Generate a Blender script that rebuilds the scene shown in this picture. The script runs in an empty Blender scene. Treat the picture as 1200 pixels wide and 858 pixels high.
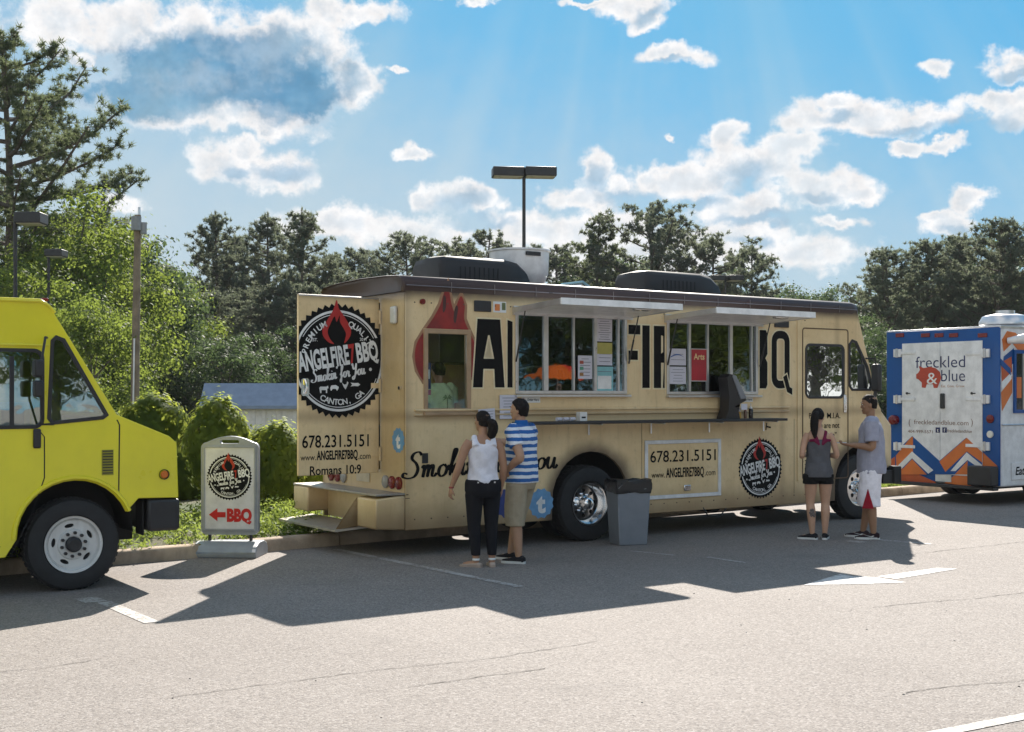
import bpy, bmesh, math, random
import numpy as np
from math import sin, cos, pi, radians, atan2, sqrt
from mathutils import Vector, Matrix
from mathutils.geometry import tessellate_polygon

SC = bpy.context.scene
COL = SC.collection

# ------------------------------------------------------------------ camera
F, CX, HY, H = 1470.0, 600.0, 462.0, 1.85
cam_d = bpy.data.cameras.new('camera')
cam = bpy.data.objects.new('camera', cam_d); COL.objects.link(cam)
cam.location = (0, 0, H); cam.rotation_euler = (radians(90), 0, 0)
cam_d.sensor_width = 36; cam_d.lens = F / 1200 * 36
cam_d.shift_y = (HY - 429) / 1200
cam_d.clip_start = 0.1; cam_d.clip_end = 3000
SC.camera = cam

# ------------------------------------------------------------------ light
SUN_EL, SUN_AZ = radians(36.5), radians(6.8)       # azimuth from +Y towards +X
sun_d = bpy.data.lights.new('sun', 'SUN'); sun = bpy.data.objects.new('sun', sun_d); COL.objects.link(sun)
sun_d.energy = 4.2; sun_d.angle = radians(0.5); sun_d.color = (1.0, 0.93, 0.84)
sd = Vector((sin(SUN_AZ) * cos(SUN_EL), cos(SUN_AZ) * cos(SUN_EL), sin(SUN_EL)))
sun.rotation_euler = sd.to_track_quat('Z', 'Y').to_euler()

SC.view_settings.view_transform = 'Standard'; SC.view_settings.look = 'None'
SC.view_settings.exposure = 1.42; SC.view_settings.gamma = 1.0

# ------------------------------------------------------------------ node helpers
def nd(nt, typ, **kw):
    n = nt.nodes.new(typ)
    ins = kw.pop('ins', {})
    for k, v in kw.items(): setattr(n, k, v)
    for k, v in ins.items():
        s = n.inputs[k]
        if isinstance(v, bpy.types.NodeSocket): nt.links.new(v, s)
        else: s.default_value = v
    return n
def mth(nt, op, a, b=0.0, c=None, clamp=False):
    n = nt.nodes.new('ShaderNodeMath'); n.operation = op; n.use_clamp = clamp
    for i, v in enumerate((a, b) if c is None else (a, b, c)):
        if isinstance(v, bpy.types.NodeSocket): nt.links.new(v, n.inputs[i])
        else: n.inputs[i].default_value = v
    return n.outputs[0]
def mixc(nt, fac, a, b, blend='MIX'):
    n = nt.nodes.new('ShaderNodeMix'); n.data_type = 'RGBA'; n.blend_type = blend
    for i, v in ((0, fac), (6, a), (7, b)):
        if isinstance(v, bpy.types.NodeSocket): nt.links.new(v, n.inputs[i])
        else: n.inputs[i].default_value = v if i == 0 else (*v[:3], 1)
    return n.outputs[2]
def ramp(nt, fac, stops):
    n = nt.nodes.new('ShaderNodeValToRGB'); cr = n.color_ramp
    while len(cr.elements) < len(stops): cr.elements.new(0.5)
    for e, (p, c) in zip(cr.elements, stops):
        e.position = p; e.color = (c, c, c, 1) if not hasattr(c, '__len__') else (*c[:3], 1)
    nt.links.new(fac, n.inputs[0]); return n.outputs[0]
def sstep(nt, v, a, b):
    n = nt.nodes.new('ShaderNodeMapRange'); n.interpolation_type = 'SMOOTHSTEP'
    nt.links.new(v, n.inputs[0]); n.inputs[1].default_value = a; n.inputs[2].default_value = b
    return n.outputs[0]

# ------------------------------------------------------------------ sky
W = bpy.data.worlds.new('World'); SC.world = W; W.use_nodes = True
nt = W.node_tree; nt.nodes.clear()
sky = nd(nt, 'ShaderNodeTexSky', sky_type='NISHITA', sun_disc=False, sun_elevation=SUN_EL, sun_rotation=SUN_AZ,
         air_density=1.0, dust_density=0.6, ozone_density=2.5)
tc = nd(nt, 'ShaderNodeTexCoord')
sep = nd(nt, 'ShaderNodeSeparateXYZ', ins={0: tc.outputs['Generated']})
az = mth(nt, 'ARCTAN2', sep.outputs[0], sep.outputs[1])
el = mth(nt, 'ARCSINE', sep.outputs[2])
ae = nd(nt, 'ShaderNodeCombineXYZ', ins={0: az, 1: el}).outputs[0]
def noise(nt, vec, scale, detail=5, rough=0.55, out=0, dist=0.0):
    n = nd(nt, 'ShaderNodeTexNoise', ins={'Vector': vec, 'Scale': scale, 'Detail': detail, 'Roughness': rough, 'Distortion': dist})
    return n.outputs[out]
def vm(nt, op, a, b, c=None):
    n = nt.nodes.new('ShaderNodeVectorMath'); n.operation = op
    for i, v in enumerate((a, b) if c is None else (a, b, c)):
        if isinstance(v, bpy.types.NodeSocket): nt.links.new(v, n.inputs[i])
        elif v is not None: n.inputs[i].default_value = v
    return n
w1 = noise(nt, ae, 14, 7, 0.6, 1)
w1 = vm(nt, 'SUBTRACT', w1, (0.5, 0.5, 0.5)).outputs[0]
wp = vm(nt, 'MULTIPLY_ADD', w1, (0.055, 0.04, 0), ae).outputs[0]
w2 = noise(nt, ae, 60, 4, 0.6, 1)
w2 = vm(nt, 'SUBTRACT', w2, (0.5, 0.5, 0.5)).outputs[0]
wp = vm(nt, 'MULTIPLY_ADD', w2, (0.014, 0.014, 0), wp).outputs[0]
def AE(px, py):
    a = math.atan((px - CX) / F); return a, math.atan((HY - py) / F * cos(a))
def blobs(lst):
    cur = None
    for (px, py, rx, ry) in lst:
        a, e = AE(px, py); ra, re = rx / F, ry / F
        p = vm(nt, 'MULTIPLY_ADD', wp, (1 / ra, 1 / re, 0), (-a / ra, -e / re, 0)).outputs[0]
        d = nd(nt, 'ShaderNodeVectorMath', operation='LENGTH', ins={0: p}).outputs['Value']
        cur = d if cur is None else mth(nt, 'SMOOTH_MIN', cur, d, 0.15)
    return mth(nt, 'SUBTRACT', 1.0, cur)
white = [(60, 15, 70, 38), (150, 25, 75, 42), (220, 30, 60, 38), (300, 60, 150, 62), (240, 95, 130, 45), (380, 50, 45, 50), (420, 92, 40, 36),
         (395, 15, 30, 25), (105, 60, 20, 10), (250, 140, 140, 20), (330, 130, 50, 20), (410, 8, 70, 16),
         (262, 188, 45, 26), (310, 195, 65, 28), (340, 208, 38, 22), (285, 172, 30, 14), (490, 178, 26, 9), (470, 80, 12, 5),
         (525, 232, 52, 22), (560, 240, 42, 18), (500, 228, 25, 16), (400, 262, 90, 26), (480, 275, 110, 30), (620, 270, 80, 28), (140, 240, 38, 16), (560, 5, 20, 8),
         (745, 5, 55, 22), (760, 18, 35, 16), (690, 3, 45, 7), (785, 62, 48, 15), (560, 2, 22, 10), (425, 12, 18, 7),
         (700, 198, 32, 30), (765, 200, 22, 18), (735, 215, 30, 20), (800, 208, 80, 26), (860, 195, 70, 36), (905, 200, 50, 40), (850, 160, 30, 18),
         (960, 135, 70, 26), (1010, 140, 75, 24), (985, 120, 35, 12), (1080, 140, 70, 20), (1060, 170, 30, 9), (930, 170, 60, 22), (960, 225, 70, 26), (1000, 230, 36, 14),
         (870, 245, 90, 22), (1105, 172, 34, 9), (1103, 80, 27, 14), (1180, 78, 34, 22), (1165, 122, 60, 16), (1190, 135, 40, 18), (1110, 255, 40, 16), (1135, 228, 34, 16), (1100, 245, 30, 10),
         (680, 232, 60, 20), (850, 280, 110, 30), (930, 300, 90, 26), (700, 270, 100, 30), (760, 300, 260, 40), (788, 160, 12, 9), (985, 262, 40, 10)]
dark = [(270, 84, 165, 56), (190, 112, 100, 34), (350, 100, 62, 42), (560, -15, 70, 16)]
grey = [(330, 198, 52, 16), (275, 198, 30, 12), (535, 240, 50, 16), (700, 208, 26, 22), (875, 208, 50, 26), (760, 12, 30, 12), (740, 228, 50, 14), (985, 136, 26, 12), (1150, 148, 50, 13), (1070, 150, 60, 8), (960, 236, 40, 8),
        (900, 258, 80, 10), (880, 285, 30, 9), (805, 235, 60, 9), (1120, 262, 26, 8), (785, 70, 26, 5), (560, 262, 60, 10), (1180, 90, 20, 8)]
cw = blobs(white); cdk = blobs(dark); cgy = blobs(grey)
fn = noise(nt, ae, 34, 8, 0.62)
fn = mth(nt, 'SUBTRACT', fn, 0.5)
fn2 = mth(nt, 'SUBTRACT', noise(nt, ae, 110, 5, 0.6), 0.5)
cv = mth(nt, 'MULTIPLY_ADD', fn2, 0.5, mth(nt, 'MULTIPLY_ADD', fn, 1.7, cw))
m_cl = sstep(nt, cv, 0.0, 0.55)
dv = mth(nt, 'MULTIPLY_ADD', fn, 1.3, cdk)
m_dk = sstep(nt, dv, -0.05, 0.42)
m_gy = sstep(nt, mth(nt, 'MULTIPLY_ADD', fn, 1.0, cgy), 0.0, 0.7)
# clouds carried on round the unseen rest of the sky
gn = noise(nt, tc.outputs['Generated'], 3.2, 8, 0.6)
away = sstep(nt, mth(nt, 'ABSOLUTE', az), 0.42, 0.6)
away2 = mth(nt, 'MAXIMUM', away, sstep(nt, el, 0.36, 0.5))
g_cl = mth(nt, 'MULTIPLY', sstep(nt, gn, 0.5, 0.58), away2)
mask = mth(nt, 'MAXIMUM', m_cl, g_cl)
mask = mth(nt, 'MAXIMUM', mask, mth(nt, 'MULTIPLY', m_dk, 0.93))
# horizon whitening (thin high cloud)
hz = sstep(nt, mth(nt, 'MULTIPLY_ADD', fn, 0.08, mth(nt, 'MULTIPLY_ADD', az, 0.18, el)), 0.33, 0.04)
tex = mth(nt, 'MULTIPLY_ADD', noise(nt, ae, 45, 6, 0.6), 0.6, 0.70)
skyc = mixc(nt, 1.0, sky.outputs[0], (0.85, 1.15, 1.3), 'MULTIPLY')
# soft shoulder on the glare round the sun
skyc = vm(nt, 'DIVIDE', vm(nt, 'MULTIPLY', skyc, (0.62, 2.3, 3.7)).outputs[0], vm(nt, 'ADD', skyc, (1.2, 2.2, 2.6)).outputs[0]).outputs[0]
veil = sstep(nt, noise(nt, vm(nt, 'MULTIPLY', ae, (6, 2.0, 0)).outputs[0], 1.0, 3, 0.5), 0.35, 0.8)
skyc = mixc(nt, mth(nt, 'MULTIPLY', veil, 0.75), skyc, (1.1, 2.1, 2.8))
# pale rays fanning out from the sun above the frame
ra = mth(nt, 'ARCTAN2', mth(nt, 'SUBTRACT', az, SUN_AZ), mth(nt, 'SUBTRACT', SUN_EL, el))
rn = noise(nt, nd(nt, 'ShaderNodeCombineXYZ', ins={0: ra}).outputs[0], 7.0, 3, 0.55)
rays = mth(nt, 'MULTIPLY', sstep(nt, rn, 0.42, 0.68), sstep(nt, el, 0.40, 0.12))
skyc = mixc(nt, mth(nt, 'MULTIPLY', rays, 0.45), skyc, (1.7, 2.5, 2.95))
skyc = mixc(nt, mth(nt, 'MULTIPLY', hz, 0.9), skyc, (2.1, 2.5, 2.75))
cl = mixc(nt, m_gy, (3.75, 3.65, 3.62), (1.5, 2.1, 2.65))
dkc = mixc(nt, sstep(nt, noise(nt, ae, 9, 5, 0.6), 0.42, 0.66), (0.34, 1.05, 1.8), (0.95, 1.7, 2.3))
cl = mixc(nt, m_dk, cl, dkc)
thick = sstep(nt, cv, 0.35, 1.0)
cl = mixc(nt, mth(nt, 'MULTIPLY', thick, 0.5), cl, (1.9, 2.35, 2.75))
cl = mixc(nt, away, cl, (4.6, 4.4, 4.2))  # out-of-view clouds made brighter to fill the shaded sides
cl = mixc(nt, mth(nt, 'MULTIPLY', rays, 0.25), cl, (2.2, 2.7, 3.0))
cl = vm(nt, 'SCALE', cl, None); cl.inputs['Scale'].default_value = 1; nt.links.new(tex, cl.inputs['Scale']); cl = cl.outputs[0]
fin = mixc(nt, mask, skyc, cl)
bg = nd(nt, 'ShaderNodeBackground', ins={'Color': fin, 'Strength': 0.10})
wo = nd(nt, 'ShaderNodeOutputWorld', ins={'Surface': bg.outputs[0]})
W.cycles.sampling_method = 'MANUAL'; W.cycles.sample_map_resolution = 512

# ------------------------------------------------------------------ materials
MATS = {}
def pmat(name, col, rough=0.6, metal=0.0, var=0.12, scale=6.0, bump=0.0, bscale=60.0, coat=0.0, dirt=0.0, spec=0.5, emit=None):
    if name in MATS: return MATS[name]
    m = bpy.data.materials.new(name); m.use_nodes = True; nt = m.node_tree
    b = nt.nodes['Principled BSDF']
    b.inputs['Roughness'].default_value = rough; b.inputs['Metallic'].default_value = metal
    b.inputs['Specular IOR Level'].default_value = spec
    if coat: b.inputs['Coat Weight'].default_value = coat; b.inputs['Coat Roughness'].default_value = 0.08
    tcn = nd(nt, 'ShaderNodeTexCoord').outputs['Object']
    n1 = noise(nt, tcn, scale, 5, 0.6)
    lo = tuple(c * (1 - var) for c in col); hi = tuple(min(1, c * (1 + var)) for c in col)
    c = mixc(nt, sstep(nt, n1, 0.3, 0.7), lo, hi)
    if dirt:
        n2 = noise(nt, vm(nt, 'MULTIPLY', tcn, (1, 1, 0.25)).outputs[0], 9, 6, 0.7)
        c = mixc(nt, mth(nt, 'MULTIPLY', sstep(nt, n2, 0.5, 0.8), dirt), c, tuple(x * 0.45 for x in col))
    nt.links.new(c, b.inputs['Base Color'])
    nt.links.new(mth(nt, 'MULTIPLY_ADD', n1, 0.25, rough - 0.12, clamp=True), b.inputs['Roughness'])
    if bump:
        bn = nd(nt, 'ShaderNodeBump', ins={'Height': noise(nt, tcn, bscale, 4, 0.6), 'Strength': bump, 'Distance': 0.01})
        nt.links.new(bn.outputs[0], b.inputs['Normal'])
    MATS[name] = m; return m

def leafmat(name, col, col2, trans=0.45, tcol=None, scale=0.6):
    m = bpy.data.materials.new(name); m.use_nodes = True; nt = m.node_tree; nt.nodes.clear()
    tcn = nd(nt, 'ShaderNodeTexCoord').outputs['Object']
    oi = nd(nt, 'ShaderNodeObjectInfo').outputs['Random']
    n1 = noise(nt, tcn, scale, 3, 0.6)
    n2 = noise(nt, tcn, 14, 2, 0.6)
    f = mth(nt, 'ADD', mth(nt, 'MULTIPLY', n1, 0.6), mth(nt, 'MULTIPLY', n2, 0.4))
    f = mth(nt, 'MULTIPLY_ADD', oi, 0.22, mth(nt, 'SUBTRACT', f, 0.11))
    c = mixc(nt, sstep(nt, f, 0.35, 0.65), col, col2)
    d = nd(nt, 'ShaderNodeBsdfPrincipled', ins={'Base Color': c, 'Roughness': 0.6, 'Specular IOR Level': 0.12})
    tcv = mixc(nt, 0.7, c, tcol or tuple(x * 1.6 for x in col2))
    t = nd(nt, 'ShaderNodeBsdfTranslucent', ins={'Color': tcv})
    mx = nd(nt, 'ShaderNodeMixShader', ins={0: trans, 1: d.outputs[0], 2: t.outputs[0]})
    nd(nt, 'ShaderNodeOutputMaterial', ins={0: mx.outputs[0]})
    MATS[name] = m; return m

def glassmat(name, tint=(0.55, 0.6, 0.6), refl=0.35):
    m = bpy.data.materials.new(name); m.use_nodes = True; nt = m.node_tree; nt.nodes.clear()
    fr = nd(nt, 'ShaderNodeFresnel', ins={'IOR': 1.5}).outputs[0]
    fac = mth(nt, 'MULTIPLY_ADD', fr, 1.0, refl, clamp=True)
    tr = nd(nt, 'ShaderNodeBsdfTransparent', ins={'Color': (*tint, 1)})
    gl = nd(nt, 'ShaderNodeBsdfGlossy', ins={'Color': (0.9, 0.95, 0.95, 1), 'Roughness': 0.015})
    tcn = nd(nt, 'ShaderNodeTexCoord').outputs['Object']
    bn = nd(nt, 'ShaderNodeBump', ins={'Height': noise(nt, tcn, 3, 2, 0.5), 'Strength': 0.05, 'Distance': 0.02})
    nt.links.new(bn.outputs[0], gl.inputs['Normal'])
    mx = nd(nt, 'ShaderNodeMixShader', ins={0: fac, 1: tr.outputs[0], 2: gl.outputs[0]})
    nd(nt, 'ShaderNodeOutputMaterial', ins={0: mx.outputs[0]})
    MATS[name] = m; return m

# ------------------------------------------------------------------ mesh builder
class MB:
    def __init__(self): self.v = []; self.f = []; self.m = []
    def add(self, vs, fs, mi=0):
        o = len(self.v); self.v += [tuple(p) for p in vs]
        for f in fs: self.f.append([i + o for i in f]); self.m.append(mi)
        return self
    def box(self, x0, x1, y0, y1, z0, z1, mi=0, M=None, taper=None):
        P = [(x, y, z) for z in (z0, z1) for y in (y0, y1) for x in (x0, x1)]
        if taper:
            cx, cy = (x0 + x1) / 2, (y0 + y1) / 2
            P = [(cx + (x - cx) * (taper if z == z1 else 1), cy + (y - cy) * (taper if z == z1 else 1), z) for x, y, z in P]
        if M is not None: P = [tuple(M @ Vector(p)) for p in P]
        return self.add(P, [(0, 2, 3, 1), (4, 5, 7, 6), (0, 1, 5, 4), (2, 6, 7, 3), (0, 4, 6, 2), (1, 3, 7, 5)], mi)
    def loft(self, rings, mi=0, cap=True, close=True):
        n = len(rings[0]); vs = [p for r in rings for p in r]; fs = []
        for k in range(len(rings) - 1):
            for i in range(n if close else n - 1):
                j = (i + 1) % n
                fs.append((k * n + i, k * n + j, (k + 1) * n + j, (k + 1) * n + i))
        if cap: fs.append(tuple(range(n))[::-1]); fs.append(tuple((len(rings) - 1) * n + i for i in range(n)))
        return self.add(vs, fs, mi)
    def tube(self, pts, rad, n=8, mi=0, cap=True, flat=1.0):
        pts = [Vector(p) for p in pts]
        if not hasattr(rad, '__len__'): rad = [rad] * len(pts)
        rings = []; up = None
        for i, p in enumerate(pts):
            t = (pts[min(i + 1, len(pts) - 1)] - pts[max(i - 1, 0)]).normalized()
            if up is None: up = Vector((0, 0, 1)) if abs(t.z) < 0.9 else Vector((0, 1, 0))
            a = t.cross(up).normalized(); b = a.cross(t).normalized(); up = b
            rings.append([tuple(p + a * cos(2 * pi * k / n) * rad[i] + b * sin(2 * pi * k / n) * rad[i] * flat) for k in range(n)])
        return self.loft(rings, mi, cap)
    def cyl(self, c, r, h, axis='z', n=24, mi=0, r2=None):
        c = Vector(c); d = {'x': Vector((1, 0, 0)), 'y': Vector((0, 1, 0)), 'z': Vector((0, 0, 1))}[axis]
        return self.tube([c, c + d * h], [r, r if r2 is None else r2], n, mi)
    def lathe(self, prof, c, axis='z', n=32, mi=0, cap=False):
        c = Vector(c)
        ax = {'x': (Vector((0, 1, 0)), Vector((0, 0, 1)), Vector((1, 0, 0))), 'y': (Vector((1, 0, 0)), Vector((0, 0, 1)), Vector((0, 1, 0))),
              'z': (Vector((1, 0, 0)), Vector((0, 1, 0)), Vector((0, 0, 1)))}[axis]
        rings = [[tuple(c + ax[0] * cos(2 * pi * k / n) * r + ax[1] * sin(2 * pi * k / n) * r + ax[2] * h) for k in range(n)] for r, h in prof]
        return self.loft(rings, mi, cap)
    def plate(self, loops, fr, c0=0.0, c1=None, mi=0):
        """loops: outline then holes, 2-D; fr(a,b,c)->3-D; c0 back, c1 front (None = one flat sheet)"""
        flat = [p for l in loops for p in l]
        tris = tessellate_polygon([[Vector((p[0], p[1], 0)) for p in l] for l in loops])
        if c1 is None:
            return self.add([fr(a, b, c0) for a, b in flat], tris, mi)
        n = len(flat)
        vs = [fr(a, b, c1) for a, b in flat] + [fr(a, b, c0) for a, b in flat]
        fs = [tuple(t) for t in tris] + [tuple(i + n for i in reversed(t)) for t in tris]
        o = 0
        for l in loops:
            k = len(l)
            for i in range(k):
                j = (i + 1) % k; fs.append((o + i, o + j, o + j + n, o + i + n))
            o += k
        return self.add(vs, fs, mi)
    def build(self, name, mats, parent=None, smooth=True, ang=35, bevel=0.0, seg=2, fix=True, **props):
        me = bpy.data.meshes.new(name); me.from_pydata(self.v, [], self.f)
        if not isinstance(mats, (list, tuple)): mats = [mats]
        for m in mats: me.materials.append(m)
        if len(mats) > 1: me.polygons.foreach_set('material_index', self.m)
        if fix:
            bm = bmesh.new(); bm.from_mesh(me); bmesh.ops.recalc_face_normals(bm, faces=bm.faces); bm.to_mesh(me); bm.free()
        if smooth:
            me.polygons.foreach_set('use_smooth', [True] * len(me.polygons)); me.set_sharp_from_angle(angle=radians(ang))
        me.update()
        o = bpy.data.objects.new(name, me); COL.objects.link(o); o.parent = parent
        if bevel:
            bv = o.modifiers.new('bevel', 'BEVEL'); bv.width = bevel; bv.segments = seg; bv.limit_method = 'ANGLE'; bv.angle_limit = radians(40)
        for k, v in props.items(): o[k] = v
        return o

def thing(name, label, cat, loc=(0, 0, 0), rotz=0.0, group=None):
    o = bpy.data.objects.new(name, None); COL.objects.link(o); o.location = loc; o.rotation_euler = (0, 0, rotz)
    o.empty_display_size = 0.2
    o['label'] = label; o['category'] = cat
    if group: o['group'] = group
    return o
def copy_tree(o, parent=None):
    c = o.copy(); COL.objects.link(c); c.parent = parent
    for ch in o.children: copy_tree(ch, c)
    return c
def plane_map(P, ang):
    def f(px, py):
        r = (px - CX) / F; s = (r * P[1] - P[0]) / (cos(ang) - r * sin(ang)); Y = P[1] + s * sin(ang)
        return s, H + (HY - py) * Y / F
    return f
def ground(px, py, z=0.0):
    Y = (H - z) * F / (py - HY); return (px - CX) / F * Y, Y
def rrect(x0, x1, z0, z1, r, n=5):
    out = []
    for cx, cz, a0 in ((x1 - r, z1 - r, 0), (x0 + r, z1 - r, 90), (x0 + r, z0 + r, 180), (x1 - r, z0 + r, 270)):
        for k in range(n + 1):
            a = radians(a0 + 90 * k / n); out.append((cx + r * cos(a), cz + r * sin(a)))
    return out
def rect(x0, x1, z0, z1): return [(x0, z0), (x1, z0), (x1, z1), (x0, z1)]
def circ(cx, cz, r, n=24, rz=None): return [(cx + r * cos(2 * pi * k / n), cz + (rz or r) * sin(2 * pi * k / n)) for k in range(n)]
def offset_poly(P, d):
    n = len(P); A = sum(P[i][0] * P[(i + 1) % n][1] - P[(i + 1) % n][0] * P[i][1] for i in range(n))
    sg = 1 if A > 0 else -1; out = []
    for i in range(n):
        p0, p1, p2 = Vector(P[i - 1]), Vector(P[i]), Vector(P[(i + 1) % n])
        e1 = (p1 - p0).normalized(); e2 = (p2 - p1).normalized()
        n1 = Vector((e1.y, -e1.x)) * sg; n2 = Vector((e2.y, -e2.x)) * sg
        b = n1 + n2; l = b.length
        b = n1 if l < 1e-4 else b / l
        k = 1 / max(0.35, b.dot(n1)); q = p1 + b * d * k; out.append((q.x, q.y))
    return out
def smooth_line(P, n=6, closed=False):
    out = []; N = len(P); rng = range(N if closed else N - 1)
    g = (lambda i: P[i % N]) if closed else (lambda i: P[max(0, min(N - 1, i))])
    for i in rng:
        p0, p1, p2, p3 = g(i - 1), g(i), g(i + 1), g(i + 2)
        for k in range(n):
            t = k / n
            out.append(tuple(0.5 * ((2 * b) + (c - a) * t + (2 * a - 5 * b + 4 * c - d) * t * t + (-a + 3 * b - 3 * c + d) * t ** 3) for a, b, c, d in zip(p0, p1, p2, p3)))
    if not closed: out.append(tuple(P[-1]))
    return out

# lettering ----------------------------------------------------------
_tc = {}
def text_geo(s, bold=0.0, shear=0.0):
    k = (s, bold, shear)
    if k in _tc: return _tc[k]
    cu = bpy.data.curves.new('t', 'FONT'); cu.body = s; cu.size = 1; cu.offset = bold; cu.shear = shear; cu.resolution_u = 4; cu.fill_mode = 'FRONT'
    o = bpy.data.objects.new('t', cu); COL.objects.link(o)
    dg = bpy.context.evaluated_depsgraph_get(); me = bpy.data.meshes.new_from_object(o.evaluated_get(dg))
    vs = [(v.co.x, v.co.y) for v in me.vertices]; fs = [tuple(p.vertices) for p in me.polygons]
    bpy.data.objects.remove(o); bpy.data.curves.remove(cu); bpy.data.meshes.remove(me)
    _tc[k] = (vs, fs); return _tc[k]
def text(mb, s, fr, x, y, h=None, w=None, c=0.0, bold=0.0, shear=0.0, mi=0, align='C', rot=0.0):
    """h = height of the capitals, w = total width, (x,y) = base line position"""
    vs, fs = text_geo(s, bold, shear)
    if not vs: return
    x0 = min(v[0] for v in vs); x1 = max(v[0] for v in vs)
    sy = (h or 0.1) / 0.73
    sx = (w / (x1 - x0)) if w else sy
    ox = {'C': -(x0 + x1) / 2, 'L': -x0, 'R': -x1}[align]
    P = []
    for a, b in vs:
        a = (a + ox) * sx; b = b * sy
        P.append(fr(x + a * cos(rot) - b * sin(rot), y + a * sin(rot) + b * cos(rot), c))
    mb.add(P, fs, mi)
def arc_text(mb, s, fr, cx, cy, R, a_mid, h, c=0.0, bold=0.02, mi=0, step=None, bottom=False):
    step = step or h * 1.0 / R
    n = len(s)
    for i, ch in enumerate(s):
        if ch == ' ': continue
        k = (i - (n - 1) / 2) * step
        a = a_mid + k if bottom else a_mid - k
        rot = a + pi / 2 if bottom else a - pi / 2
        rr = R
        text(mb, ch, fr, cx + rr * cos(a), cy + rr * sin(a), h=h, c=c, bold=bold, mi=mi, rot=rot)
GL = {'S': (.66, [[(.62,.85),(.5,.98),(.3,.92),(.24,.74),(.42,.54),(.5,.3),(.38,.06),(.12,.0),(-.08,.08),(-.04,.2),(.1,.16)]]),
 'm': (.62, [[(0,.35),(.08,.45),(.1,.3),(.06,0)],[(.08,.22),(.2,.44),(.28,.4),(.24,0)],[(.26,.22),(.38,.44),(.46,.4),(.43,.08),(.52,.03),(.62,.14)]]),
 'o': (.46, [[(.28,.45),(.12,.36),(.07,.14),(.18,0),(.34,.08),(.4,.3),(.3,.44),(.4,.36),(.5,.4)]]),
 'k': (.5, [[(.02,.2),(.26,.8),(.3,1),(.2,.92),(.08,0)],[(.12,.2),(.34,.45),(.36,.32),(.18,.22),(.3,.04),(.42,.02),(.52,.14)]]),
 'i': (.26, [[(.02,.3),(.12,.45),(.09,.1),(.16,0),(.28,.14)],[(.16,.62),(.18,.66)]]),
 'n': (.46, [[(0,.35),(.08,.45),(.1,.3),(.06,0)],[(.08,.22),(.22,.44),(.3,.4),(.27,.08),(.35,.02),(.46,.14)]]),
 "'": (.14, [[(.12,.95),(.06,.78)]]),
 'f': (.36, [[(.02,.2),(.32,.75),(.32,1),(.22,.85),(.1,-.2),(.02,-.3),(.04,-.1),(.3,.16),(.38,.2)]]),
 'r': (.36, [[(-.02,.22),(.1,.46),(.14,.38),(.26,.4),(.22,.1),(.28,0),(.38,.14)]]),
 'Y': (.66, [[(.02,.82),(.1,.95),(.16,.6),(.28,.5),(.46,.66),(.58,.95)],[(.58,.95),(.45,.3),(.25,-.2),(.08,-.28),(.06,-.1),(.4,.06),(.66,.3)]]),
 'u': (.5, [[(0,.3),(.1,.45),(.06,.15),(.15,0),(.3,.16),(.38,.45)],[(.38,.45),(.34,.08),(.42,0),(.52,.14)]]),
 ' ': (.3, [])}
def script(mb, s, fr, x, y, w, h, c=0.0, mi=0, rot=0.0, pen=0.09, slant=0.12, layer=0.0003):
    tot = sum(GL[ch][0] for ch in s); sx = w / tot; sy = h; cur = 0; li = 0
    for ch in s:
        adv, strokes = GL[ch]
        for st in strokes:
            P = smooth_line(st, 6); li += 1; pts = []
            n = len(P)
            for i, (a, b) in enumerate(P):
                a2, b2 = P[min(i + 1, n - 1)]; a1, b1 = P[max(i - 1, 0)]
                t = Vector(((a2 - a1) * sx, (b2 - b1) * sy)); t = t.normalized() if t.length > 1e-9 else Vector((0, 1))
                wd = pen * h * (0.38 + 0.62 * abs(t.y) ** 1.5)
                if i in (0, n - 1): wd *= 0.6
                nx, ny = -t.y * wd / 2, t.x * wd / 2
                X = (cur + a + slant * b) * sx - w / 2; Yv = b * sy
                for q in ((X + nx, Yv + ny), (X - nx, Yv - ny)):
                    pts.append(fr(x + q[0] * cos(rot) - q[1] * sin(rot), y + q[0] * sin(rot) + q[1] * cos(rot), c + li * layer))
            mb.add(pts, [(2 * i, 2 * i + 1, 2 * i + 3, 2 * i + 2) for i in range(n - 1)], mi)
        cur += adv
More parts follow.
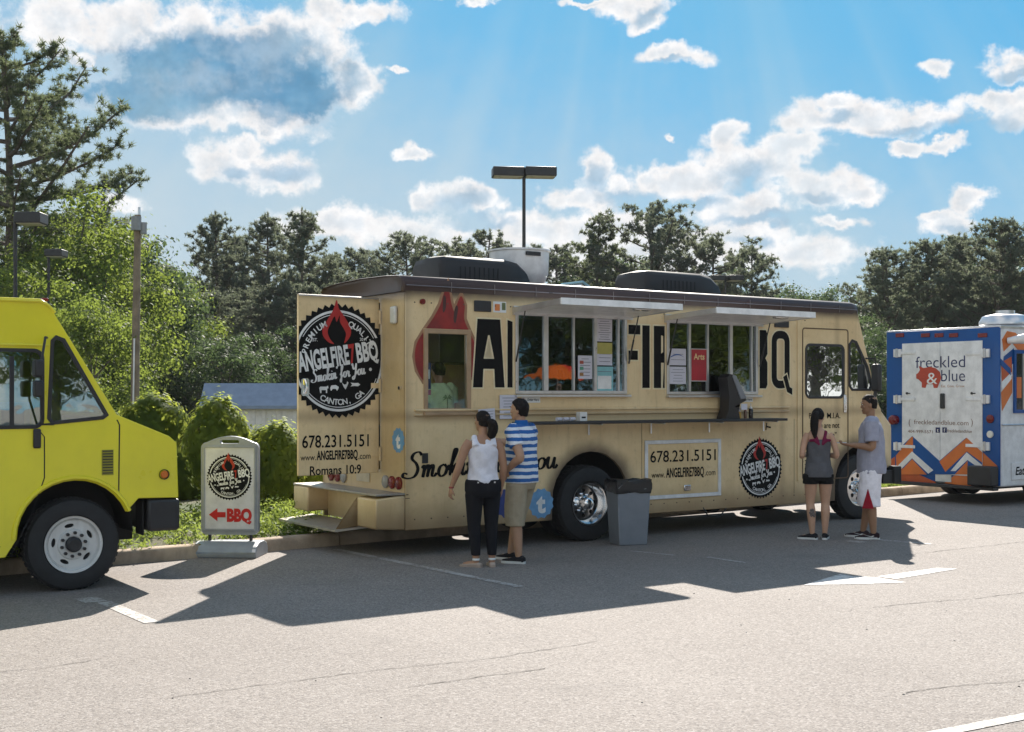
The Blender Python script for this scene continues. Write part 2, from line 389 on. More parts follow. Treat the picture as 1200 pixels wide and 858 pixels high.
# ================================================================== GROUND
def asphalt_mat():
    m = bpy.data.materials.new('asphalt'); m.use_nodes = True; nt = m.node_tree; b = nt.nodes['Principled BSDF']
    t = nd(nt, 'ShaderNodeTexCoord').outputs['Object']
    big = noise(nt, t, 0.35, 5, 0.6); mid = noise(nt, t, 2.2, 6, 0.65); fine = noise(nt, t, 90, 3, 0.7)
    vor = nd(nt, 'ShaderNodeTexVoronoi', ins={'Vector': t, 'Scale': 75.0}, feature='F1')
    vc = nd(nt, 'ShaderNodeSeparateColor', ins={0: vor.outputs['Color']}).outputs[0]
    c = mixc(nt, sstep(nt, big, 0.3, 0.7), (0.192, 0.168, 0.150), (0.236, 0.209, 0.188))
    c = mixc(nt, mth(nt, 'MULTIPLY', sstep(nt, mid, 0.35, 0.75), 0.35), c, (0.175, 0.152, 0.135))
    c = mixc(nt, mth(nt, 'MULTIPLY', sstep(nt, vc, 0.6, 1.0), 0.55), c, (0.36, 0.33, 0.305))
    c = mixc(nt, mth(nt, 'MULTIPLY', sstep(nt, vc, 0.35, 0.0), 0.6), c, (0.08, 0.07, 0.065))
    c = mixc(nt, mth(nt, 'MULTIPLY', sstep(nt, fine, 0.5, 0.68), 0.55), c, (0.09, 0.08, 0.075))
    ob = noise(nt, vm(nt, 'MULTIPLY', t, (.8, 1.1, 1)).outputs[0], .9, 4, .5)
    c = mixc(nt, mth(nt, 'MULTIPLY', sstep(nt, ob, .60, .72), .30), c, (.13, .115, .105))
    # long tar-dark streaks and old stains
    st = noise(nt, vm(nt, 'MULTIPLY', t, (0.9, 3.2, 1)).outputs[0], 1.3, 7, 0.72)
    c = mixc(nt, mth(nt, 'MULTIPLY', sstep(nt, st, 0.62, 0.74), 0.35), c, (0.1, 0.088, 0.078))
    nt.links.new(c, b.inputs['Base Color']); b.inputs['Roughness'].default_value = 0.85; b.inputs['Specular IOR Level'].default_value = 0.3
    hgt = mth(nt, 'ADD', mth(nt, 'MULTIPLY', vor.outputs['Distance'], -0.9), mth(nt, 'MULTIPLY', mid, 0.5))
    bn = nd(nt, 'ShaderNodeBump', ins={'Height': hgt, 'Strength': 0.45, 'Distance': 0.008}); nt.links.new(bn.outputs[0], b.inputs['Normal'])
    return m
ASPH = asphalt_mat()
def paint_mat(name, col, wear=0.5):
    m = bpy.data.materials.new(name); m.use_nodes = True; nt = m.node_tree; b = nt.nodes['Principled BSDF']
    t = nd(nt, 'ShaderNodeTexCoord').outputs['Object']
    n = noise(nt, t, 26, 6, 0.75); n2 = noise(nt, t, 3, 4, 0.6)
    f = mth(nt, 'ADD', mth(nt, 'MULTIPLY', n, 0.7), mth(nt, 'MULTIPLY', n2, 0.3))
    c = mixc(nt, sstep(nt, f, wear, wear + 0.09), col, (0.19, 0.165, 0.145))
    nt.links.new(c, b.inputs['Base Color']); b.inputs['Roughness'].default_value = 0.7
    bn = nd(nt, 'ShaderNodeBump', ins={'Height': noise(nt, t, 60, 3, 0.6), 'Strength': 0.4, 'Distance': 0.01}); nt.links.new(bn.outputs[0], b.inputs['Normal'])
    return m
PAINT = paint_mat('road_paint', (0.40, 0.385, 0.37), 0.46); ARROWP = paint_mat('arrow_paint', (0.56, 0.54, 0.52), 0.50)
TAR = pmat('crack_tar', (0.085, 0.075, 0.068), 0.9)

KA = radians(39.5); K0 = Vector((-2.88, 14.72)); KU = Vector((cos(KA), sin(KA))); KN = Vector((-sin(KA), cos(KA)))
def kp(a, d, z=0.0):
    p = K0 + KU * a + KN * d; return (p.x, p.y, z)
mb = MB(); mb.add([kp(-160, 0.02), kp(200, 0.02), kp(200, -160), kp(-160, -160)], [(0, 3, 2, 1)])
lot = mb.build('parking_lot', ASPH, fix=False, smooth=False, kind='structure')

def strip(name, pts, w, mat, z=0.004, jag=0.0, seed=0, closed=False, kind=None, seg=0.0):
    rnd = random.Random(seed); P = [Vector(p) for p in pts]
    if seg:
        Q = []
        for a, b in zip(P[:-1], P[1:]):
            n = max(1, int((b - a).length / seg))
            for i in range(n): Q.append(a.lerp(b, i / n))
        Q.append(P[-1]); P = Q
    vs = []
    for i, p in enumerate(P):
        t = (P[min(i + 1, len(P) - 1)] - P[max(i - 1, 0)]).normalized(); nrm = Vector((-t.y, t.x))
        off = nrm * rnd.uniform(-1, 1) * jag; ww = w / 2 * (1 if not jag else rnd.uniform(0.35, 1.3))
        vs += [(*(p + off + nrm * ww), z), (*(p + off - nrm * ww), z)]
    mb = MB(); mb.add(vs, [(2 * i, 2 * i + 1, 2 * i + 3, 2 * i + 2) for i in range(len(P) - 1)])
    return mb.build(name, mat, lot, fix=False, smooth=False)
# worn parking-bay lines, measured on the ground plane
strip('parking_line', [ground(394, 644), ground(610, 688)], 0.10, PAINT, seed=1)
strip('parking_line', [ground(122, 706), ground(178, 730)], 0.13, PAINT, seed=2)
strip('parking_line', [ground(100, 701), ground(113, 706)], 0.2, PAINT, seed=2)
strip('parking_line', [ground(828, 653), ground(874, 660)], 0.07, PAINT, seed=3)
strip('parking_line', [ground(740, 646), ground(790, 651)], 0.05, PAINT, seed=3)
strip('parking_line', [ground(1020, 632), ground(1092, 638)], 0.10, PAINT, seed=4)
strip('parking_line', [ground(992, 634), ground(1012, 636)], 0.16, PAINT, seed=4)
strip('parking_line', [ground(1070, 866), ground(1230, 834)], 0.10, PAINT, seed=5)
# arrow painted on the lane
g = ground; mb = MB()
A1 = [g(942, 686), g(985, 673), g(1000, 676), g(1028, 677), g(1062, 683), g(1000, 685)]
mb.plate([[tuple(p) for p in A1]], lambda a, b, c: (a, b, c), 0.004)
A2 = [g(1028, 676), g(1098, 666), g(1122, 667), g(1050, 679)]
mb.plate([[tuple(p) for p in A2]], lambda a, b, c: (a, b, c), 0.004)
mb.build('lane_arrow', ARROWP, lot, fix=False, smooth=False)
def crack(pts, w, jag, seed): strip('asphalt_crack', [ground(*p) for p in pts], w, TAR, 0.004, jag, seed, seg=0.06)
crack([(205, 817), (330, 800), (440, 786), (560, 774), (700, 752)], 0.008, 0.014, 11)
crack([(1023, 712), (1080, 706), (1140, 702), (1215, 693)], 0.010, 0.016, 12)
crack([(1060, 651), (1110, 645), (1210, 634)], 0.010, 0.014, 13)
crack([(1060, 812), (1110, 805), (1210, 797)], 0.009, 0.012, 14)
crack([(480, 806), (560, 794), (640, 784)], 0.010, 0.014, 15)
crack([(0, 788), (60, 782), (120, 772)], 0.008, 0.014, 17)
rnd = random.Random(5)
mb = MB()
for i in range(26):                                             # small loose stones and chips
    x, y = ground(rnd.uniform(-20, 1220), rnd.uniform(690, 870)); r = rnd.uniform(0.004, 0.009)
    ring = [[(x + r * k * cos(a + rnd.random() * .4), y + r * k * sin(a) * 1.2, z) for a in [j * pi / 3 for j in range(6)]] for k, z in ((1, 0.001), (0.8, r * .5), (0.3, r * .8))]
    mb.loft(ring, rnd.randrange(2))
mb.build('loose_stones', [pmat('stone_grit', (0.3, 0.27, 0.24), 0.9), TAR], None, kind='stuff', label='small loose stones scattered over the asphalt')

# kerb ----------------------------------------------------------------
KERB = pmat('kerb_concrete', (0.40, 0.31, 0.225), 0.9, var=0.25, scale=3, bump=0.6, bscale=80, dirt=0.5)
kerb = bpy.data.objects.new('kerb', None); COL.objects.link(kerb); kerb['kind'] = 'structure'
a = -14.0; rnd = random.Random(3)
while a < 26:
    L = 3.0; mb = MB(); e = 0.008
    prof = [(0.0, -0.05), (0.0, 0.10), (0.02, 0.135), (0.05, 0.15), (0.16, 0.15), (0.16, -0.05)]
    j = rnd.uniform(-.004, .004)
    r0 = [kp(a + e, d + j, z) for d, z in prof]; r1 = [kp(a + L - e, d + j, z + rnd.uniform(-.003, .003) * (z > 0)) for d, z in prof]
    mb.loft([r0, r1]); mb.build('kerb_segment', KERB, kerb, ang=50); a += L
for s0 in (26.0,):
    mb = MB(); mb.loft([[kp(s0, d, z) for d, z in prof], [kp(150, d, z) for d, z in prof]]); mb.build('kerb_segment', KERB, kerb)

# planted bed and the land beyond --------------------------------------
def land_z(d):
    pts = [(0, .13), (2, .16), (4, .22), (7, .05), (14, -1.0), (22, -1.5), (60, -1.2), (400, -1.0)]
    for (d0, z0), (d1, z1) in zip(pts[:-1], pts[1:]):
        if d <= d1: return z0 + (z1 - z0) * (d - d0) / (d1 - d0)
    return pts[-1][1]
def earth_mat():
    m = bpy.data.materials.new('earth'); m.use_nodes = True; nt = m.node_tree; b = nt.nodes['Principled BSDF']
    t = nd(nt, 'ShaderNodeTexCoord').outputs['Object']
    n1 = noise(nt, t, 0.4, 4, 0.6); n2 = noise(nt, t, 18, 5, 0.7)
    c = mixc(nt, sstep(nt, n1, 0.4, 0.6), (0.07, 0.10, 0.03), (0.13, 0.10, 0.06)); c = mixc(nt, mth(nt, 'MULTIPLY', n2, 0.6), c, (0.04, 0.05, 0.02))
    nt.links.new(c, b.inputs['Base Color']); b.inputs['Roughness'].default_value = 0.95
    bn = nd(nt, 'ShaderNodeBump', ins={'Height': n2, 'Strength': 0.8, 'Distance': 0.05}); nt.links.new(bn.outputs[0], b.inputs['Normal'])
    return m
EARTH = earth_mat()
ds = [0.162, .6, 1, 2, 3, 4, 5, 7, 9, 12, 14, 18, 22, 30, 45, 60, 100, 200, 400]; as_ = [-250, -100, -50, -30] + list(range(-20, 60, 2)) + [80, 120, 250]
rnd = random.Random(8)
vs = [kp(a, d, land_z(d) + (rnd.uniform(-.03, .05) if d > 0.5 else -0.01)) for d in ds for a in as_]; n = len(as_)
mb = MB(); mb.add(vs, [(j * n + i, j * n + i + 1, (j + 1) * n + i + 1, (j + 1) * n + i) for j in range(len(ds) - 1) for i in range(n - 1)])
mb.build('grass_bank', EARTH, fix=False, kind='structure')

# ================================================================== PLANTS
def npmesh(name, V, F3, k, mats):
    me = bpy.data.meshes.new(name); V = np.asarray(V, dtype=np.float32).reshape(-1, 3); nf = len(F3)
    me.vertices.add(len(V)); me.vertices.foreach_set('co', V.ravel())
    me.loops.add(nf * k); me.loops.foreach_set('vertex_index', np.asarray(F3, dtype=np.int32).ravel())
    me.polygons.add(nf); me.polygons.foreach_set('loop_start', np.arange(0, nf * k, k, dtype=np.int32))
    me.polygons.foreach_set('loop_total', np.full(nf, k, dtype=np.int32)); me.update(calc_edges=True)
    for m in (mats if isinstance(mats, list) else [mats]): me.materials.append(m)
    return me
def unit(a): return a / np.maximum(1e-6, np.linalg.norm(a, axis=1, keepdims=True))
def needle_mesh(name, C, K, L, w, mat, seed, up=0.35):
    r = np.random.default_rng(seed); N = len(C); C = np.repeat(np.asarray(C), K, axis=0)
    D = r.normal(size=(N * K, 3)); D[:, 2] += up; D = unit(D)
    S = unit(np.cross(D, r.normal(size=D.shape))) * w
    ln = (L * r.uniform(.6, 1.2, (N * K, 1)))
    base = C + r.normal(size=C.shape) * L * 0.18
    V = np.stack([base + S, base - S, base + D * ln], axis=1)
    return npmesh(name, V, np.arange(N * K * 3).reshape(-1, 3), 3, mat)
def leaf_mesh(name, C, size, mat, seed, aspect=0.6, Cn=None, nz=0.35):
    r = np.random.default_rng(seed); C = np.asarray(C); N = len(C)
    nrm = r.normal(size=(N, 3)); nrm[:, 2] += nz
    if Cn is not None: nrm += np.asarray(Cn) * 0.6
    nrm = unit(nrm); T = unit(np.cross(nrm, r.normal(size=(N, 3)))); B = np.cross(nrm, T)
    s = size * r.uniform(.55, 1.25, (N, 1))
    V = np.stack([C - T * s, C - B * s * aspect + nrm * s * .15, C + T * s, C + B * s * aspect + nrm * s * .15], axis=1)
    return npmesh(name, V, np.arange(N * 4).reshape(-1, 4), 4, mat)
BARK = pmat('pine_bark', (0.11, 0.085, 0.07), 0.95, var=0.35, scale=8, bump=0.8, bscale=20)
BARKG = pmat('grey_bark', (0.13, 0.12, 0.10), 0.95, var=0.3, scale=8, bump=0.8, bscale=20)
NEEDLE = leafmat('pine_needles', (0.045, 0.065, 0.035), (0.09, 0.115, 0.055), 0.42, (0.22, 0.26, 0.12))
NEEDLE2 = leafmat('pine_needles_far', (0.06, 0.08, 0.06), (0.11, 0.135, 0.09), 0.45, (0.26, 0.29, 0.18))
LEAFY = leafmat('bright_leaves', (0.05, 0.09, 0.025), (0.13, 0.18, 0.035), 0.5, (0.34, 0.42, 0.07))
LEAFD = leafmat('dark_leaves', (0.03, 0.055, 0.03), (0.065, 0.10, 0.045), 0.38, (0.16, 0.23, 0.08))
LEAFB = leafmat('shrub_leaves', (0.05, 0.09, 0.02), (0.18, 0.24, 0.04), 0.55, (0.60, 0.66, 0.10), 2.0)
JUNI = leafmat('juniper_leaves', (0.07, 0.12, 0.02), (0.16, 0.22, 0.04), 0.45, (0.4, 0.48, 0.1), 1.2)

def pine(name, seed, Ht, crown0, spread, nl=34, K=42, L=0.30, w=0.022, mat=None, bark=None, tr=0.2, flat=0.55, top_round=1.0, dens=1.0):
    r = random.Random(seed); mb = MB(); C = []
    lean = Vector((r.uniform(-.03, .03), r.uniform(-.03, .03)))
    tp = lambda z: Vector((lean.x * z + .12 * sin(z * .5 + seed), lean.y * z + .12 * cos(z * .45 + seed), z))
    zs = [Ht * k / 12 for k in range(13)]
    mb.tube([tp(z) for z in zs], [tr * (1 - .82 * (z / Ht) ** 1.2) for z in zs], 8)
    for i in range(nl):
        u = (i + r.random()) / nl; z = Ht * (crown0 + (0.97 - crown0) * u)
        prof = (sin(pi * min(1, (0.18 + u * 0.82)) ** 0.9) ** 0.7 if top_round else (1 - u) ** .7) * spread
        ln = prof * r.uniform(.55, 1.1) + .35; a = i * 2.4 + r.uniform(-.6, .6); rise = r.uniform(.05, .5) + u * .5
        p0 = tp(z); d = Vector((cos(a), sin(a), 0)); pts = [p0]
        for k in range(1, 5):
            t = k / 4; pts.append(p0 + d * ln * t + Vector((r.uniform(-.12, .12), r.uniform(-.12, .12), ln * (rise * t * t * .8 + .05 * t))))
        mb.tube(pts, [0.05 * tr / .2 * (1 - .75 * k / 4) * (ln / 2.5) ** .5 + .008 for k in range(5)], 5)
        ntw = int((4 + ln * 3.2) * dens)
        for k in range(ntw):
            t = 0.3 + 0.72 * (k + r.random()) / ntw; i0 = min(3, int(t * 4)); q = pts[i0].lerp(pts[i0 + 1], min(1.1, t * 4 - i0))
            s = Vector((r.gauss(0, 1), r.gauss(0, 1), abs(r.gauss(0, .5)))).normalized() * r.uniform(.25, .75) * (.5 + ln * .14)
            e = q + Vector((s.x, s.y, s.z * flat)); mb.tube([q, e], [.014, .006], 3, cap=False)
            C += [e, q.lerp(e, .55)]
            if r.random() < .6: C.append(e + Vector((r.gauss(0, .22), r.gauss(0, .22), r.gauss(0, .12))))
    C.append(tp(Ht)); C.append(tp(Ht * .985))
    t = mb.build('trunk', bark or BARK, None, ang=60, fix=False)
    cm = needle_mesh(name + '_needles', [tuple(c) for c in C], K, L, w, mat or NEEDLE, seed)
    return t, cm
def broad(name, seed, Ht, crown0, rad, ncl=120, per=130, cr=0.62, size=0.09, mat=None, bark=None, tr=0.2):
    r = random.Random(seed); g = np.random.default_rng(seed); mb = MB()
    zs = [Ht * .85 * k / 8 for k in range(9)]; tp = lambda z: Vector((.15 * sin(z * .6 + seed), .15 * cos(z * .5 + seed), z))
    mb.tube([tp(z) for z in zs], [tr * (1 - .85 * z / (Ht * .86)) for z in zs], 8)
    CC = []; zc = Ht * (crown0 + (1 - crown0) * .48); hz_ = Ht * (1 - crown0) * .52
    for i in range(ncl):
        a = r.random() * 2 * pi; v = r.uniform(-1, 1); rr = r.uniform(.35, 1.0) ** .6; q = sqrt(1 - v * v)
        lump = .78 + .25 * sin(3 * a + seed) * cos(2.3 * v + seed)
        c = Vector((cos(a) * q * rad * rr * lump, sin(a) * q * rad * rr * lump, zc + v * hz_ * rr * (1 if v > 0 else .9)))
        CC.append(c)
        if i % 3 == 0:
            b = tp(max(Ht * crown0 * .7, c.z - (c.xy.length) * .8 - .5)); m_ = b.lerp(c, .5) + Vector((0, 0, -.12))
            mb.tube([b, m_, c], [.05, .03, .01], 5, cap=False)
    CC = np.array([tuple(c) for c in CC]); P = np.repeat(CC, per, axis=0) + g.normal(size=(len(CC) * per, 3)) * np.array([cr, cr, cr * .62]) * .55
    t = mb.build('trunk', bark or BARKG, None, ang=60, fix=False)
    cm = leaf_mesh(name + '_leaves', P, size, mat or LEAFD, seed)
    return t, cm
PROTO = {}
def proto(key, fn, *a, **k):
    t, cm = fn(key, *a, **k); PROTO[key] = (t.data, cm); bpy.data.objects.remove(t)
proto('big_pine', pine, 3, 15.4, .34, 4.6, nl=46, K=36, L=.20, w=.016, tr=.25, top_round=1, dens=1.7)
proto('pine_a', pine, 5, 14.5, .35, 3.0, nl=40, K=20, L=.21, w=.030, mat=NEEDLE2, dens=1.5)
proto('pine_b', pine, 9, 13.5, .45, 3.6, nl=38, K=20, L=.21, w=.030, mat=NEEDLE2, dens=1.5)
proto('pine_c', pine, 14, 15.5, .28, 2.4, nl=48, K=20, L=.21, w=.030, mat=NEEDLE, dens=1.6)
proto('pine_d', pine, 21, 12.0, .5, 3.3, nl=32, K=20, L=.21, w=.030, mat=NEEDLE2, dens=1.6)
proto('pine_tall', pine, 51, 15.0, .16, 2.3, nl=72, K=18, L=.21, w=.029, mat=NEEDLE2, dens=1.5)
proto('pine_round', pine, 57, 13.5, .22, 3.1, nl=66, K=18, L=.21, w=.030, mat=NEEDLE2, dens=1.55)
proto('maple_a', broad, 31, 9.5, .12, 3.0, ncl=150, per=210, mat=LEAFY, size=.066)
proto('maple_b', broad, 33, 8.0, .1, 2.6, ncl=120, per=210, mat=LEAFY, size=.066)
proto('oak_a', broad, 37, 10.0, .08, 3.4, ncl=170, per=200, mat=LEAFD, size=.082)
proto('oak_b', broad, 39, 8.5, .05, 3.4, ncl=150, per=200, mat=LEAFD, size=.082)
TREE_N = {'p': 'pine_tree', 'm': 'maple_tree', 'o': 'broadleaf_tree', 'b': 'pine_tree'}
rt = random.Random(77)
def zland(x, y):
    d = (Vector((x, y)) - K0).dot(KN); return land_z(d) if d > 0 else 0.0
def tree(key, px, py_top, Y, label, group=None, xs=1.0):
    x = (px - CX) / F * Y; z0 = zland(x, Y); top = H + (HY - py_top) * Y / F
    me_t, me_c = PROTO[key]; h0 = max(v.co.z for v in me_t.vertices); s = (top - z0) / (h0 * 1.02)
    r = thing(TREE_N[key[0]], label, 'tree', (x, Y, z0), rt.uniform(0, 6.28), group)
    r.scale = (s * xs, s * xs, s)
    for nm, me in (('trunk', me_t), ('crown', me_c)):
        o = bpy.data.objects.new(nm, me); COL.objects.link(o); o.parent = r
    return r
tree('big_pine', 14, 30, 44, 'tall sparse pine rising far above the yellow van at the left edge', xs=1.0).rotation_euler.z = 0.6
GB = 'trees of the wood behind the car park'
for k, px, py, Y, lab in [
    ('maple_a', 86, 236, 42, 'bright green leafy tree directly behind the tall left pine'),
    ('maple_b', 118, 268, 41, 'bright green leafy tree between the tall pine and the wooden pole'),
    ('maple_b', 42, 318, 37, 'low bright green tree behind the yellow van roof'),
    ('oak_b', 165, 282, 48, 'mid green tree just behind the wooden utility pole'),
    ('maple_b', 100, 350, 34, 'small light green tree low behind the yellow van windscreen'),
    ('pine_d', 140, 262, 58, 'slim dark pine peeping out left of the wooden pole'),
    ('pine_a', 78, 240, 62, 'dark pine top right of the tallest pine'),
    ('maple_b', 200, 330, 52, 'light green tree right of the wooden utility pole'),
    ('pine_tall', 250, 244, 62, 'dark round-topped pine left of the pair above the bushes'),
    ('pine_tall', 312, 246, 66, 'narrow pine in the middle of the dark pine trio'),
    ('pine_tall', 354, 240, 60, 'tallest dark pine directly above the open truck door'),
    ('pine_round', 280, 272, 74, 'far pine filling the gap between the dark pines'),
    ('pine_round', 392, 296, 62, 'rounded pine just right of the dark pine trio'),
    ('pine_d', 420, 288, 76, 'low dark pine above the rear roof edge of the tan truck'),
    ('pine_b', 478, 270, 74, 'wide pine left of the black roof unit'),
    ('pine_d', 535, 280, 80, 'pine just left of the middle lamp post'),
    ('pine_a', 570, 264, 78, 'pine directly behind the middle lamp post'),
    ('pine_b', 650, 282, 84, 'low pine right of the white roof fan'),
    ('pine_c', 702, 246, 76, 'narrow pine left of the broad central pine'),
    ('pine_b', 762, 232, 74, 'broad round pine, highest one above the truck roof'),
    ('pine_d', 832, 272, 74, 'small pine above the second black roof unit'),
    ('pine_a', 880, 284, 76, 'last pine on the right before the open gap of sky'),
    ('oak_b', 725, 300, 84, 'dim green tree low between the central pines'),
    ('oak_b', 925, 336, 90, 'distant low tree at the gap above the truck cab'),
    ('oak_b', 968, 338, 92, 'distant low tree nearest the big right grove'),
    ('pine_round', 1042, 286, 62, 'grey green pine at the left flank of the right grove'),
    ('pine_round', 1080, 276, 64, 'big rounded pine over the blue and white truck doors'),
    ('pine_round', 1118, 270, 66, 'rounded pine behind the blue truck roof'),
    ('pine_round', 1170, 250, 60, 'tallest tree of the right grove near the right edge'),
    ('pine_b', 1215, 262, 62, 'pine cut by the right edge of the view'),
    ('oak_a', 1150, 300, 68, 'full leafy tree between the two right-hand pines')]:
    tree(k, px, py, Y, lab, GB)
n = 0
spots = [(8, 335, 50), (70, 330, 56), (130, 338, 54), (178, 330, 60), (215, 330, 58), (248, 338, 56), (285, 335, 60), (322, 330, 58), (352, 328, 56), (395, 345, 66), (440, 345, 70),
         (490, 322, 76), (530, 325, 78), (600, 318, 80), (650, 322, 84), (690, 318, 82), (745, 320, 80), (790, 322, 82), (850, 330, 84), (895, 345, 88),
         (1025, 350, 70), (1062, 330, 74), (1105, 325, 74), (1140, 320, 76), (1190, 310, 74), (230, 400, 50), (300, 405, 50), (190, 395, 48), (340, 400, 50), (265, 395, 46),(1030, 400, 50), (1060, 420, 48), (1100, 400, 52), (1150, 395, 50),(1010,385,54)]
for i, (px, py, Y) in enumerate(spots):
    k = ('oak_a', 'oak_b')[i % 2] if not (px < 200 and i % 3 == 0) else 'maple_a'
    if 200 < px < 460 and py < 350: k = 'pine_round'
    wh = [w for lim, w in ((60, 'behind the yellow van roof'), (140, 'left of the wooden utility pole'), (200, 'beside the wooden utility pole'), (262, 'above the round shrubs'), (330, 'above the blue-roofed house'), (400, 'above the open truck door'),
        (480, 'above the rear roof corner of the tan truck'), (560, 'behind the first black roof unit'), (620, 'behind the white roof fan'), (700, 'left of the central pines'), (760, 'under the broad central pine'), (860, 'behind the second black roof unit'), (960, 'at the gap above the cab'), (1050, 'between the tan cab and the blue truck'), (1120, 'above the shut white rear doors'), (1300, 'above the roof vent of the blue truck')) if px < lim][0]
    SEEN = globals().setdefault('SEEN', set())
    lab = ('low' if py > 380 else 'tall' if py < 328 else 'middling') + ' understorey tree of the wood ' + wh
    while lab in SEEN: lab += ', farther back' if 'farther' not in lab else ' still'
    SEEN.add(lab); r = tree(k, px, py, Y, lab, 'understorey trees of the wood', xs=1.25)
# the wooded far side of the car park, behind the viewer (seen in the glass)
for i in range(16):
    x = 30 + i * 2.2 + 5 * ((i * 7) % 3); Y = -30 + i * 4.0; k = ('maple_a', 'maple_b')[i % 2]
    me_t, me_c = PROTO[k]
    r = thing(TREE_N[k[0]], 'leafy tree on the far side of the car park facing the trucks', 'tree', (x, Y, 0.0), i * 1.3, 'trees across the car park'); r.scale = (1.9, 1.9, 1.6)
    for nm, me in (('trunk', me_t), ('crown', me_c)):
        o = bpy.data.objects.new(nm, me); COL.objects.link(o); o.parent = r

# clipped shrubs --------------------------------------------------------
def shrub(px, cy_, Y, rx, rz, zc, seed, label, n=9000, blocky=1.0, size=.042):
    g = np.random.default_rng(seed); x = (px - CX) / F * Y; z0 = zland(x, Y)
    D = unit(g.normal(size=(n, 3)))
    if blocky != 1: D = D / (np.abs(D) ** blocky).sum(axis=1, keepdims=True) ** (1 / blocky)
    lump = 1 + .09 * np.sin(D[:, :1] * 5 + seed) * np.cos(D[:, 2:3] * 6 + seed) + .06 * np.sin(D[:, 1:2] * 11 + seed)
    R = g.uniform(.55, 1, (n, 1)) ** .35 * lump + (g.random((n, 1)) < .12) * g.uniform(0, .2, (n, 1)) + .07 * np.sin(D[:, :1] * 17 + seed) * np.sin(D[:, 2:3] * 15)
    P = D * R * np.array([rx, rx, rz]) + np.array([0, 0, zc - z0])
    r = thing('shrub', label, 'shrub', (x, Y, z0))
    me = leaf_mesh('shrub_leaves', P, size, LEAFB, seed, .55, D, .2); o = bpy.data.objects.new('foliage', me); COL.objects.link(o); o.parent = r
    mb = MB(); rr = random.Random(seed)
    for k in range(7):
        a = k * .9; mb.tube([(.04 * cos(a), .04 * sin(a), 0), (.15 * cos(a), .15 * sin(a), .4), (rx * .6 * cos(a), rx * .6 * sin(a), zc - z0 + rr.uniform(-.1, .3))], [.018, .014, .006], 5)
    mb.build('stem', BARKG, r, fix=False)
    return r
shrub(178, 0, 18.6, .48, .46, 1.36, 1, 'round clipped shrub just right of the yellow van bonnet', 7500)
shrub(255, 0, 17.6, .44, .66, 1.14, 2, 'tall round shrub directly behind the sandwich board', 9000)
shrub(322, 0, 18.0, .42, .66, .78, 3, 'square clipped shrub beside the open truck door', 8000, 1.0)
shrub(212, 0, 20.5, .5, .5, .55, 4, 'low dark shrub in the gap behind the first two shrubs', 8000)
shrub(130, 0, 19.5, .6, .6, .95, 5, 'shrub mostly hidden behind the yellow van bonnet', 8000)
shrub(362, 0, 19.2, .5, .6, .7, 6, 'shrub hidden behind the open rear door', 6000)
shrub(292, 0, 20.0, .45, .6, .55, 7, 'low shrub between the round and the square shrub', 7000)
# juniper ground cover
g = np.random.default_rng(4); C = []; D = []
for i in range(480):
    a = g.uniform(-4.2, 13.5); d = g.uniform(.25, 2.9) if a < 1.5 else g.uniform(.3, 3.2)
    if a > 1.2 and a < 3.2 and d < 1.2: continue
    p = kp(a, d, land_z(d)); hh = g.uniform(.12, .42) * min(1, .35 + d / 1.2)
    for k in range(150):
        q = unit(g.normal(size=(1, 3)))[0]; q[2] = abs(q[2]); rr = g.uniform(.5, 1)
        C.append((p[0] + q[0] * .3 * rr, p[1] + q[1] * .3 * rr, p[2] + q[2] * hh * rr)); D.append(q)
me = leaf_mesh('juniper', C, .036, JUNI, 5, .32, D, .5); o = bpy.data.objects.new('ground_cover', me); COL.objects.link(o); o['kind'] = 'stuff'; o['label'] = 'low bright green juniper ground cover along the kerb'
# grass tufts strip right of the tan truck
C = []
g = np.random.default_rng(6)
for i in range(9000):
    a = g.uniform(12, 24); d = g.uniform(.18, 2.5); C.append(kp(a, d, land_z(d) + .03))
me = needle_mesh('grass_tufts', C, 3, .10, .008, JUNI, 8, 1.5); o = bpy.data.objects.new('grass', me); COL.objects.link(o); o['kind'] = 'stuff'; o['label'] = 'rough grass behind the kerb at the right'

# ================================================================== STREET FURNITURE
BLK = pmat('black_metal', (0.02, 0.02, 0.022), 0.45, var=0.2)
WOOD = pmat('pole_wood', (0.22, 0.17, 0.12), 0.9, var=0.3, scale=3, bump=0.7, bscale=30, dirt=0.6)
ALU = pmat('aluminium', (0.62, 0.62, 0.63), 0.32, 0.9, var=0.08)
LENS = pmat('lamp_lens', (0.55, 0.5, 0.42), 0.3)
def lamp_post(px, pytop, Y, label, heads, rp, hw, hh, gap=0.0):
    x = (px - CX) / F * Y; z0 = zland(x, Y); zt = H + (HY - pytop) * Y / F
    t = thing('lamp_post', label, 'lamp post', (x, Y, z0), 0, 'box-headed lamp posts')
    MB().tube([(0, 0, 0), (0, 0, zt - z0)], [rp, rp * .8], 10).build('pole', BLK, t)
    for sx, yaw in heads:
        hb = MB().box(-hw / 2, hw / 2, -.28, .28, -hh, 0, 0).build('lamp_head', BLK, t, bevel=.02)
        hb.location = (sx, 0, zt - z0); hb.rotation_euler = (0, 0, yaw)
        l = MB().box(-hw / 2 + .04, hw / 2 - .04, -.24, .24, -hh - .015, -hh + .005).build('lens', LENS, hb, smooth=False)
        MB().box(min(0, sx), max(0, sx), -.04, .04, -hh * .7, -hh * .35).build('arm', BLK, t).location = (0, 0, zt - z0)
    return t
lamp_post(614, 197, 36, 'double-headed black lamp post rising behind the tan truck roof', [(-.46, .12), (.46, .12)], .06, .90, .26)
lamp_post(18, 250, 30, 'black lamp post with one box head in front of the tall pine', [(.38, 0)], .055, .62, .26)
lamp_post(57, 293, 36, 'smaller black lamp post right of the first one at left', [(.22, 0)], .05, .50, .20)
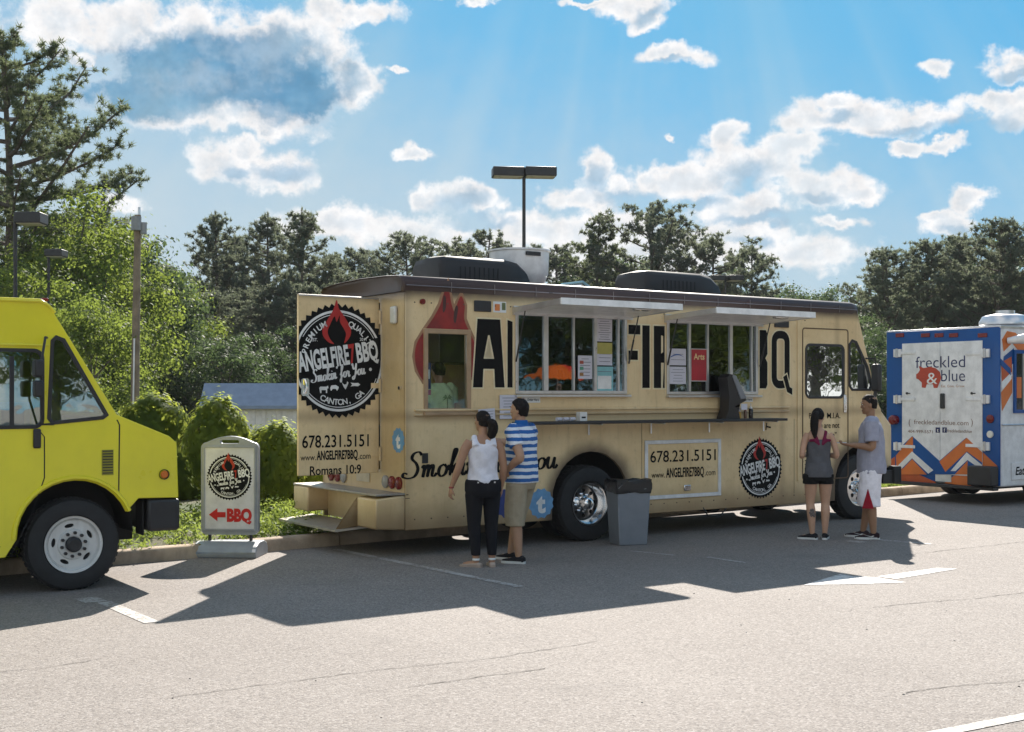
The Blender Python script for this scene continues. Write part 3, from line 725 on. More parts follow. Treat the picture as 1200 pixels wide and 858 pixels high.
lamp_post(850, 323, 52, 'distant double lamp post just above the truck roof right of the vent', [(-.38, .2), (.38, .2)], .05, .6, .22)
Y = 33; x = (156 - CX) / F * Y; z0 = zland(x, Y)
t = thing('utility_pole', 'weathered wooden utility pole between the left trees', 'utility pole', (x, Y, z0)); t.rotation_euler = (0, radians(0.9), 0)
zt = H + (HY - 252) * Y / F - z0
MB().tube([(0, 0, 0), (0, 0, zt * .5), (0, 0, zt)], [.13, .11, .085], 12).build('pole_shaft', WOOD, t)
MB().cyl((0, -.12, zt - .42), .13, .36, 'z', 16).cyl((.16, -.02, zt - .5), .09, .3, 'z', 12).build('pole_canister', pmat('grey_can', (.25, .26, .27), .5), t)
for dz in (0.02, .12): MB().cyl((.05, -.05, zt + dz - .02), .035, .1, 'z', 8).build('insulator', ALU, t)
MB().box(-.09, -.05, -.13, .02, 1.9, 2.6).build('conduit_box', ALU, t)
MB().box(-.02, .02, -.14, -.12, .4, 4.6).build('conduit', ALU, t)

# house ------------------------------------------------------------------
Y = 34; xa, xb = (235 - CX) / F * Y, (400 - CX) / F * Y; z0 = -1.5
t = thing('house', 'low white building with slate blue roof behind the shrubs', 'house', ((xa + xb) / 2, Y, z0)); hw = (xb - xa) / 2
zr = H + (HY - 449) * Y / F - z0; ze = H + (HY - 474) * Y / F - z0
ROOFM = pmat('slate_roof', (0.20, 0.25, 0.34), .7, var=.1, scale=5); SID = pmat('white_siding', (.72, .7, .68), .7)
mb = MB().box(-hw + .15, hw - .15, .1, 5, 0, ze - .05); mb.build('wall', SID, t)
mb = MB(); mb.loft([[(-hw, -.15, ze - .03), (-hw, .42, zr), (-hw, 5.3, zr + .02), (-hw, 5.3, zr - .12), (-hw, .5, zr - .1), (-hw, -.15, ze - .12)],
                    [(hw, -.15, ze - .03), (hw, .42, zr), (hw, 5.3, zr + .02), (hw, 5.3, zr - .12), (hw, .5, zr - .1), (hw, -.15, ze - .12)]]); mb.build('roof', ROOFM, t)
bm0 = MB().box(-.05, .05, .07, .098, 0, ze - .1).build('siding_batten', SID, t); bm0.location.x = -hw + .3
i = 1
while -hw + .3 + i * .28 < hw - .2:
    c = bm0.copy(); COL.objects.link(c); c.location.x = -hw + .3 + i * .28; i += 1
# railing behind the shrubs
p0 = Vector(((196 - CX) / F * 23, 23)); p1 = Vector(((352 - CX) / F * 23.6, 23.6)); L = (p1 - p0).length
RAIL = pmat('rail_metal', (.55, .55, .55), .4, .3)
t = thing('railing', 'pale metal picket railing glimpsed between the shrubs', 'railing', (p0.x, p0.y, zland(*p0)), atan2(p1.y - p0.y, p1.x - p0.x))
for z in (.25, .62, 1.0): MB().box(0, L, -.02, .02, z, z + .04).build('rail', RAIL, t)
pk = MB().box(-.011, .011, -.011, .011, .05, 1.08).build('picket', RAIL, t)
for i in range(1, int(L / .13)):
    c = pk.copy(); COL.objects.link(c); c.location.x = i * .13
for i in range(3): MB().box(-.035, .035, -.035, .035, 0, 1.2).build('post', RAIL, t).location.x = L * i / 2
# ================================================================== VEHICLES
ANG = radians(34.0)
RUB = pmat('tyre_rubber', (0.018, 0.018, 0.019), .75, var=.3, scale=10)
CHROME = pmat('chrome', (.78, .78, .78), .14, 1.0, var=.05)
WHRIM = pmat('white_steel', (.62, .62, .6), .35, .1, var=.1, dirt=.4)
DARK = pmat('underbody_black', (.012, .012, .013), .8)
RED = pmat('flame_red', (.42, .012, .010), .45); REDL = pmat('red_lens', (.16, .010, .010), .25)
BLACKP = pmat('black_print', (.008, .008, .008), .8, spec=.15); WHITEP = pmat('white_print', (.72, .72, .70), .5); CREAM = pmat('cream_print', (.78, .66, .42), .5)
AMB = pmat('amber_lens', (.65, .16, .02), .2)
GLASS = glassmat('window_glass', (.45, .5, .5), .12); CABG = glassmat('cab_glass', (.5, .6, .58), .30)
STEEL = pmat('steel_interior', (.09, .09, .095), .4, .5)
WHITE = pmat('white_paint', (.70, .70, .70), .35, coat=.3, dirt=.25)

def wheel(parent, x, y, r, style, out=-1, wdt=.26):
    """axis along local y; outer face at y, body reaching inwards"""
    s = -out; R = r; rr = R * (.57 if style != 'white' else .60)
    Y = lambda d: y + s * d
    mb = MB(); mb.lathe([(rr, Y(.03)), (rr + .02, Y(.0)), (R * .8, Y(-.012)), (R * .95, Y(.012)), (R * .995, Y(.05)), (R, Y(.07)), (R, Y(wdt - .07)), (R * .95, Y(wdt - .01)), (rr, Y(wdt - .02)), (rr, Y(.03))], (0, 0, 0), 'y', 56)
    for k in range(44):                                       # tread blocks
        a = 2 * pi * k / 44
        M = Matrix.Rotation(a, 4, 'Y') @ Matrix.Translation((0, 0, R - .003))
        ys = sorted((Y(.05), Y(wdt * .45))); mb.box(-.02, .02, ys[0], ys[1], 0, .009, M=M)
        ys = sorted((Y(wdt * .55), Y(wdt - .05))); mb.box(-.02, .02, ys[0], ys[1], 0, .009, M=M)
    w = mb.build('wheel', RUB, parent, ang=40); w.location = (x, 0, r)
    rim = MB(); n = 48
    if style == 'dual':                                       # deep chrome dish
        rim.lathe([(rr * 1.03, Y(-.002)), (rr * 1.03, Y(.012)), (rr * .95, Y(.012)), (rr * .92, Y(.04)), (rr * .86, Y(.13)), (rr * .78, Y(.15))], (0, 0, 0), 'y', n)
        din = .15; fr = lambda a, b, c: (a, Y(din - c), b)
        rim.plate([circ(0, 0, rr * .80, n)] + [circ(rr * .60 * cos(q), rr * .60 * sin(q), rr * .095, 12) for q in [2 * pi * k / 8 for k in range(8)]], fr, -.01, .01)
        hub = [(rr * .33, Y(din - .01)), (rr * .33, Y(din - .05)), (rr * .27, Y(din - .09)), (rr * .27, Y(din - .13)), (rr * .18, Y(din - .15)), (.001, Y(din - .155))]
        lr, ln = rr * .42, 8
    elif style == 'front':
        rim.lathe([(rr * 1.03, Y(-.002)), (rr * 1.03, Y(.012)), (rr * .94, Y(.014)), (rr * .88, Y(.05)), (rr * .80, Y(.06))], (0, 0, 0), 'y', n)
        din = .055; fr = lambda a, b, c: (a, Y(din - c), b)
        rim.plate([circ(0, 0, rr * .82, n)] + [circ(rr * .62 * cos(q), rr * .62 * sin(q), rr * .12, 12) for q in [2 * pi * k / 8 for k in range(8)]], fr, -.01, .01)
        hub = [(rr * .33, Y(din - .01)), (rr * .33, Y(din - .06)), (rr * .24, Y(din - .1)), (.001, Y(din - .105))]; lr, ln = rr * .42, 8
    else:
        rim.lathe([(rr * 1.03, Y(-.002)), (rr * 1.03, Y(.012)), (rr * .95, Y(.014)), (rr * .90, Y(.045)), (rr * .84, Y(.05))], (0, 0, 0), 'y', n)
        din = .05; fr = lambda a, b, c: (a, Y(din - c), b)
        holes = []
        for k in range(5):
            q = 2 * pi * k / 5 + .5; c0 = (rr * .68 * cos(q), rr * .68 * sin(q))
            holes.append([(c0[0] - sin(q) * rr * .17 * cos(t) + cos(q) * rr * .075 * sin(t), c0[1] + cos(q) * rr * .17 * cos(t) + sin(q) * rr * .075 * sin(t)) for t in [2 * pi * j / 14 for j in range(14)]])
        rim.plate([circ(0, 0, rr * .86, n)] + holes, fr, -.01, .01)
        rim.lathe([(rr * .55, Y(din - .011)), (rr * .52, Y(din - .03)), (rr * .30, Y(din - .03))], (0, 0, 0), 'y', n)
        hub = [(rr * .27, Y(din - .02)), (rr * .27, Y(din - .07)), (rr * .2, Y(din - .09)), (.001, Y(din - .09))]; lr, ln = rr * .42, 10
    rm = rim.build('rim', CHROME if style != 'white' else WHRIM, w, ang=40)
    MB().lathe(hub, (0, 0, 0), 'y', 24).build('hub_cap', CHROME if style != 'white' else BLK, w)
    ly = din - (.03 if style == 'white' else .01); nb0 = None
    for k in range(ln):
        q = 2 * pi * k / ln + .2; ys = sorted((Y(ly), Y(ly - .03)))
        if nb0 is None: nb0 = o_n = MB().cyl((0, ys[0], 0), .016, ys[1] - ys[0], 'y', 6).build('lug_nut', CHROME if style != 'white' else BLK, w)
        else: o_n = nb0.copy(); COL.objects.link(o_n)
        o_n.location = (lr * cos(q), 0, lr * sin(q))
    MB().cyl((0, min(Y(din + .02), Y(wdt)), 0), rr * .98, abs(wdt - din - .02), 'y', 24).build('brake_drum', DARK, w)
    return w

def clip(P, n, d):
    """keep the part of polygon P with n.p <= d"""
    out = []
    for i in range(len(P)):
        a, b = P[i - 1], P[i]; da = a[0] * n[0] + a[1] * n[1] - d; db = b[0] * n[0] + b[1] * n[1] - d
        if (da > 0) != (db > 0): t = da / (da - db); out.append((a[0] + (b[0] - a[0]) * t, a[1] + (b[1] - a[1]) * t))
        if db <= 0: out.append(b)
    return out
def badge(fr, R, name, parent, c0=0.0, ang=radians(9), lim=None):
    """round saw-toothed badge; slots 0 black 1 white 2 red"""
    mb = MB(); n = 46; P = []
    for k in range(n):
        a0, a1 = 2 * pi * k / n, 2 * pi * (k + .55) / n
        P += [(R * .935 * cos(a0), R * .935 * sin(a0)), (R * cos(a1), R * sin(a1))]
    f = fr
    if lim: P = clip(clip(P, (-1, 0), -lim[0]), (1, 0), lim[1])
    mb.plate([P], f, c0, c0 + .0015, 0)
    l = c0 + .0035
    def ring(r0, r1, a0, a1, c, mi=1, k=40):
        vs = []
        for i in range(k + 1):
            a = a0 + (a1 - a0) * i / k; cl_ = (lambda v: max(lim[0], min(lim[1], v))) if lim else (lambda v: v); vs += [f(cl_(r0 * R * cos(a)), r0 * R * sin(a), c), f(cl_(r1 * R * cos(a)), r1 * R * sin(a), c)]
        mb.add(vs, [(2 * i, 2 * i + 1, 2 * i + 3, 2 * i + 2) for i in range(k)], mi)
    ring(.838, .880, -radians(8), pi - radians(5) + radians(0), l); ring(.838, .880, pi + radians(12), 2 * pi - radians(3), l)
    ring(.80, .812, radians(25), pi - radians(30), l); ring(.80, .812, pi + radians(25), 2 * pi - radians(22), l)
    # flame
    fl = lambda P: [((x * .84 - .03) * R, (.26 + y * .80) * R) for x, y in smooth_line(P, 4, True)]
    outer = [(-.02, 1.0), (.03, .82), (.12, .70), (.30, .42), (.30, .22), (.16, .06), (.20, .25), (.16, .36), (.06, .52), (.05, .66), (-.02, .52), (-.07, .64), (-.17, .46), (-.23, .30), (-.17, .14), (-.08, .04), (-.22, .08), (-.34, .22), (-.34, .38), (-.26, .52), (-.10, .78)]
    mb.plate([fl(outer)], f, l + .001, None, 2)
    arc_text(mb, 'PREMIUM', f, 0, 0, R * .635, radians(141), R * .105, l + .001, .02, 1, .150)
    arc_text(mb, 'QUALITY', f, 0, 0, R * .635, radians(45), R * .105, l + .001, .02, 1, .140)
    arc_text(mb, 'CANTON, GA', f, 0, 0, R * .765, radians(-84), R * .105, l + .001, .02, 1, .125, True)
    text(mb, 'EST.', f, -R * .48, R * .33, R * .055, c=l + .001, bold=.01, mi=1); text(mb, '2011', f, R * .48, R * .36, R * .055, c=l + .001, bold=.01, mi=1)
    t = tan = math.tan(ang)
    # dark band so that the name reads over the rings
    e0, e1 = (max(-.92 * R, lim[0]), min(.92 * R, lim[1])) if lim else (-.92 * R, .92 * R)
    mb.add([f(e0, -R * .11 + e0 * t, l + .0006), f(e1, -R * .11 + e1 * t, l + .0006), f(e1, R * .30 + e1 * t, l + .0006), f(e0, R * .30 + e0 * t, l + .0006)], [(0, 1, 2, 3)], 0)
    xa, wa, x7, xb_, wb_ = (-.36, 1.16, .305, .665, .50) if not lim else (-.275, 1.0, .285, .585, .44)
    text(mb, 'ANGELFIRE', f, R * xa, R * (-.075 + xa * t), R * .34, R * wa, l + .002, .035, 0, 1, 'C', ang)
    text(mb, '7', f, R * x7, R * (-.075 + x7 * t), R * .34, R * .12, l + .002, .03, 0, 2, 'C', ang)
    text(mb, 'BBQ', f, R * xb_, R * (-.075 + xb_ * t), R * .34, R * wb_, l + .002, .035, 0, 1, 'C', ang)
    script(mb, "Smokin' for You", f, 0, -R * .30, R * 1.05, R * .22, l + .002, 1, ang, .15)
    for sx in (-1, 1): mb.plate([circ(sx * R * .63, -R * .24 + sx * R * .1, R * .03, 10)], f, l + .001, None, 1)
    for i, (ix, iy) in enumerate(((-.30, -.50), (-.09, -.47), (.12, -.43), (.33, -.41))):      # little animals
        s = R * .085; q = lambda P: [(R * ix + a * s, R * iy + b * s) for a, b in P]
        shp = [[(-1, .3), (-.8, .6), (.6, .6), (1, .8), (1.1, .3), (.8, .2), (.8, -.7), (.5, -.7), (.5, -.1), (-.5, -.1), (-.5, -.7), (-.8, -.7)],
               [(-1, 0), (-.7, .5), (.3, .6), (1, .2), (.9, -.2), (.6, -.6), (.3, -.2), (-.4, -.2), (-.7, -.6), (-.9, -.5)],
               [(-.8, .7), (-.2, .2), (.3, .3), (.5, .9), (.8, .6), (.5, -.1), (.1, -.8), (-.3, -.3)],
               [(-1.2, .4), (-.8, 0), (-1.2, -.4), (-.3, -.3), (.6, -.35), (1.1, 0), (.6, .35), (-.3, .3)]][i]
        mb.plate([q(shp)], f, l + .001, None, 1)
    return mb.build(name, [BLACKP, WHITEP, RED], parent, smooth=False, fix=False)

# ------------------------------------------------------------------ TAN FOOD TRUCK
P0 = (0.96, 15.72)
S = plane_map(P0, ANG)
def tan_paint():
    m = bpy.data.materials.new('tan_paint'); m.use_nodes = True; nt = m.node_tree; b = nt.nodes['Principled BSDF']
    t = nd(nt, 'ShaderNodeTexCoord').outputs['Object']; sx = nd(nt, 'ShaderNodeSeparateXYZ', ins={0: t})
    n1 = noise(nt, t, 1.6, 5, 0.6); n2 = noise(nt, t, 11, 5, 0.65)
    c = mixc(nt, sstep(nt, n1, .3, .7), (.70, .505, .26), (.82, .625, .35))
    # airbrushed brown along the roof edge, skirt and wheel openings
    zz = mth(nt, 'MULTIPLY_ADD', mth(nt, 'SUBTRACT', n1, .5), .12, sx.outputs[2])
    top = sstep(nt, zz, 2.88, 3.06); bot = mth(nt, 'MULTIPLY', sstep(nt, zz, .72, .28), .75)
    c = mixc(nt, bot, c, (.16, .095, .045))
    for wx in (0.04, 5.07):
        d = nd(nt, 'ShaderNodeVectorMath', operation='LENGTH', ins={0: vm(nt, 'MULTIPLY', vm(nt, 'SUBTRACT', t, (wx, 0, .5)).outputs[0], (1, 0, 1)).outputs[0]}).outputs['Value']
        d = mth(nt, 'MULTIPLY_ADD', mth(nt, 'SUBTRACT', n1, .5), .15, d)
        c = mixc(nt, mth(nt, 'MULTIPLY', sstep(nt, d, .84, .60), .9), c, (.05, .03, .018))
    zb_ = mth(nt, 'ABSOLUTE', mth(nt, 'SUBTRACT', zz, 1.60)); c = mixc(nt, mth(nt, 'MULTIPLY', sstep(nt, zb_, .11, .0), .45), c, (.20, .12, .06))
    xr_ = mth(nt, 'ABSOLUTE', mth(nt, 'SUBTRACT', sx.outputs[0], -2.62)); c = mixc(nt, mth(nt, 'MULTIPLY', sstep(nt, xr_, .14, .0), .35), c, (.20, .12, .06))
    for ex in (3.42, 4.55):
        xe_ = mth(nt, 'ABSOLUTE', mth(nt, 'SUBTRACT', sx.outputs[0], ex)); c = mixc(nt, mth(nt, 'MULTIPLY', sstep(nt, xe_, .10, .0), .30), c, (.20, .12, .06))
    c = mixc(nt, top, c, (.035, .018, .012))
    c = mixc(nt, mth(nt, 'MULTIPLY', sstep(nt, n2, .52, .78), .35), c, (.32, .21, .11))
    dr = noise(nt, vm(nt, 'MULTIPLY', t, (7, 7, .5)).outputs[0], 2.5, 5, 0.7)
    c = mixc(nt, mth(nt, 'MULTIPLY', sstep(nt, dr, .52, .78), .28), c, (.26, .17, .08))
    nt.links.new(c, b.inputs['Base Color']); b.inputs['Roughness'].default_value = .42; b.inputs['Coat Weight'].default_value = .25; b.inputs['Coat Roughness'].default_value = .12
    bn = nd(nt, 'ShaderNodeBump', ins={'Height': noise(nt, t, 1.1, 3, .5), 'Strength': .25, 'Distance': .03}); nt.links.new(bn.outputs[0], b.inputs['Normal'])
    return m
TAN = tan_paint(); ROOFB = pmat('brown_roof', (.040, .018, .014), .5, coat=.1); SEAM = pmat('seam_brown', (.10, .06, .03), .7)  # SEAM: dark brown joint lines of the panels and cab door
T = thing('food_truck', 'long tan barbecue food truck with open serving windows and round flame badge', 'food truck', (P0[0], P0[1], 0), ANG)
WD = 2.15; XR = -2.62; XF = 5.0; ZB = .30; ZT = 3.12
fs = lambda a, b, c: (a, -c, b)                      # side frame (c outwards)
def sr(pa, pb):                                      # pixel corners -> rectangle on the side plane
    (a0, b0), (a1, b1) = S(*pa), S(*pb); return min(a0, a1), max(a0, a1), min(b0, b1), max(b0, b1)
w1 = (S(606, 400)[0], S(732, 400)[0], S(606, 459)[1], S(606, 368)[1])
w2 = (S(783, 400)[0], S(886, 400)[0], S(783, 460)[1], S(783, 377)[1])
ws = sr((500, 480), (548, 391))
cd = sr((945, 465), (988, 406))
def arch(cx, r, z0, cz, n=14):
    return [(cx - r * cos(pi * k / n) * 1, cz + r * sin(pi * k / n)) for k in range(n + 1)]
bot = [(XR, ZB), (.04 - .60, ZB)] + arch(.04, .60, ZB, .53) + [(.04 + .60, ZB)]
side = bot + [(5.07 - .56, ZB)] + arch(5.07, .56, ZB, .53)[:14] + [(5.07 + .50, .72)] + [(5.52, 1.0), (5.52, 1.62), (5.46, 1.70), (4.97, ZT), (XR, ZT)]
holes = [rect(*w1), rect(*w2), rect(*ws), rrect(cd[0], cd[1], cd[2], cd[3], .07), None]
q0 = S(996, 400); q1 = S(1021, 456); qx0, qz1 = q0; qx1, qz0 = q1
quarter = [(qx0, qz0 + .05), (qx0 + .05, qz0), (qx1 - .03, qz0), (qx1, qz0 + .05), (qx1 - .10, qz0 + .33), (qx0 + .13, qz1 - .02), (qx0 + .05, qz1), (qx0, qz1 - .05)]
holes[4] = quarter
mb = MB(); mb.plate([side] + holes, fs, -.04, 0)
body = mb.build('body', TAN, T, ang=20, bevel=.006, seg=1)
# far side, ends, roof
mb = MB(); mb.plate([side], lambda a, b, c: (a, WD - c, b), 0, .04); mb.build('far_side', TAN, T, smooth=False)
mb = MB().box(XR + .02, -.70, .045, WD - .045, .60, .64, 0).box(-.70, .80, .045, WD - .045, 1.14, 1.18, 0).box(.80, 4.3, .045, WD - .045, .60, .64, 0).box(4.3, 5.4, .72, WD - .72, .60, .64)
mb.build('floor_panel', STEEL, T, smooth=False)
rprof = [(0.003, ZT - .10), (-.02, ZT - .02), (0.0, ZT + .05), (.06, ZT + .085), (.4, ZT + .11), (WD / 2, ZT + .125), (WD - .4, ZT + .11), (WD - .06, ZT + .085), (WD, ZT + .05), (WD + .02, ZT - .02), (WD - .003, ZT - .10)]
def rring(x, k, dz=0): return [(x, WD / 2 + (y - WD / 2) * k, ZT - .10 + (z - ZT + .10) * k + dz) for y, z in rprof]
mb = MB(); mb.loft([rring(XR - .005, .93), rring(XR - .04, .97), rring(XR - .02, 1), rring(XF - .12, 1), rring(XF + .0, .98, -.01), rring(XF + .07, .93, -.05)])
mb.build('roof', ROOFB, T, ang=50)
mb = MB()
for x in [XR + .6 * k for k in range(1, 13)]: mb.box(x - .004, x + .004, -.024, -.019, ZT - .08, ZT + .03)
mb.tube([(XR, -.028, ZT - .03), (XF - .05, -.028, ZT - .03)], .006, 5)
mb.build('roof_trim', pmat('roof_edge_metal', (.25, .22, .22), .3, .7), T)
# windscreen end and bonnet
mb = MB()
ft = [(0.0, 1.70), (0.0, ZT - .02)]
mb.loft([[(5.46, 0.003, 1.70), (5.46, WD - .003, 1.70), (5.42, WD - .003, 1.70), (5.42, 0.003, 1.70)], [(4.98, 0.003, ZT - .1), (4.98, WD - .003, ZT - .1), (4.94, WD - .003, ZT - .1), (4.94, 0.003, ZT - .1)]])
mb.build('windscreen', CABG, T)
mb = MB(); mb.loft([[(5.521, y, z) for y, z in ((.01, .72), (.01, 1.62), (WD - .01, 1.62), (WD - .01, .72))], [(5.86, y, z) for y, z in ((.10, .74), (.10, 1.40), (WD - .10, 1.40), (WD - .10, .74))], [(5.92, y, z) for y, z in ((.14, .78), (.14, 1.34), (WD - .14, 1.34), (WD - .14, .78))]])
mb.build('bonnet', TAN, T, bevel=.03)
MB().box(5.93, 5.98, .5, WD - .5, .85, 1.25).build('grille', BLK, T)
for y in (.32, WD - .32): MB().cyl((5.92, y, 1.08), .10, .03, 'x', 20).build('headlight', CHROME, T)
MB().box(5.80, 5.98, -.01, WD + .01, .50, .76).build('front_bumper', DARK, T, bevel=.02)
MB().box(5.60, 5.88, .02, .35, .50, .70).build('bumper_mount', BLK, T, bevel=.01)
# rear end: jambs, header, skirt, open doorway, step
fr_r = lambda a, b, c: (XR - c, a, b)                # rear frame: a = y
mb = MB(); mb.plate([rect(0.003, WD - .003, ZB + .3, ZT - .02), rect(.62, WD - .35, .96, 2.93)], fr_r, -.04, 0); mb.build('rear_wall', TAN, T, smooth=False, bevel=.01)
# rear door swung open against the far left, hinged on the near jamb
hx, hy = XR - .03, .58; da = radians(3.0)
DW = 1.05; DZ0, DZ1 = .93, 2.98
fd = lambda a, b, c: (hx - a * cos(da) + c * sin(da), hy - a * sin(da) * -1 * 0 - c * cos(da) + a * sin(da) * -.0, b)
fd = lambda a, b, c: (hx + a * cos(da) + c * sin(da) * -1, hy + a * sin(da) - c, b)     # a<0 runs to the rear
mb = MB(); mb.plate([rect(-DW, 0, DZ0, DZ1)], fd, -.045, 0); door = mb.build('rear_door', TAN, T, smooth=False, bevel=.008)
mb = MB(); mb.plate([rect(-DW + .01, -.01, DZ1 - .02, DZ1 - .005)], fd, 0, .006); mb.build('door_edge', ALU, door)
for z in (1.15, 1.95, 2.75): MB().cyl((hx + .005, hy - .015, z - .08), .016, .16, 'z', 8).box(hx - .11, hx + .01, hy - .012, hy - .003, z - .03, z + .03).build('hinge', TAN, T)
_o = Matrix.Translation((P0[0], P0[1], 0)) @ Matrix.Rotation(ANG, 4, 'Z') @ Vector(fd(0, 0, 0)); DP = plane_map((_o.x, _o.y), ANG + da)
bcd = DP(397, 423)
bd = badge(lambda a, b, c: fd(a + bcd[0], b + bcd[1], c), .66, 'round_badge', door, .003, lim=(-DW - bcd[0] + .004, -bcd[0] + .02))
mb = MB(); ft_ = lambda a, b, c: fd(a - .5, b, c)
def dl_(px0, px1, pyb, capx): a0, b0 = DP(px0, pyb); a1 = DP(px1, pyb)[0]; return ((a0 + a1) / 2 + .5, b0, capx, a1 - a0)
text(mb, '678.231.5151', ft_, *dl_(354, 432, 525, .145), .004, .012, 0, 0)
text(mb, 'www.', ft_, *dl_(352, 370, 540, .075), .004, 0.0, 0, 0); text(mb, 'ANGELFIRE7BBQ', ft_, *dl_(371, 419, 539, .105), .004, .03, 0, 0); text(mb, '.com', ft_, *dl_(420, 434, 538, .075), .004, 0.0, 0, 0)
text(mb, 'Romans 10:9', ft_, *dl_(363, 423, 557, .105), .004, .015, 0, 0)
mb.build('door_lettering', BLACKP, door, smooth=False, fix=False)
mb = MB(); mb.plate([rrect(-DW + .03, -DW + .13, 1.83, 2.03, .03)], fd, 0, .02); mb.tube([fd(-DW + .07, 1.85, .03), fd(-DW + .09, 1.93, .05), fd(-DW + .07, 2.02, .03)], .012, 8); mb.build('latch', CHROME, door)
# near jamb fittings
MB().box(XR - .05, XR - .002, .17, .29, 2.66, 2.86).build('marker_lamp', pmat('frosted_lens', (.62, .6, .55), .3), T, bevel=.02)
MB().cyl((XR - .03, .10, 1.92), .022, .03, 'x', 12).build('lock', CHROME, T)
def tbadge(fr, r, name, parent, col, mark=True, k=12):
    mb = MB(); P = [((r if i % 2 else r * .88) * cos(pi * i / k), (r if i % 2 else r * .88) * sin(pi * i / k)) for i in range(2 * k)]
    mb.plate([P], fr, .003, .0045, 0)
    if mark:
        text(mb, 't', fr, -r * .02, -r * .55, r * 1.15, r * .72, .006, .05, 0, 1)
    return mb.build(name, [col, WHITEP], parent, smooth=False, fix=False)
TBL = pmat('sky_blue_print', (.13, .30, .50), .5)
tbadge(lambda a, b, c: (XR - c, .16 - a, 1.32 + b), .15, 'round_t_sticker', T, TBL)
for y in (.14, .30, .46, 1.55, 1.72, 1.9): MB().lathe([(.075, XR - .002), (.075, XR - .02), (.06, XR - .03), (.001, XR - .032)], (0, y, .83), 'x', 18).build('tail_light', REDL if y not in (.46, 1.55) else pmat('grey_lens', (.3, .28, .26), .2), T)
mb = MB(); mb.plate([rect(.86, 1.20, .80, .92)], fr_r, .0, .01); mb.build('number_plate', pmat('plate_tan', (.5, .42, .3), .5), T)
DIAM = pmat('tread_plate', (.40, .36, .30), .4, .5, bump=.8, bscale=35)
sb = MB(); sb.loft([[(XR - .001, y, z) for y, z in ((-.003, .30), (-.003, .70), (.50, .70), (.50, .30))], [(XR - .38, y, z) for y, z in ((-.003, .33), (-.003, .67), (.46, .67), (.46, .33))]])
sb.build('step_box', TAN, T, bevel=.02)
MB().box(XR - .38, XR - .002, -.002, WD + .08, .703, .725).build('step_tread', DIAM, T, bevel=.004)
MB().box(XR - .38, XR - .01, 1.80, WD + .07, .40, .70).build('step_box', TAN, T, bevel=.02)
mb = MB(); mb.loft([[(XR - .58, .62, .26), (XR - .58, 2.22, .26), (XR - .58, 2.22, .285), (XR - .58, .62, .285)], [(XR - .12, .52, .30), (XR - .12, 2.22, .30), (XR - .12, 2.22, .325), (XR - .12, .52, .325)]]); mb.build('lower_step', DIAM, T)
mb = MB(); mb.loft([[(XR - .38, .47, .66), (XR - .36, .47, .66), (XR - .54, .64, .29), (XR - .56, .64, .29)], [(XR - .10, .47, .66), (XR - .08, .47, .66), (XR - .10, .64, .31), (XR - .12, .64, .31)]]); mb.build('step_gusset', TAN, T)
MB().box(XR - .10, XR - .01, .50, 1.80, .34, .70).build('step_riser', TAN, T)
# panel seams and mouldings on the near side
mb = MB()
for a, z in ((S(935, 400)[0], None),):
    mb.box(a - .02, a + .02, -.014, -.001, .62, 2.96)
mb.build('vertical_moulding', TAN, T, bevel=.004)
z1 = 1.61
for dz in (0, .055):
    MB().tube([(-2.5, -.012, z1 + dz), (S(912, 489)[0] + .2, -.012, z1 + dz)], .014, 8).build('belt_moulding', TAN, T)
mb = MB(); mb.plate([rect(XR + .01, S(474, 400)[0] + .05, .70, .712)], fs, .001, .003)
for a in (S(598, 500)[0], S(752, 500)[0], S(934, 500)[0] - .06): mb.plate([rect(a - .003, a + .003, .45, 1.5)], fs, .001, .0025)
a = S(480, 500)[0]; mb.plate([rect(XR, a, .66, .668)], fs, .001, .0025)
mb.build('panel_seam', SEAM, T, smooth=False)
MB().cyl((XR + .35, -.012, 2.98), .0, .0, 'y', 8) if False else None
rv = MB().cyl((0, -.006, 0), .009, .006, 'y', 6).build('rivet', TAN, T, smooth=False)
first = True
for x in [XR + .12 + .22 * k for k in range(30)]:
    for z in (2.90, .42):
        if z < 1 and (abs(x - .04) < .8 or x > 4.2): continue
        if first: rv.location = (x, 0, z); first = False; continue
        c = rv.copy(); COL.objects.link(c); c.location = (x, 0, z)
# ---- big name on the side
def letter(polys, name, c=.004, grow=.018):
    mb = MB(); out = offset_poly(polys[0], grow); hl = [offset_poly(h, -grow) for h in polys[1:]]
    mb.plate([out] + hl, fs, c - .002, c, 1); mb.plate(polys, fs, c, c + .002, 0)
    return mb.build(name, [BLACKP, CREAM], T, smooth=False, fix=False)
B0, B1 = 1.93, 2.74
ax0, ax1 = S(554, 450)[0], S(591, 450)[0]; am = (ax0 + ax1) / 2; st = .15
aw = ax1 - ax0
lerp = lambda p, q, t: p + (q - p) * t
legi = .30 * aw
letter([[(ax0, B0), (ax0 + legi, B0), (ax0 + legi + .012, B0 + .22), (ax1 - legi - .012, B0 + .22), (ax1 - legi, B0), (ax1, B0), (am + .16, B1), (am - .16, B1)],
        [(am - .075, B0 + .34), (am + .075, B0 + .34), (am + .012, B1 - .19), (am - .012, B1 - .19)]], 'letter_A')
nx = S(594.5, 450)[0]
letter([[(nx, B0), (w1[0] - .07, B0), (w1[0] - .07, B1 - .02), (nx, B1)]], 'letter_N')
fx0, fx1 = w1[1] + .06, S(750, 450)[0]
letter([[(fx0, B1 - .12), (fx1, B1 - .12), (fx1, B1), (fx0, B1)]], 'letter_F'); letter([[(fx0, B0 + .36), (fx1 - .04, B0 + .36), (fx1 - .04, B0 + .48), (fx0, B0 + .48)]], 'letter_F')
ix0, ix1 = S(752.5, 450)[0], S(761, 450)[0]; letter([rect(ix0, ix1, B0, B1)], 'letter_I')
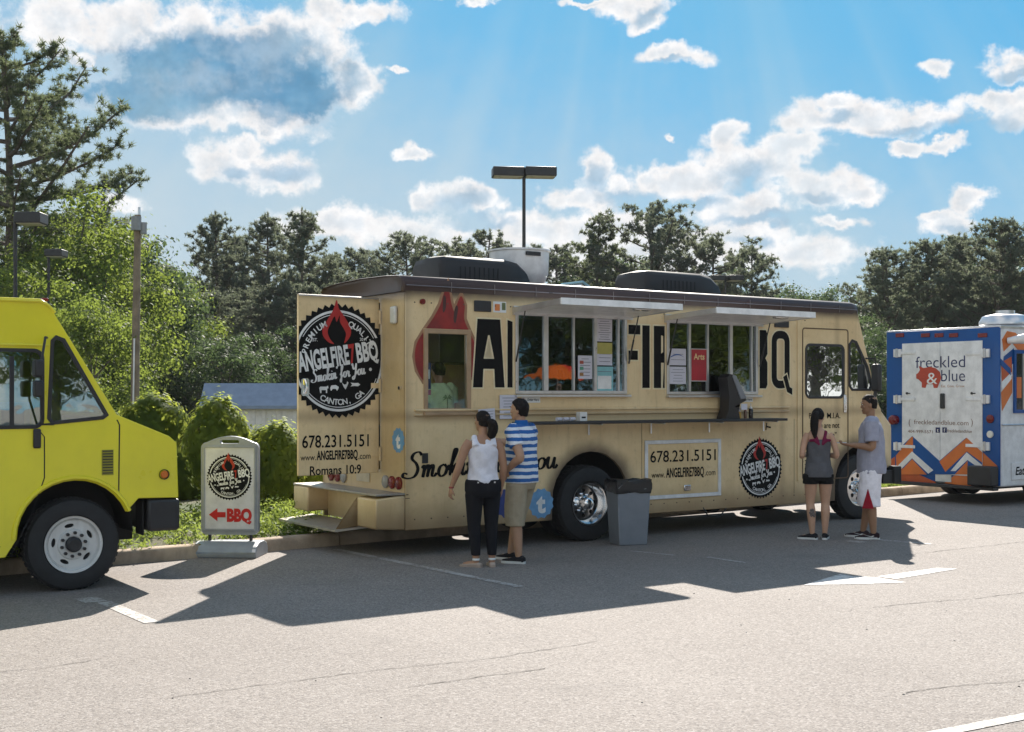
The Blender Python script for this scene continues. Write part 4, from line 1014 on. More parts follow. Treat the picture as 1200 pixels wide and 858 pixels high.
rx0, rx1 = S(766, 450)[0], w2[0] - .065; sw = ix1 - ix0
letter([[(rx0, B0), (rx0 + sw, B0), (rx0 + sw, B0 + .33), (rx0 + sw + .05, B0 + .33), (rx1 - .03, B0), (rx1, B0), (rx1, B1), (rx0, B1)], [(rx0 + sw, B0 + .45), (rx1 - .025, B0 + .47), (rx1 - .025, B1 - .13), (rx0 + sw, B1 - .12)]], 'letter_R')
bx0, bx1 = w2[1] + .065, S(899, 450)[0]
letter([[(bx0, B0), (bx1 - .03, B0), (bx1, B0 + .05), (bx1, B0 + .36), (bx1 - .04, B0 + .42), (bx1, B0 + .48), (bx1, B1 - .05), (bx1 - .03, B1), (bx0, B1)]], 'letter_B')
qx_0, qx_1 = S(904, 450)[0], S(925, 450)[0]; q = .10
o_ = rrect(qx_0, qx_1, B0, B1, .15, 5); i_ = rrect(qx_0 + q, qx_1 - q, B0 + q + .01, B1 - q - .01, .05, 4)
letter([o_, i_], 'letter_Q'); letter([[(qx_1 - .13, B0 + .16), (qx_1 - .06, B0 + .2), (qx_1 + .0, B0 + .02), (qx_1 + .05, B0), (qx_1 + .05, B0 - .09), (qx_1 - .05, B0 - .05)]], 'letter_Q', .0065)
# ---- flame painted behind the small window
def px2(P): return [S(*p) for p in P]
fl = smooth_line([(486, 418), (489, 434), (497, 447), (508, 452), (530, 452), (545, 449), (556, 437), (560, 420), (557, 404), (550.5, 390), (544, 374), (544.5, 358), (540.5, 347), (536, 355), (533, 366), (529, 356), (524.5, 335), (519, 347), (516, 357), (508, 372), (497, 388), (488.5, 402)], 4, True)
def flame_mat():
    m = bpy.data.materials.new('airbrushed_flame'); m.use_nodes = True; nt = m.node_tree; b = nt.nodes['Principled BSDF']
    t = nd(nt, 'ShaderNodeTexCoord').outputs['Object']; n1 = noise(nt, t, 4, 5, .6)
    nt.links.new(mixc(nt, sstep(nt, n1, .3, .7), (.17, .010, .008), (.33, .018, .013)), b.inputs['Base Color']); b.inputs['Roughness'].default_value = .45
    return m
FL = flame_mat(); mb = MB(); P = [S(x, y) for x, y in fl]
h = offset_poly(rect(*ws), .045)
g_ = .045
HALO = pmat('airbrush_halo', (.33, .17, .085), .5)
P2_ = offset_poly(P[::4], .035)
for Q in (clip(P2_, (1, 0), ws[0] - g_), clip(P2_, (-1, 0), -(ws[1] + g_)), clip(clip(clip(P2_, (-1, 0), -(ws[0] - g_)), (1, 0), ws[1] + g_), (0, -1), -(ws[3] + g_))):
    hb_ = MB(); hb_.plate([Q], fs, .0002, .0009); hb_.build('flame_halo', HALO, T, smooth=False, fix=False)
for Q in (clip(P, (1, 0), ws[0] - g_), clip(P, (-1, 0), -(ws[1] + g_)), clip(clip(clip(P, (-1, 0), -(ws[0] - g_)), (1, 0), ws[1] + g_), (0, -1), -(ws[3] + g_))): mb.plate([Q], fs, .001, .0022)
flm = mb.build('painted_flame', FL, T, smooth=False, fix=False)
SOOT = pmat('airbrush_dark', (.06, .02, .015), .5)
mb = MB(); P = [S(x, y) for x, y in smooth_line([(519, 352), (520.5, 346), (522.5, 350), (522, 362), (519, 366)], 4, True)]; mb.plate([P], fs, .0024, .003)
P = [S(x, y) for x, y in smooth_line([(532, 366), (534.5, 358), (536.5, 362), (534, 378), (531.5, 376)], 4, True)]; mb.plate([P], fs, .0024, .003)
mb.build('flame_shading', SOOT, T, smooth=False, fix=False)
# ---- windows
def window(r, bars, name='serving_window', frame=None, fw=.028, glass=GLASS, sill=True):
    x0, x1, z0, z1 = r; fm = frame or ALU
    mb = MB(); mb.plate([rect(x0 - fw, x1 + fw, z0 - fw, z1 + fw), rect(x0 + .012, x1 - .012, z0 + .012, z1 - .012)], fs, -.06, .018)
    f = mb.build(name, fm, T, smooth=False, bevel=.003, seg=1)
    ed = [x0 + .012] + [b for bb in bars for b in bb] + [x1 - .012]
    for b0, b1 in bars: MB().box(b0, b1, -.008, .04, z0 + .012, z1 - .012).build('mullion', fm, f, bevel=.003, seg=1)
    for i in range(0, len(ed), 2):
        mb = MB(); mb.box(ed[i], ed[i + 1], .012, .016, z0 + .012, z1 - .012); mb.build('pane', glass, f, smooth=False)
    if sill: MB().box(x0 - fw - .02, x1 + fw + .03, -.07, -.019, z0 - .065, z0 - .037).build('sill', fm, f, bevel=.003)
    return f
def bx(p0, p1): return (S(p0, 420)[0], S(p1, 420)[0])
W1 = window(w1, [bx(637, 642.5), bx(671.5, 673.5), bx(696, 699.5), bx(723.5, 726)])
W2 = window(w2, [bx(807, 809.5), bx(828.5, 830.5), bx(855, 858.5), bx(880, 882)])
BRZ = pmat('bronze_frame', (.40, .27, .16), .45, .3)
WS_ = window(ws, [], 'side_window', BRZ, .04, glassmat('clear_glass', (.92, .95, .95), .0))
# awning panels hinged up and outwards
def awning(r, name='awning'):
    x0, x1, z0, z1 = r; n = 0.95; zt = z1 + .045
    M = Matrix.Translation((0, -.03, zt)) @ Matrix.Rotation(radians(-3.0), 4, 'X')
    wht = pmat('awning_white', (.86, .85, .83), .4, coat=.3)
    a = MB().box(x0 - .06, x1 + .10, -n, 0, -.03, .03, M=M).build(name, wht, T, bevel=.006)
    MB().box(x0 - .065, x1 + .105, -n - .012, -n - .001, -.038, .038, M=M).build('edge_trim', MATS['awning_white'], a)
    for xe in (x0 - .075, x1 + .103): MB().box(xe, xe + .012, -n, 0, -.035, .03, M=M).build('edge_trim', ALU, a)
    xm = x0 + (x1 - x0) * .72; MB().box(xm - .12, xm + .12, -n + .05, -n + .12, -.055, -.0225, M=M).build('latch', CHROME, a, bevel=.01)
    MB().box(x0 - .07, x1 + .11, -.035, -.002, zt - .06, zt + .05).build('hinge_strip', ALU, a)
    for xe in (x0 - .035, x1 + .045):
        e = M @ Vector((xe, -n * .20, -.03)); MB().tube([(xe, -.03, z0 + .36), tuple(e)], .008, 6).build('gas_strut', BLK, a)
        MB().tube([(xe, -.03, z0 + .36), tuple(Vector((xe, -.03, z0 + .36)).lerp(e, .5))], .012, 6).build('strut_sleeve', BLK, a)
    return a
awning(w1); awning(w2)
# small fittings high on the side
for (a, b), m in (((555, 350), 'g'), ((578, 366), 'g')): pass
r = sr((555, 365), (575, 353)); MB().box(r[0], r[1], -.02, -.001, r[2], r[3]).build('vent_cover', BLK, T, bevel=.01)
mb = MB(); r = sr((578, 366), (593, 354)); mb.plate([rect(*r)], fs, .001, .003, 0); xm = r[0] + (r[1] - r[0]) * .5; mb.plate([rect(r[0] + .02, xm, r[2] + .02, r[3] - .03)], fs, .003, .005, 1); mb.plate([rect(xm + .03, r[1] - .01, r[2] + .03, r[3] - .01)], fs, .003, .005, 2)
mb.build('permit_sticker', [WHITEP, pmat('orange_print', (.65, .2, .05), .5), pmat('olive_print', (.12, .14, .05), .5)], T, smooth=False, fix=False)
r = sr((489, 357), (500, 350)); MB().cyl(((r[0] + r[1]) / 2, -.03, (r[2] + r[3]) / 2), .032, .03, 'y', 16).build('side_marker', REDL, T).scale = (1, 1, 1)
r = sr((901, 385), (912, 372)); MB().box(r[0] + .1, r[1] + .2, -.02, -.001, r[2] + .02, r[3] - .0).build('vent_cover', BLK, T, bevel=.01)
r = sr((620, 473), (634, 466)); 
def sign(name, ra, txt, mk=False):
    mb = MB(); mb.plate([rect(*ra)], fs, .001, .003, 0); text(mb, txt, fs, (ra[0] + ra[1]) / 2 + (.03 if mk else 0), ra[2] + (ra[3] - ra[2]) * .3, (ra[3] - ra[2]) * .42, (ra[1] - ra[0]) * (.62 if mk else .85), .004, .02, 0, 1)
    if mk: mb.plate([[(ra[0] + .015, ra[2] + .015), (ra[0] + .05, ra[2] + .015), (ra[0] + .035, ra[3] - .012)]], fs, .0035, None, 2)
    return mb.build(name, [WHITEP, BLACKP, RED], T, smooth=False, fix=False)
sign('order_sign', sr((611, 472), (633, 465)), 'Order Here', True); sign('pickup_sign', sr((866, 471), (882, 465.5)), 'Pick Up Here')
# counter shelf
shx0, shx1 = S(590, 492)[0] + .1, S(914, 492)[0] - .2; SHZ = 1.52
sh = MB().box(shx0 + .0, shx1 + .0, -.34, -.03, SHZ - .035, SHZ).build('counter_shelf', BLK, T, bevel=.006)
for k in range(5):
    x = shx0 + .15 + k * (shx1 - shx0 - .3) / 4
    MB().tube([(x, -.03, SHZ - .18), (x, -.03, SHZ - .04), (x, -.30, SHZ - .045)], .010, 5).build('bracket', ALU, sh)
# hatch with framed panel
r = sr((755, 586), (844, 514)); mb = MB(); mb.plate([rect(*r), rect(r[0] + .05, r[1] - .05, r[2] + .05, r[3] - .05)], fs, .001, .022)
HT = mb.build('hatch_frame', WHITE, T, smooth=False, bevel=.006)
mb = MB(); mb.plate([rect(r[0] + .052, r[1] - .052, r[2] + .052, r[3] - .052)], fs, .001, .008); mb.build('hatch_panel', TAN, HT, smooth=False)
mb = MB(); xc = (r[0] + r[1]) / 2
text(mb, '678.231.5151', fs, xc, S(800, 540.5)[1], .155, (r[1] - r[0]) * .86, .012, .008, 0, 0)
zz = S(800, 558.5)[1]; wd = r[1] - r[0]
text(mb, 'www.', fs, xc - wd * .33, zz, .085, wd * .17, .012, 0.0, 0, 0); text(mb, 'ANGELFIRE7BBQ', fs, xc + wd * .02, zz, .125, wd * .50, .012, .025, 0, 0); text(mb, '.com', fs, xc + wd * .355, zz, .085, wd * .14, .012, 0, 0, 0)
mb.build('hatch_lettering', BLACKP, HT, smooth=False, fix=False)
MB().box(xc + .0, xc + .12, -.03, -.009, r[2] + .09, r[2] + .17).build('hatch_lock', CHROME, HT, bevel=.01)
# badge on the side
bc = S(891, 549); badge(lambda a, b, c: fs(bc[0] + a, bc[1] + b, c), .42, 'round_badge', T, .003)
mb = MB(); p = S(903, 501); rr_ = lambda a, b, c: fs(p[0] + a, p[1] + b, c); text(mb, 'T', rr_, 0, 0, .1, .1, .004, .02, 0, 0, 'C', radians(80)); mb.build('small_mark', BLACKP, T, smooth=False, fix=False)
# slogan in brush script
mb = MB(); p = S(474, 560); p2 = S(652, 545); wl = p2[0] - p[0]
script(mb, "Smokin' for You", fs, (p[0] + p2[0]) / 2, (S(490, 560)[1] + S(640, 549)[1]) / 2, wl, .30, .004, 0, atan2(S(640, 549)[1] - S(490, 560)[1], S(640, 549)[0] - S(490, 560)[0]), .15, .1)
mb.build('slogan_lettering', BLACKP, T, smooth=False, fix=False)
mb = MB(); r = sr((494.5, 543), (501, 531)); mb.box(r[0], r[1], -.014, -.001, r[2], r[3]); mb.build('socket_cover', BLK, T)
tc_ = S(634, 590); tbadge(lambda a, b, c: fs(tc_[0] + a, tc_[1] + b, c), .19, 'round_t_sticker', T, TBL)
tc2 = S(594, 590); tbadge(lambda a, b, c: fs(tc2[0] + a, tc2[1] + b, c), .18, 'round_blue_sticker', T, pmat('indigo_print', (.03, .05, .20), .5), False)
# cab door, its lettering and glass
dx0, dx1 = S(940, 400)[0], S(994, 400)[0]
mb = MB()
door_o = rrect(dx0, dx1, .62, 2.80, .05); door_i = offset_poly(door_o, -.016)
mb.plate([door_o, door_i], fs, .001, .006); mb.build('cab_door_edge', SEAM, T, smooth=False)
def glazed(poly, name, glass=CABG):
    mb = MB(); mb.plate([offset_poly(poly, .028), offset_poly(poly, -.008)], fs, -.03, .012); f = mb.build(name, BLK, T, smooth=False, bevel=.004, seg=1)
    mb = MB(); mb.plate([offset_poly(poly, -.006)], fs, -.012, -.006); mb.build('pane', glass, f, smooth=False); return f
g1 = glazed(rrect(*cd, .07), 'cab_window', glassmat('mirror_glass', (.4, .5, .48), .8)); g2 = glazed(quarter, 'quarter_window', MATS['mirror_glass'])
MB().tube([(cd[0] + .18, .012, cd[3] - .04), (cd[0] + .38, .012, cd[2] + .05)], .008, 5).build('glass_rod', BLK, g1)
mb = MB(); dc = (dx0 + dx1) / 2
for s_, z, h_, w_ in (('P.O.W.', 1.50, .085, .29), ('M.I.A.', 1.50, .085, .28)):
    text(mb, s_, fs, dc + (-.2 if s_[0] == 'P' else .17), z, h_, w_, .004, .01)
text(mb, '\u201cYou are not', fs, dc, 1.36, .085, .58, .004, .01); text(mb, 'Forgotten\u201d', fs, dc, 1.22, .085, .46, .004, .01)
for k in range(9): mb.plate([rect(dx0 + .05, dx0 + .05 + (.14, .2, .17)[k % 3], 1.06 - k * .055, 1.075 - k * .055)], fs, .004, None)
mb.build('door_lettering', BLACKP, T, smooth=False, fix=False)
MB().box(dx1 - .10, dx1 - .06, -.035, -.007, 1.62, 1.80).box(dx1 - .11, dx1 - .05, -.02, -.007, 1.58, 1.84).build('door_handle', CHROME, T, bevel=.008)
# mirror
m_ = S(1022, 440)
mxx = S(1017, 440)[0]; mr = MB().box(mxx, mxx + .09, -.20, -.05, S(1025, 459)[1], S(1025, 427)[1]).build('wing_mirror', BLK, T, bevel=.03)
MB().tube([(mxx - .05, .0, 2.38), (mxx + .02, -.12, 2.38), (mxx + .04, -.12, 2.25)], .014, 6).build('mirror_arm', BLK, mr)
MB().tube([(mxx + .0, -.0, 1.76), (mxx + .02, -.10, 1.78), (mxx + .04, -.12, 1.92)], .03, 8).build('mirror_arm', BLK, mr)
# roof units
RP_ = plane_map((P0[0] - sin(ANG) * 1.0, P0[1] + cos(ANG) * 1.0), ANG)
def roofunit(pa, pb, ztop, label='roof_air_conditioner'):
    x0 = RP_(pa, 320)[0]; x1 = RP_(pb, 320)[0]; z0 = ZT + .09
    rings = []
    for k, (t, h, y) in enumerate(((0, .72, .33), (.02, .93, .35), (.08, 1, .36), (.70, 1, .36), (.84, .90, .35), (.94, .62, .33), (1, .15, .30))):
        hh = (ztop - z0) * h; x = x0 + (x1 - x0) * t
        rings.append([(x, 1.0 - y, z0), (x, 1.0 - y, z0 + hh * .75), (x, 1.0 - y * .85, z0 + hh * .95), (x, 1.0, z0 + hh), (x, 1.0 + y * .85, z0 + hh * .95), (x, 1.0 + y, z0 + hh * .75), (x, 1.0 + y, z0)])
    u = MB().loft(rings).build('roof_air_conditioner', pmat('ac_plastic', (.018, .015, .014), .55), T, ang=50)
    for k in range(9): xx = x0 + (x1 - x0) * (.2 + .05 * k); MB().box(xx, xx + .012, 1.0 - .365, 1.0 - .355, z0 + .05, z0 + (ztop - z0) * .6).build('vent_slot', DARK, u)
    return u
roofunit(499, 607, RP_(540, 303)[1]); roofunit(738, 829, RP_(780, 320)[1])
fx = (RP_(580, 300)[0] + RP_(643, 300)[0]) / 2 + .02; fr0 = (RP_(643, 300)[0] - RP_(580, 300)[0]) / 2 * .93; zt_ = RP_(610, 293)[1]
u = MB().lathe([(fr0 * .62, ZT + .10), (fr0 * .80, ZT + .14), (fr0 * .97, ZT + .30), (fr0, zt_ - .03), (fr0 * 1.05, zt_ - .02), (fr0 * 1.05, zt_), (fr0 * .98, zt_), (fr0 * .93, zt_ - .25), (.01, zt_ - .27)], (fx, 1.1, 0), 'z', 40).build('exhaust_fan', WHITE, T, ang=40)
MB().box(fx - .16, fx + .06, 1.1 - fr0 * 1.0 - .01, 1.1 - fr0 * .96, zt_ - .10, zt_ - .05).build('fan_label', BLK, u)
MB().cyl((fx, 1.1, zt_ - .27), .12, .18, 'z', 16).build('fan_motor', STEEL, u)
hx_ = RP_(668, 330)[0]; mb = MB(); M = Matrix.Translation((hx_, .8, ZT + .12)) @ Matrix.Rotation(radians(28), 4, 'Y')
h_ = MB().box(0, .55, 0, .5, .10, .14, M=M).build('roof_hatch', pmat('teal_lid', (.25, .42, .46), .2, coat=.3), T, bevel=.01); MB().box(.02, .04, .02, .48, -.05, .10, M=M).box(.50, .53, .02, .48, -.02, .10, M=M).build('hatch_rim', ALU, h_)
# inner fittings (kitchen seen through the glass)
MB().box(XR + .1, 4.0, WD - .75, WD - .05, 1.20, 1.45).build('kitchen_counter', STEEL, T, bevel=.01)
MB().box(-1.4, .6, WD - .85, WD - .05, 2.25, 2.85).build('kitchen_hood', STEEL, T, bevel=.01)
MB().box(.9, 2.6, WD - .4, WD - .05, 2.0, 2.04).box(.9, 2.6, WD - .4, WD - .05, 2.35, 2.39).build('kitchen_shelf', STEEL, T)
for k in range(8): MB().cyl((1.0 + k * .2, WD - .22, 2.04), .06, .16 + .03 * (k % 3), 'z', 12).build('tin', pmat(('tin_red', 'tin_white', 'tin_tan')[k % 3], ((.3, .05, .04), (.5, .5, .48), (.4, .28, .12))[k % 3], .4), T)
MB().box(XR + .1, 4.35, .06, .34, 1.20, 1.50).build('serving_counter', STEEL, T, bevel=.01)
MB().box(4.38, 4.42, .05, WD - .05, ZB + .3, 3.0).build('bulkhead', TAN, T)
MB().box(4.55, 4.95, .35, .85, .9, 1.6).box(4.52, 4.64, .35, .85, 1.6, 2.2).build('cab_seat', pmat('seat_cloth', (.05, .05, .055), .8), T, bevel=.05)
mb = MB(); M = Matrix.Translation((5.12, .6, 1.75)) @ Matrix.Rotation(radians(-55), 4, 'Y')
mb.tube([tuple(M @ Vector((.2 * cos(a), .2 * sin(a), 0))) for a in [2 * pi * k / 24 for k in range(25)]], .014, 6); mb.tube([tuple(M @ Vector((0, 0, 0))), (5.35, .6, 1.4)], .025, 6); mb.build('steering_wheel', BLK, T)
# running gear
for x, sty in ((.04, 'dual'), (5.07, 'front')):
    wheel(T, x, -.0 + .02, .475, sty, -1, .27)
    w_ = wheel(T, x, WD - .02, .475, 'front', 1, .27)
MB().cyl((.04, .36, .475), .46, .22, 'y', 40).build('inner_tyre', RUB, T); MB().cyl((.04, WD - .6, .475), .46, .22, 'y', 40).build('inner_tyre', RUB, T)
for wx, r_ in ((.04, .62), (5.07, .58)):
    mb = MB(); arcp = [(wx - r_ * cos(pi * k / 14), .53 + r_ * sin(pi * k / 14)) for k in range(15)]
    mb.loft([[(a, .045, b) for a, b in arcp], [(a, .70, b) for a, b in arcp]], cap=False, close=False)
    mb.add([(a, .70, b) for a, b in arcp], [tuple(range(15))]); mb.build('wheel_housing', DARK, T)
MB().box(XR + .2, 5.4, .55, .67, .52, .66).box(XR + .2, 5.4, WD - .67, WD - .55, .52, .66).cyl((.04, .3, .475), .07, WD - .6, 'y', 12).cyl((5.07, .3, .475), .06, WD - .6, 'y', 12).build('chassis_rail', DARK, T)
MB().cyl((2.6, .5, .36), .17, .9, 'y', 20).build('fuel_tank', DARK, T)
MB().tube([(1.9, .02, .38), (2.0, -.02, .22), (2.2, -.03, .20), (2.35, .0, .3)], .010, 6).build('hanging_cable', BLK, T)
MB().box(.62, .75, .01, .3, .28, .75).build('mud_flap', RUB, T)

# ------------------------------------------------------------------ YELLOW VAN
P1 = (-4.1, 11.77); Yp = plane_map(P1, ANG)
YEL = pmat('yellow_paint', (.80, .70, .015), .3, var=.06, scale=1.5, coat=.6, dirt=.08)
V = thing('step_van', 'bright yellow delivery van cut by the left edge', 'van', (P1[0], P1[1], 0), ANG)
YW = 2.05
PT = lambda L: [Yp(*p) for p in L]
topz = Yp(40, 349)[1]; xr = -4.6
front = PT([(47, 350), (56, 355), (62, 365), (137, 486), (198, 511), (207, 519), (209, 583)])
bz = front[-1][1]
prof = [(xr, Yp(0, 655)[1] + .0), (Yp(20, 655)[0] - .06, Yp(0, 655)[1])]
wc = (0.0, .44); ar = .52
arcs = [(wc[0] - ar * cos(pi * k / 16) * 1.0, .52 + ar * 1.0 * sin(pi * k / 16)) for k in range(0, 15)]
prof = [(xr, .36), (arcs[0][0] - .1, .36)] + arcs + [(wc[0] + .60, bz + .01), (front[-1][0], bz)] + front[::-1][1:] + [(xr, topz)]
dwin = PT([(-40, 410), (42, 410), (47, 414), (49, 488), (44, 500), (-40, 500)])
x0 = Yp(-70, 450)[0]
dz0, dz1 = Yp(20, 500)[1], Yp(20, 411)[1]; de = Yp(49, 450)[0]
dwin = rrect(x0, de, dz0, dz1, .07)
qw = PT([(66, 396), (74, 399), (124, 486), (120, 489), (62, 495), (58, 490), (62, 400)])
mb = MB(); mb.plate([prof, dwin, qw], fs, -.04, 0); mb.build('body', YEL, V, ang=20, bevel=.008, seg=2)
mb = MB(); mb.plate([prof], lambda a, b, c: (a, YW - c, b), 0, .04); mb.build('far_side', YEL, V, smooth=False)
# top / front skins
tp = [(xr, topz)] + front[::-1][::-1]
def skin(pts, name, m, ins=.0, parent=V, th=.03, w=YW):
    mb = MB()
    for (a0, b0), (a1, b1) in zip(pts[:-1], pts[1:]):
        n = Vector((-(b1 - b0), (a1 - a0))).normalized() * th
        mb.loft([[(a0, y, b0), (a1, y, b1), (a1 - n.x, y, b1 - n.y), (a0 - n.x, y, b0 - n.y)] for y in (ins, w - ins)])
    return mb.build(name, m, parent)
skin([(xr, topz - .002)] + [(a, b - .002) for a, b in front[:3]], 'roof', YEL, .002)
skin(front[3:], 'bonnet', YEL, .002)
fw_ = front[2:4]; skin([tuple(Vector(fw_[0]).lerp(Vector(fw_[1]), .08)), tuple(Vector(fw_[0]).lerp(Vector(fw_[1]), .93))], 'windscreen', CABG, .06, th=.012)
mb = MB()
for y in (.0, YW - .06): mb.loft([[(fw_[0][0], y + .002, fw_[0][1]), (fw_[1][0], y + .002, fw_[1][1]), (fw_[1][0] - .06, y + .002, fw_[1][1]), (fw_[0][0] - .06, y + .002, fw_[0][1])], [(fw_[0][0], y + .058, fw_[0][1]), (fw_[1][0], y + .058, fw_[1][1]), (fw_[1][0] - .06, y + .058, fw_[1][1]), (fw_[0][0] - .06, y + .058, fw_[0][1])]])
mb.build('windscreen_pillar', YEL, V)
mb = MB(); mb.tube([(xr, -.012, topz - .03), (front[0][0], -.012, topz - .03), (front[1][0], -.012, front[1][1] - .02), (front[2][0] + .02, -.012, front[2][1] - .01)], .014, 6)
mb.tube([(xr, -.008, Yp(20, 404)[1]), (Yp(56, 404)[0], -.008, Yp(20, 404)[1])], .012, 6); mb.build('gutter', YEL, V)
def yglaz(poly, name):
    mb = MB(); mb.plate([offset_poly(poly, .022), offset_poly(poly, -.012)], fs, -.03, .012); f = mb.build(name, BLK, V, smooth=False, bevel=.004, seg=1)
    mb = MB(); mb.plate([offset_poly(poly, -.01)], fs, -.012, -.006); mb.build('pane', CABG, f, smooth=False); return f
f = yglaz(dwin, 'door_window'); yglaz(qw, 'quarter_window')
xm = Yp(14, 450)[0]; MB().box(xm - .018, xm + .018, -.006, .02, dz0, dz1 - .05).build('window_divider', BLK, f)
# door seams, handle, mirror, vent, lamp
mb = MB(); sx_ = Yp(50, 450)[0] + .05
sl = PT([(47, 506), (52, 512), (52, 560), (38, 600), (12, 652)])
for (a0, b0), (a1, b1) in zip(sl[:-1], sl[1:]):
    mb.plate([[(a0 - .005, b0), (a0 + .005, b0), (a1 + .005, b1), (a1 - .005, b1)]], fs, .001, .003)
s2 = PT([(137, 492), (140, 498), (139, 583)])
mb.build('panel_seam', DARK, V, smooth=False); mb = MB()
for (a0, b0), (a1, b1) in zip(s2[:-1], s2[1:]): mb.plate([[(a0 - .006, b0), (a0 + .006, b0), (a1 + .006, b1), (a1 - .006, b1)]], fs, .001, .003)
mb.build('panel_seam', DARK, V, smooth=False)
rv2 = MB().cyl((0, -.005, 0), .007, .005, 'y', 6).build('rivet', YEL, V, smooth=False); rv2.location = (-.45, 0, topz - .08)
for k_ in range(1, 44):
    c = rv2.copy(); COL.objects.link(c); c.location = ((-.45 - .1 * k_, 0, topz - .08) if k_ < 22 else (-.45 - .1 * (k_ - 22), 0, Yp(20, 404)[1] + .035))
ml_ = Yp(57, 352); MB().box(ml_[0] - .03, ml_[0] + .03, .12, .20, ml_[1] + .0, ml_[1] + .03).build('roof_marker', REDL, V, bevel=.008)
mb = MB(); mb.plate([rect(xr, Yp(14, 640)[0] - .1, .46, .465)], fs, .001, .003); mb.build('panel_seam', DARK, V, smooth=False)
h = Yp(43, 514); MB().box(h[0] - .035, h[0] + .035, -.03, -.001, h[1] - .09, h[1] + .09).build('door_handle', BLK, V, bevel=.02)
a0 = Yp(126, 542); vb = MB().box(a0[0] - .055, a0[0] + .055, -.006, -.001, a0[1] - .12, a0[1] + .12).build('side_vent', pmat('olive_vent', (.3, .28, .02), .5), V)
for k in range(9): z = a0[1] - .105 + k * .026; MB().box(a0[0] - .048, a0[0] + .048, -.011, -.0065, z, z + .010).build('louvre', BLK, vb)
l = Yp(192, 556); u = MB().lathe([(.05, 0), (.05, .012), (.042, .018)], (l[0], -.02, l[1]), 'y', 20).build('turn_lamp', BLK, V)
MB().lathe([(.038, 0), (.03, -.012), (.001, -.016)], (l[0], -.018, l[1]), 'y', 18).build('lens', AMB, u)
mt = Yp(52, 440); mx = mt[0] - .10
mr = MB().box(mx - .05, mx + .03, -.30, -.16, mt[1] - .02, mt[1] + .14).build('wing_mirror', BLK, V, bevel=.02)
MB().box(mx - .05, mx + .03, -.29, -.17, mt[1] - .20, mt[1] - .05).build('wide_mirror', BLK, mr, bevel=.02)
MB().tube([(mx + .12, -.01, Yp(60, 396)[1]), (mx + .08, -.12, Yp(60, 396)[1]), (mx + .03, -.22, mt[1] + .18), (mx + .02, -.22, mt[1] - .22), (mx + .06, -.1, Yp(62, 497)[1]), (mx + .18, -.01, Yp(62, 497)[1])], .012, 6).build('mirror_bracket', BLK, mr)
bb = front[-1][0]
MB().box(bb - .30, bb + .02, -.0, YW, bz - .32, bz - .01).build('front_bumper', BLK, V, bevel=.03)
MB().box(.66, bb - .31, .08, .3, bz - .36, bz - .01).build('bumper_mount', DARK, V, bevel=.01)
MB().box(xr, bb - .3, .5, .62, .40, .56).box(xr, bb - .3, YW - .62, YW - .5, .40, .56).cyl((0, .3, .44), .05, YW - .6, 'y', 10).build('chassis_rail', DARK, V)
mb = MB(); arcp = [(wc[0] - .56 * cos(pi * k / 14), .52 + .56 * sin(pi * k / 14)) for k in range(15)]
mb.loft([[(a, .045, b) for a, b in arcp], [(a, .62, b) for a, b in arcp]], cap=False, close=False); mb.add([(a, .62, b) for a, b in arcp], [tuple(range(15))]); mb.build('wheel_housing', DARK, V)
mb = MB(); a2 = [(wc[0] - .55 * cos(pi * k / 16), .52 + .55 * sin(pi * k / 16)) for k in range(0, 15)]
mb.tube([(a, -.006, b) for a, b in a2], .022, 6); mb.build('wheel_arch_lip', YEL, V)
wheel(V, 0, .04, .435, 'white', -1, .24); wheel(V, 0, YW - .04, .435, 'white', 1, .24); wheel(V, -3.6, .04, .435, 'white', -1, .24)
MB().box(xr, .9, .63, YW - .63, .56, .60).build('floor_panel', DARK, V)
MB().box(-1.05, -.6, .3, .8, .6, 1.25).box(-1.1, -.95, .3, .8, 1.25, 1.8).build('driver_seat', pmat('seat_grey', (.25, .25, .26), .8), V, bevel=.05)
MB().box(-2.2, -2.15, .05, YW - .05, .6, topz - .06).build('bulkhead', pmat('grey_panel', (.35, .35, .34), .6), V)
bxm = MB(); c0 = Yp(18, 487); bxm.box(c0[0] - .35, c0[0] + .15, .10, .45, dz0 - .05, c0[1] + .12, M=None); o = bxm.build('paper_box', [WHITEP], V, bevel=.01)
MB().box(c0[0] - .1, c0[0] + .1, .094, .099, dz0 + .0, c0[1] + .06).build('box_print', pmat('blue_print', (.05, .2, .5), .5), o)
mb = MB(); M = Matrix.Translation((.05, .5, 1.42)) @ Matrix.Rotation(radians(-50), 4, 'Y'); mb.tube([tuple(M @ Vector((.21 * cos(a), .21 * sin(a), 0))) for a in [2 * pi * k / 24 for k in range(25)]], .014, 6); mb.tube([tuple(M @ Vector((0, 0, 0))), (.3, .5, 1.1)], .025, 6); mb.build('steering_wheel', BLK, V)
MB().box(.12, .62, .05, YW - .05, 1.05, 1.36).build('dashboard', BLK, V, bevel=.05)
MB().tube([(.05, .03, 1.40), (.2, .03, 1.62), (.45, .03, 1.40)], .008, 5).build('wiper', BLK, V)
mb = MB(); c = Yp(10, 571); text(mb, 'www', fs, 0, 0, .001, .001) if False else None

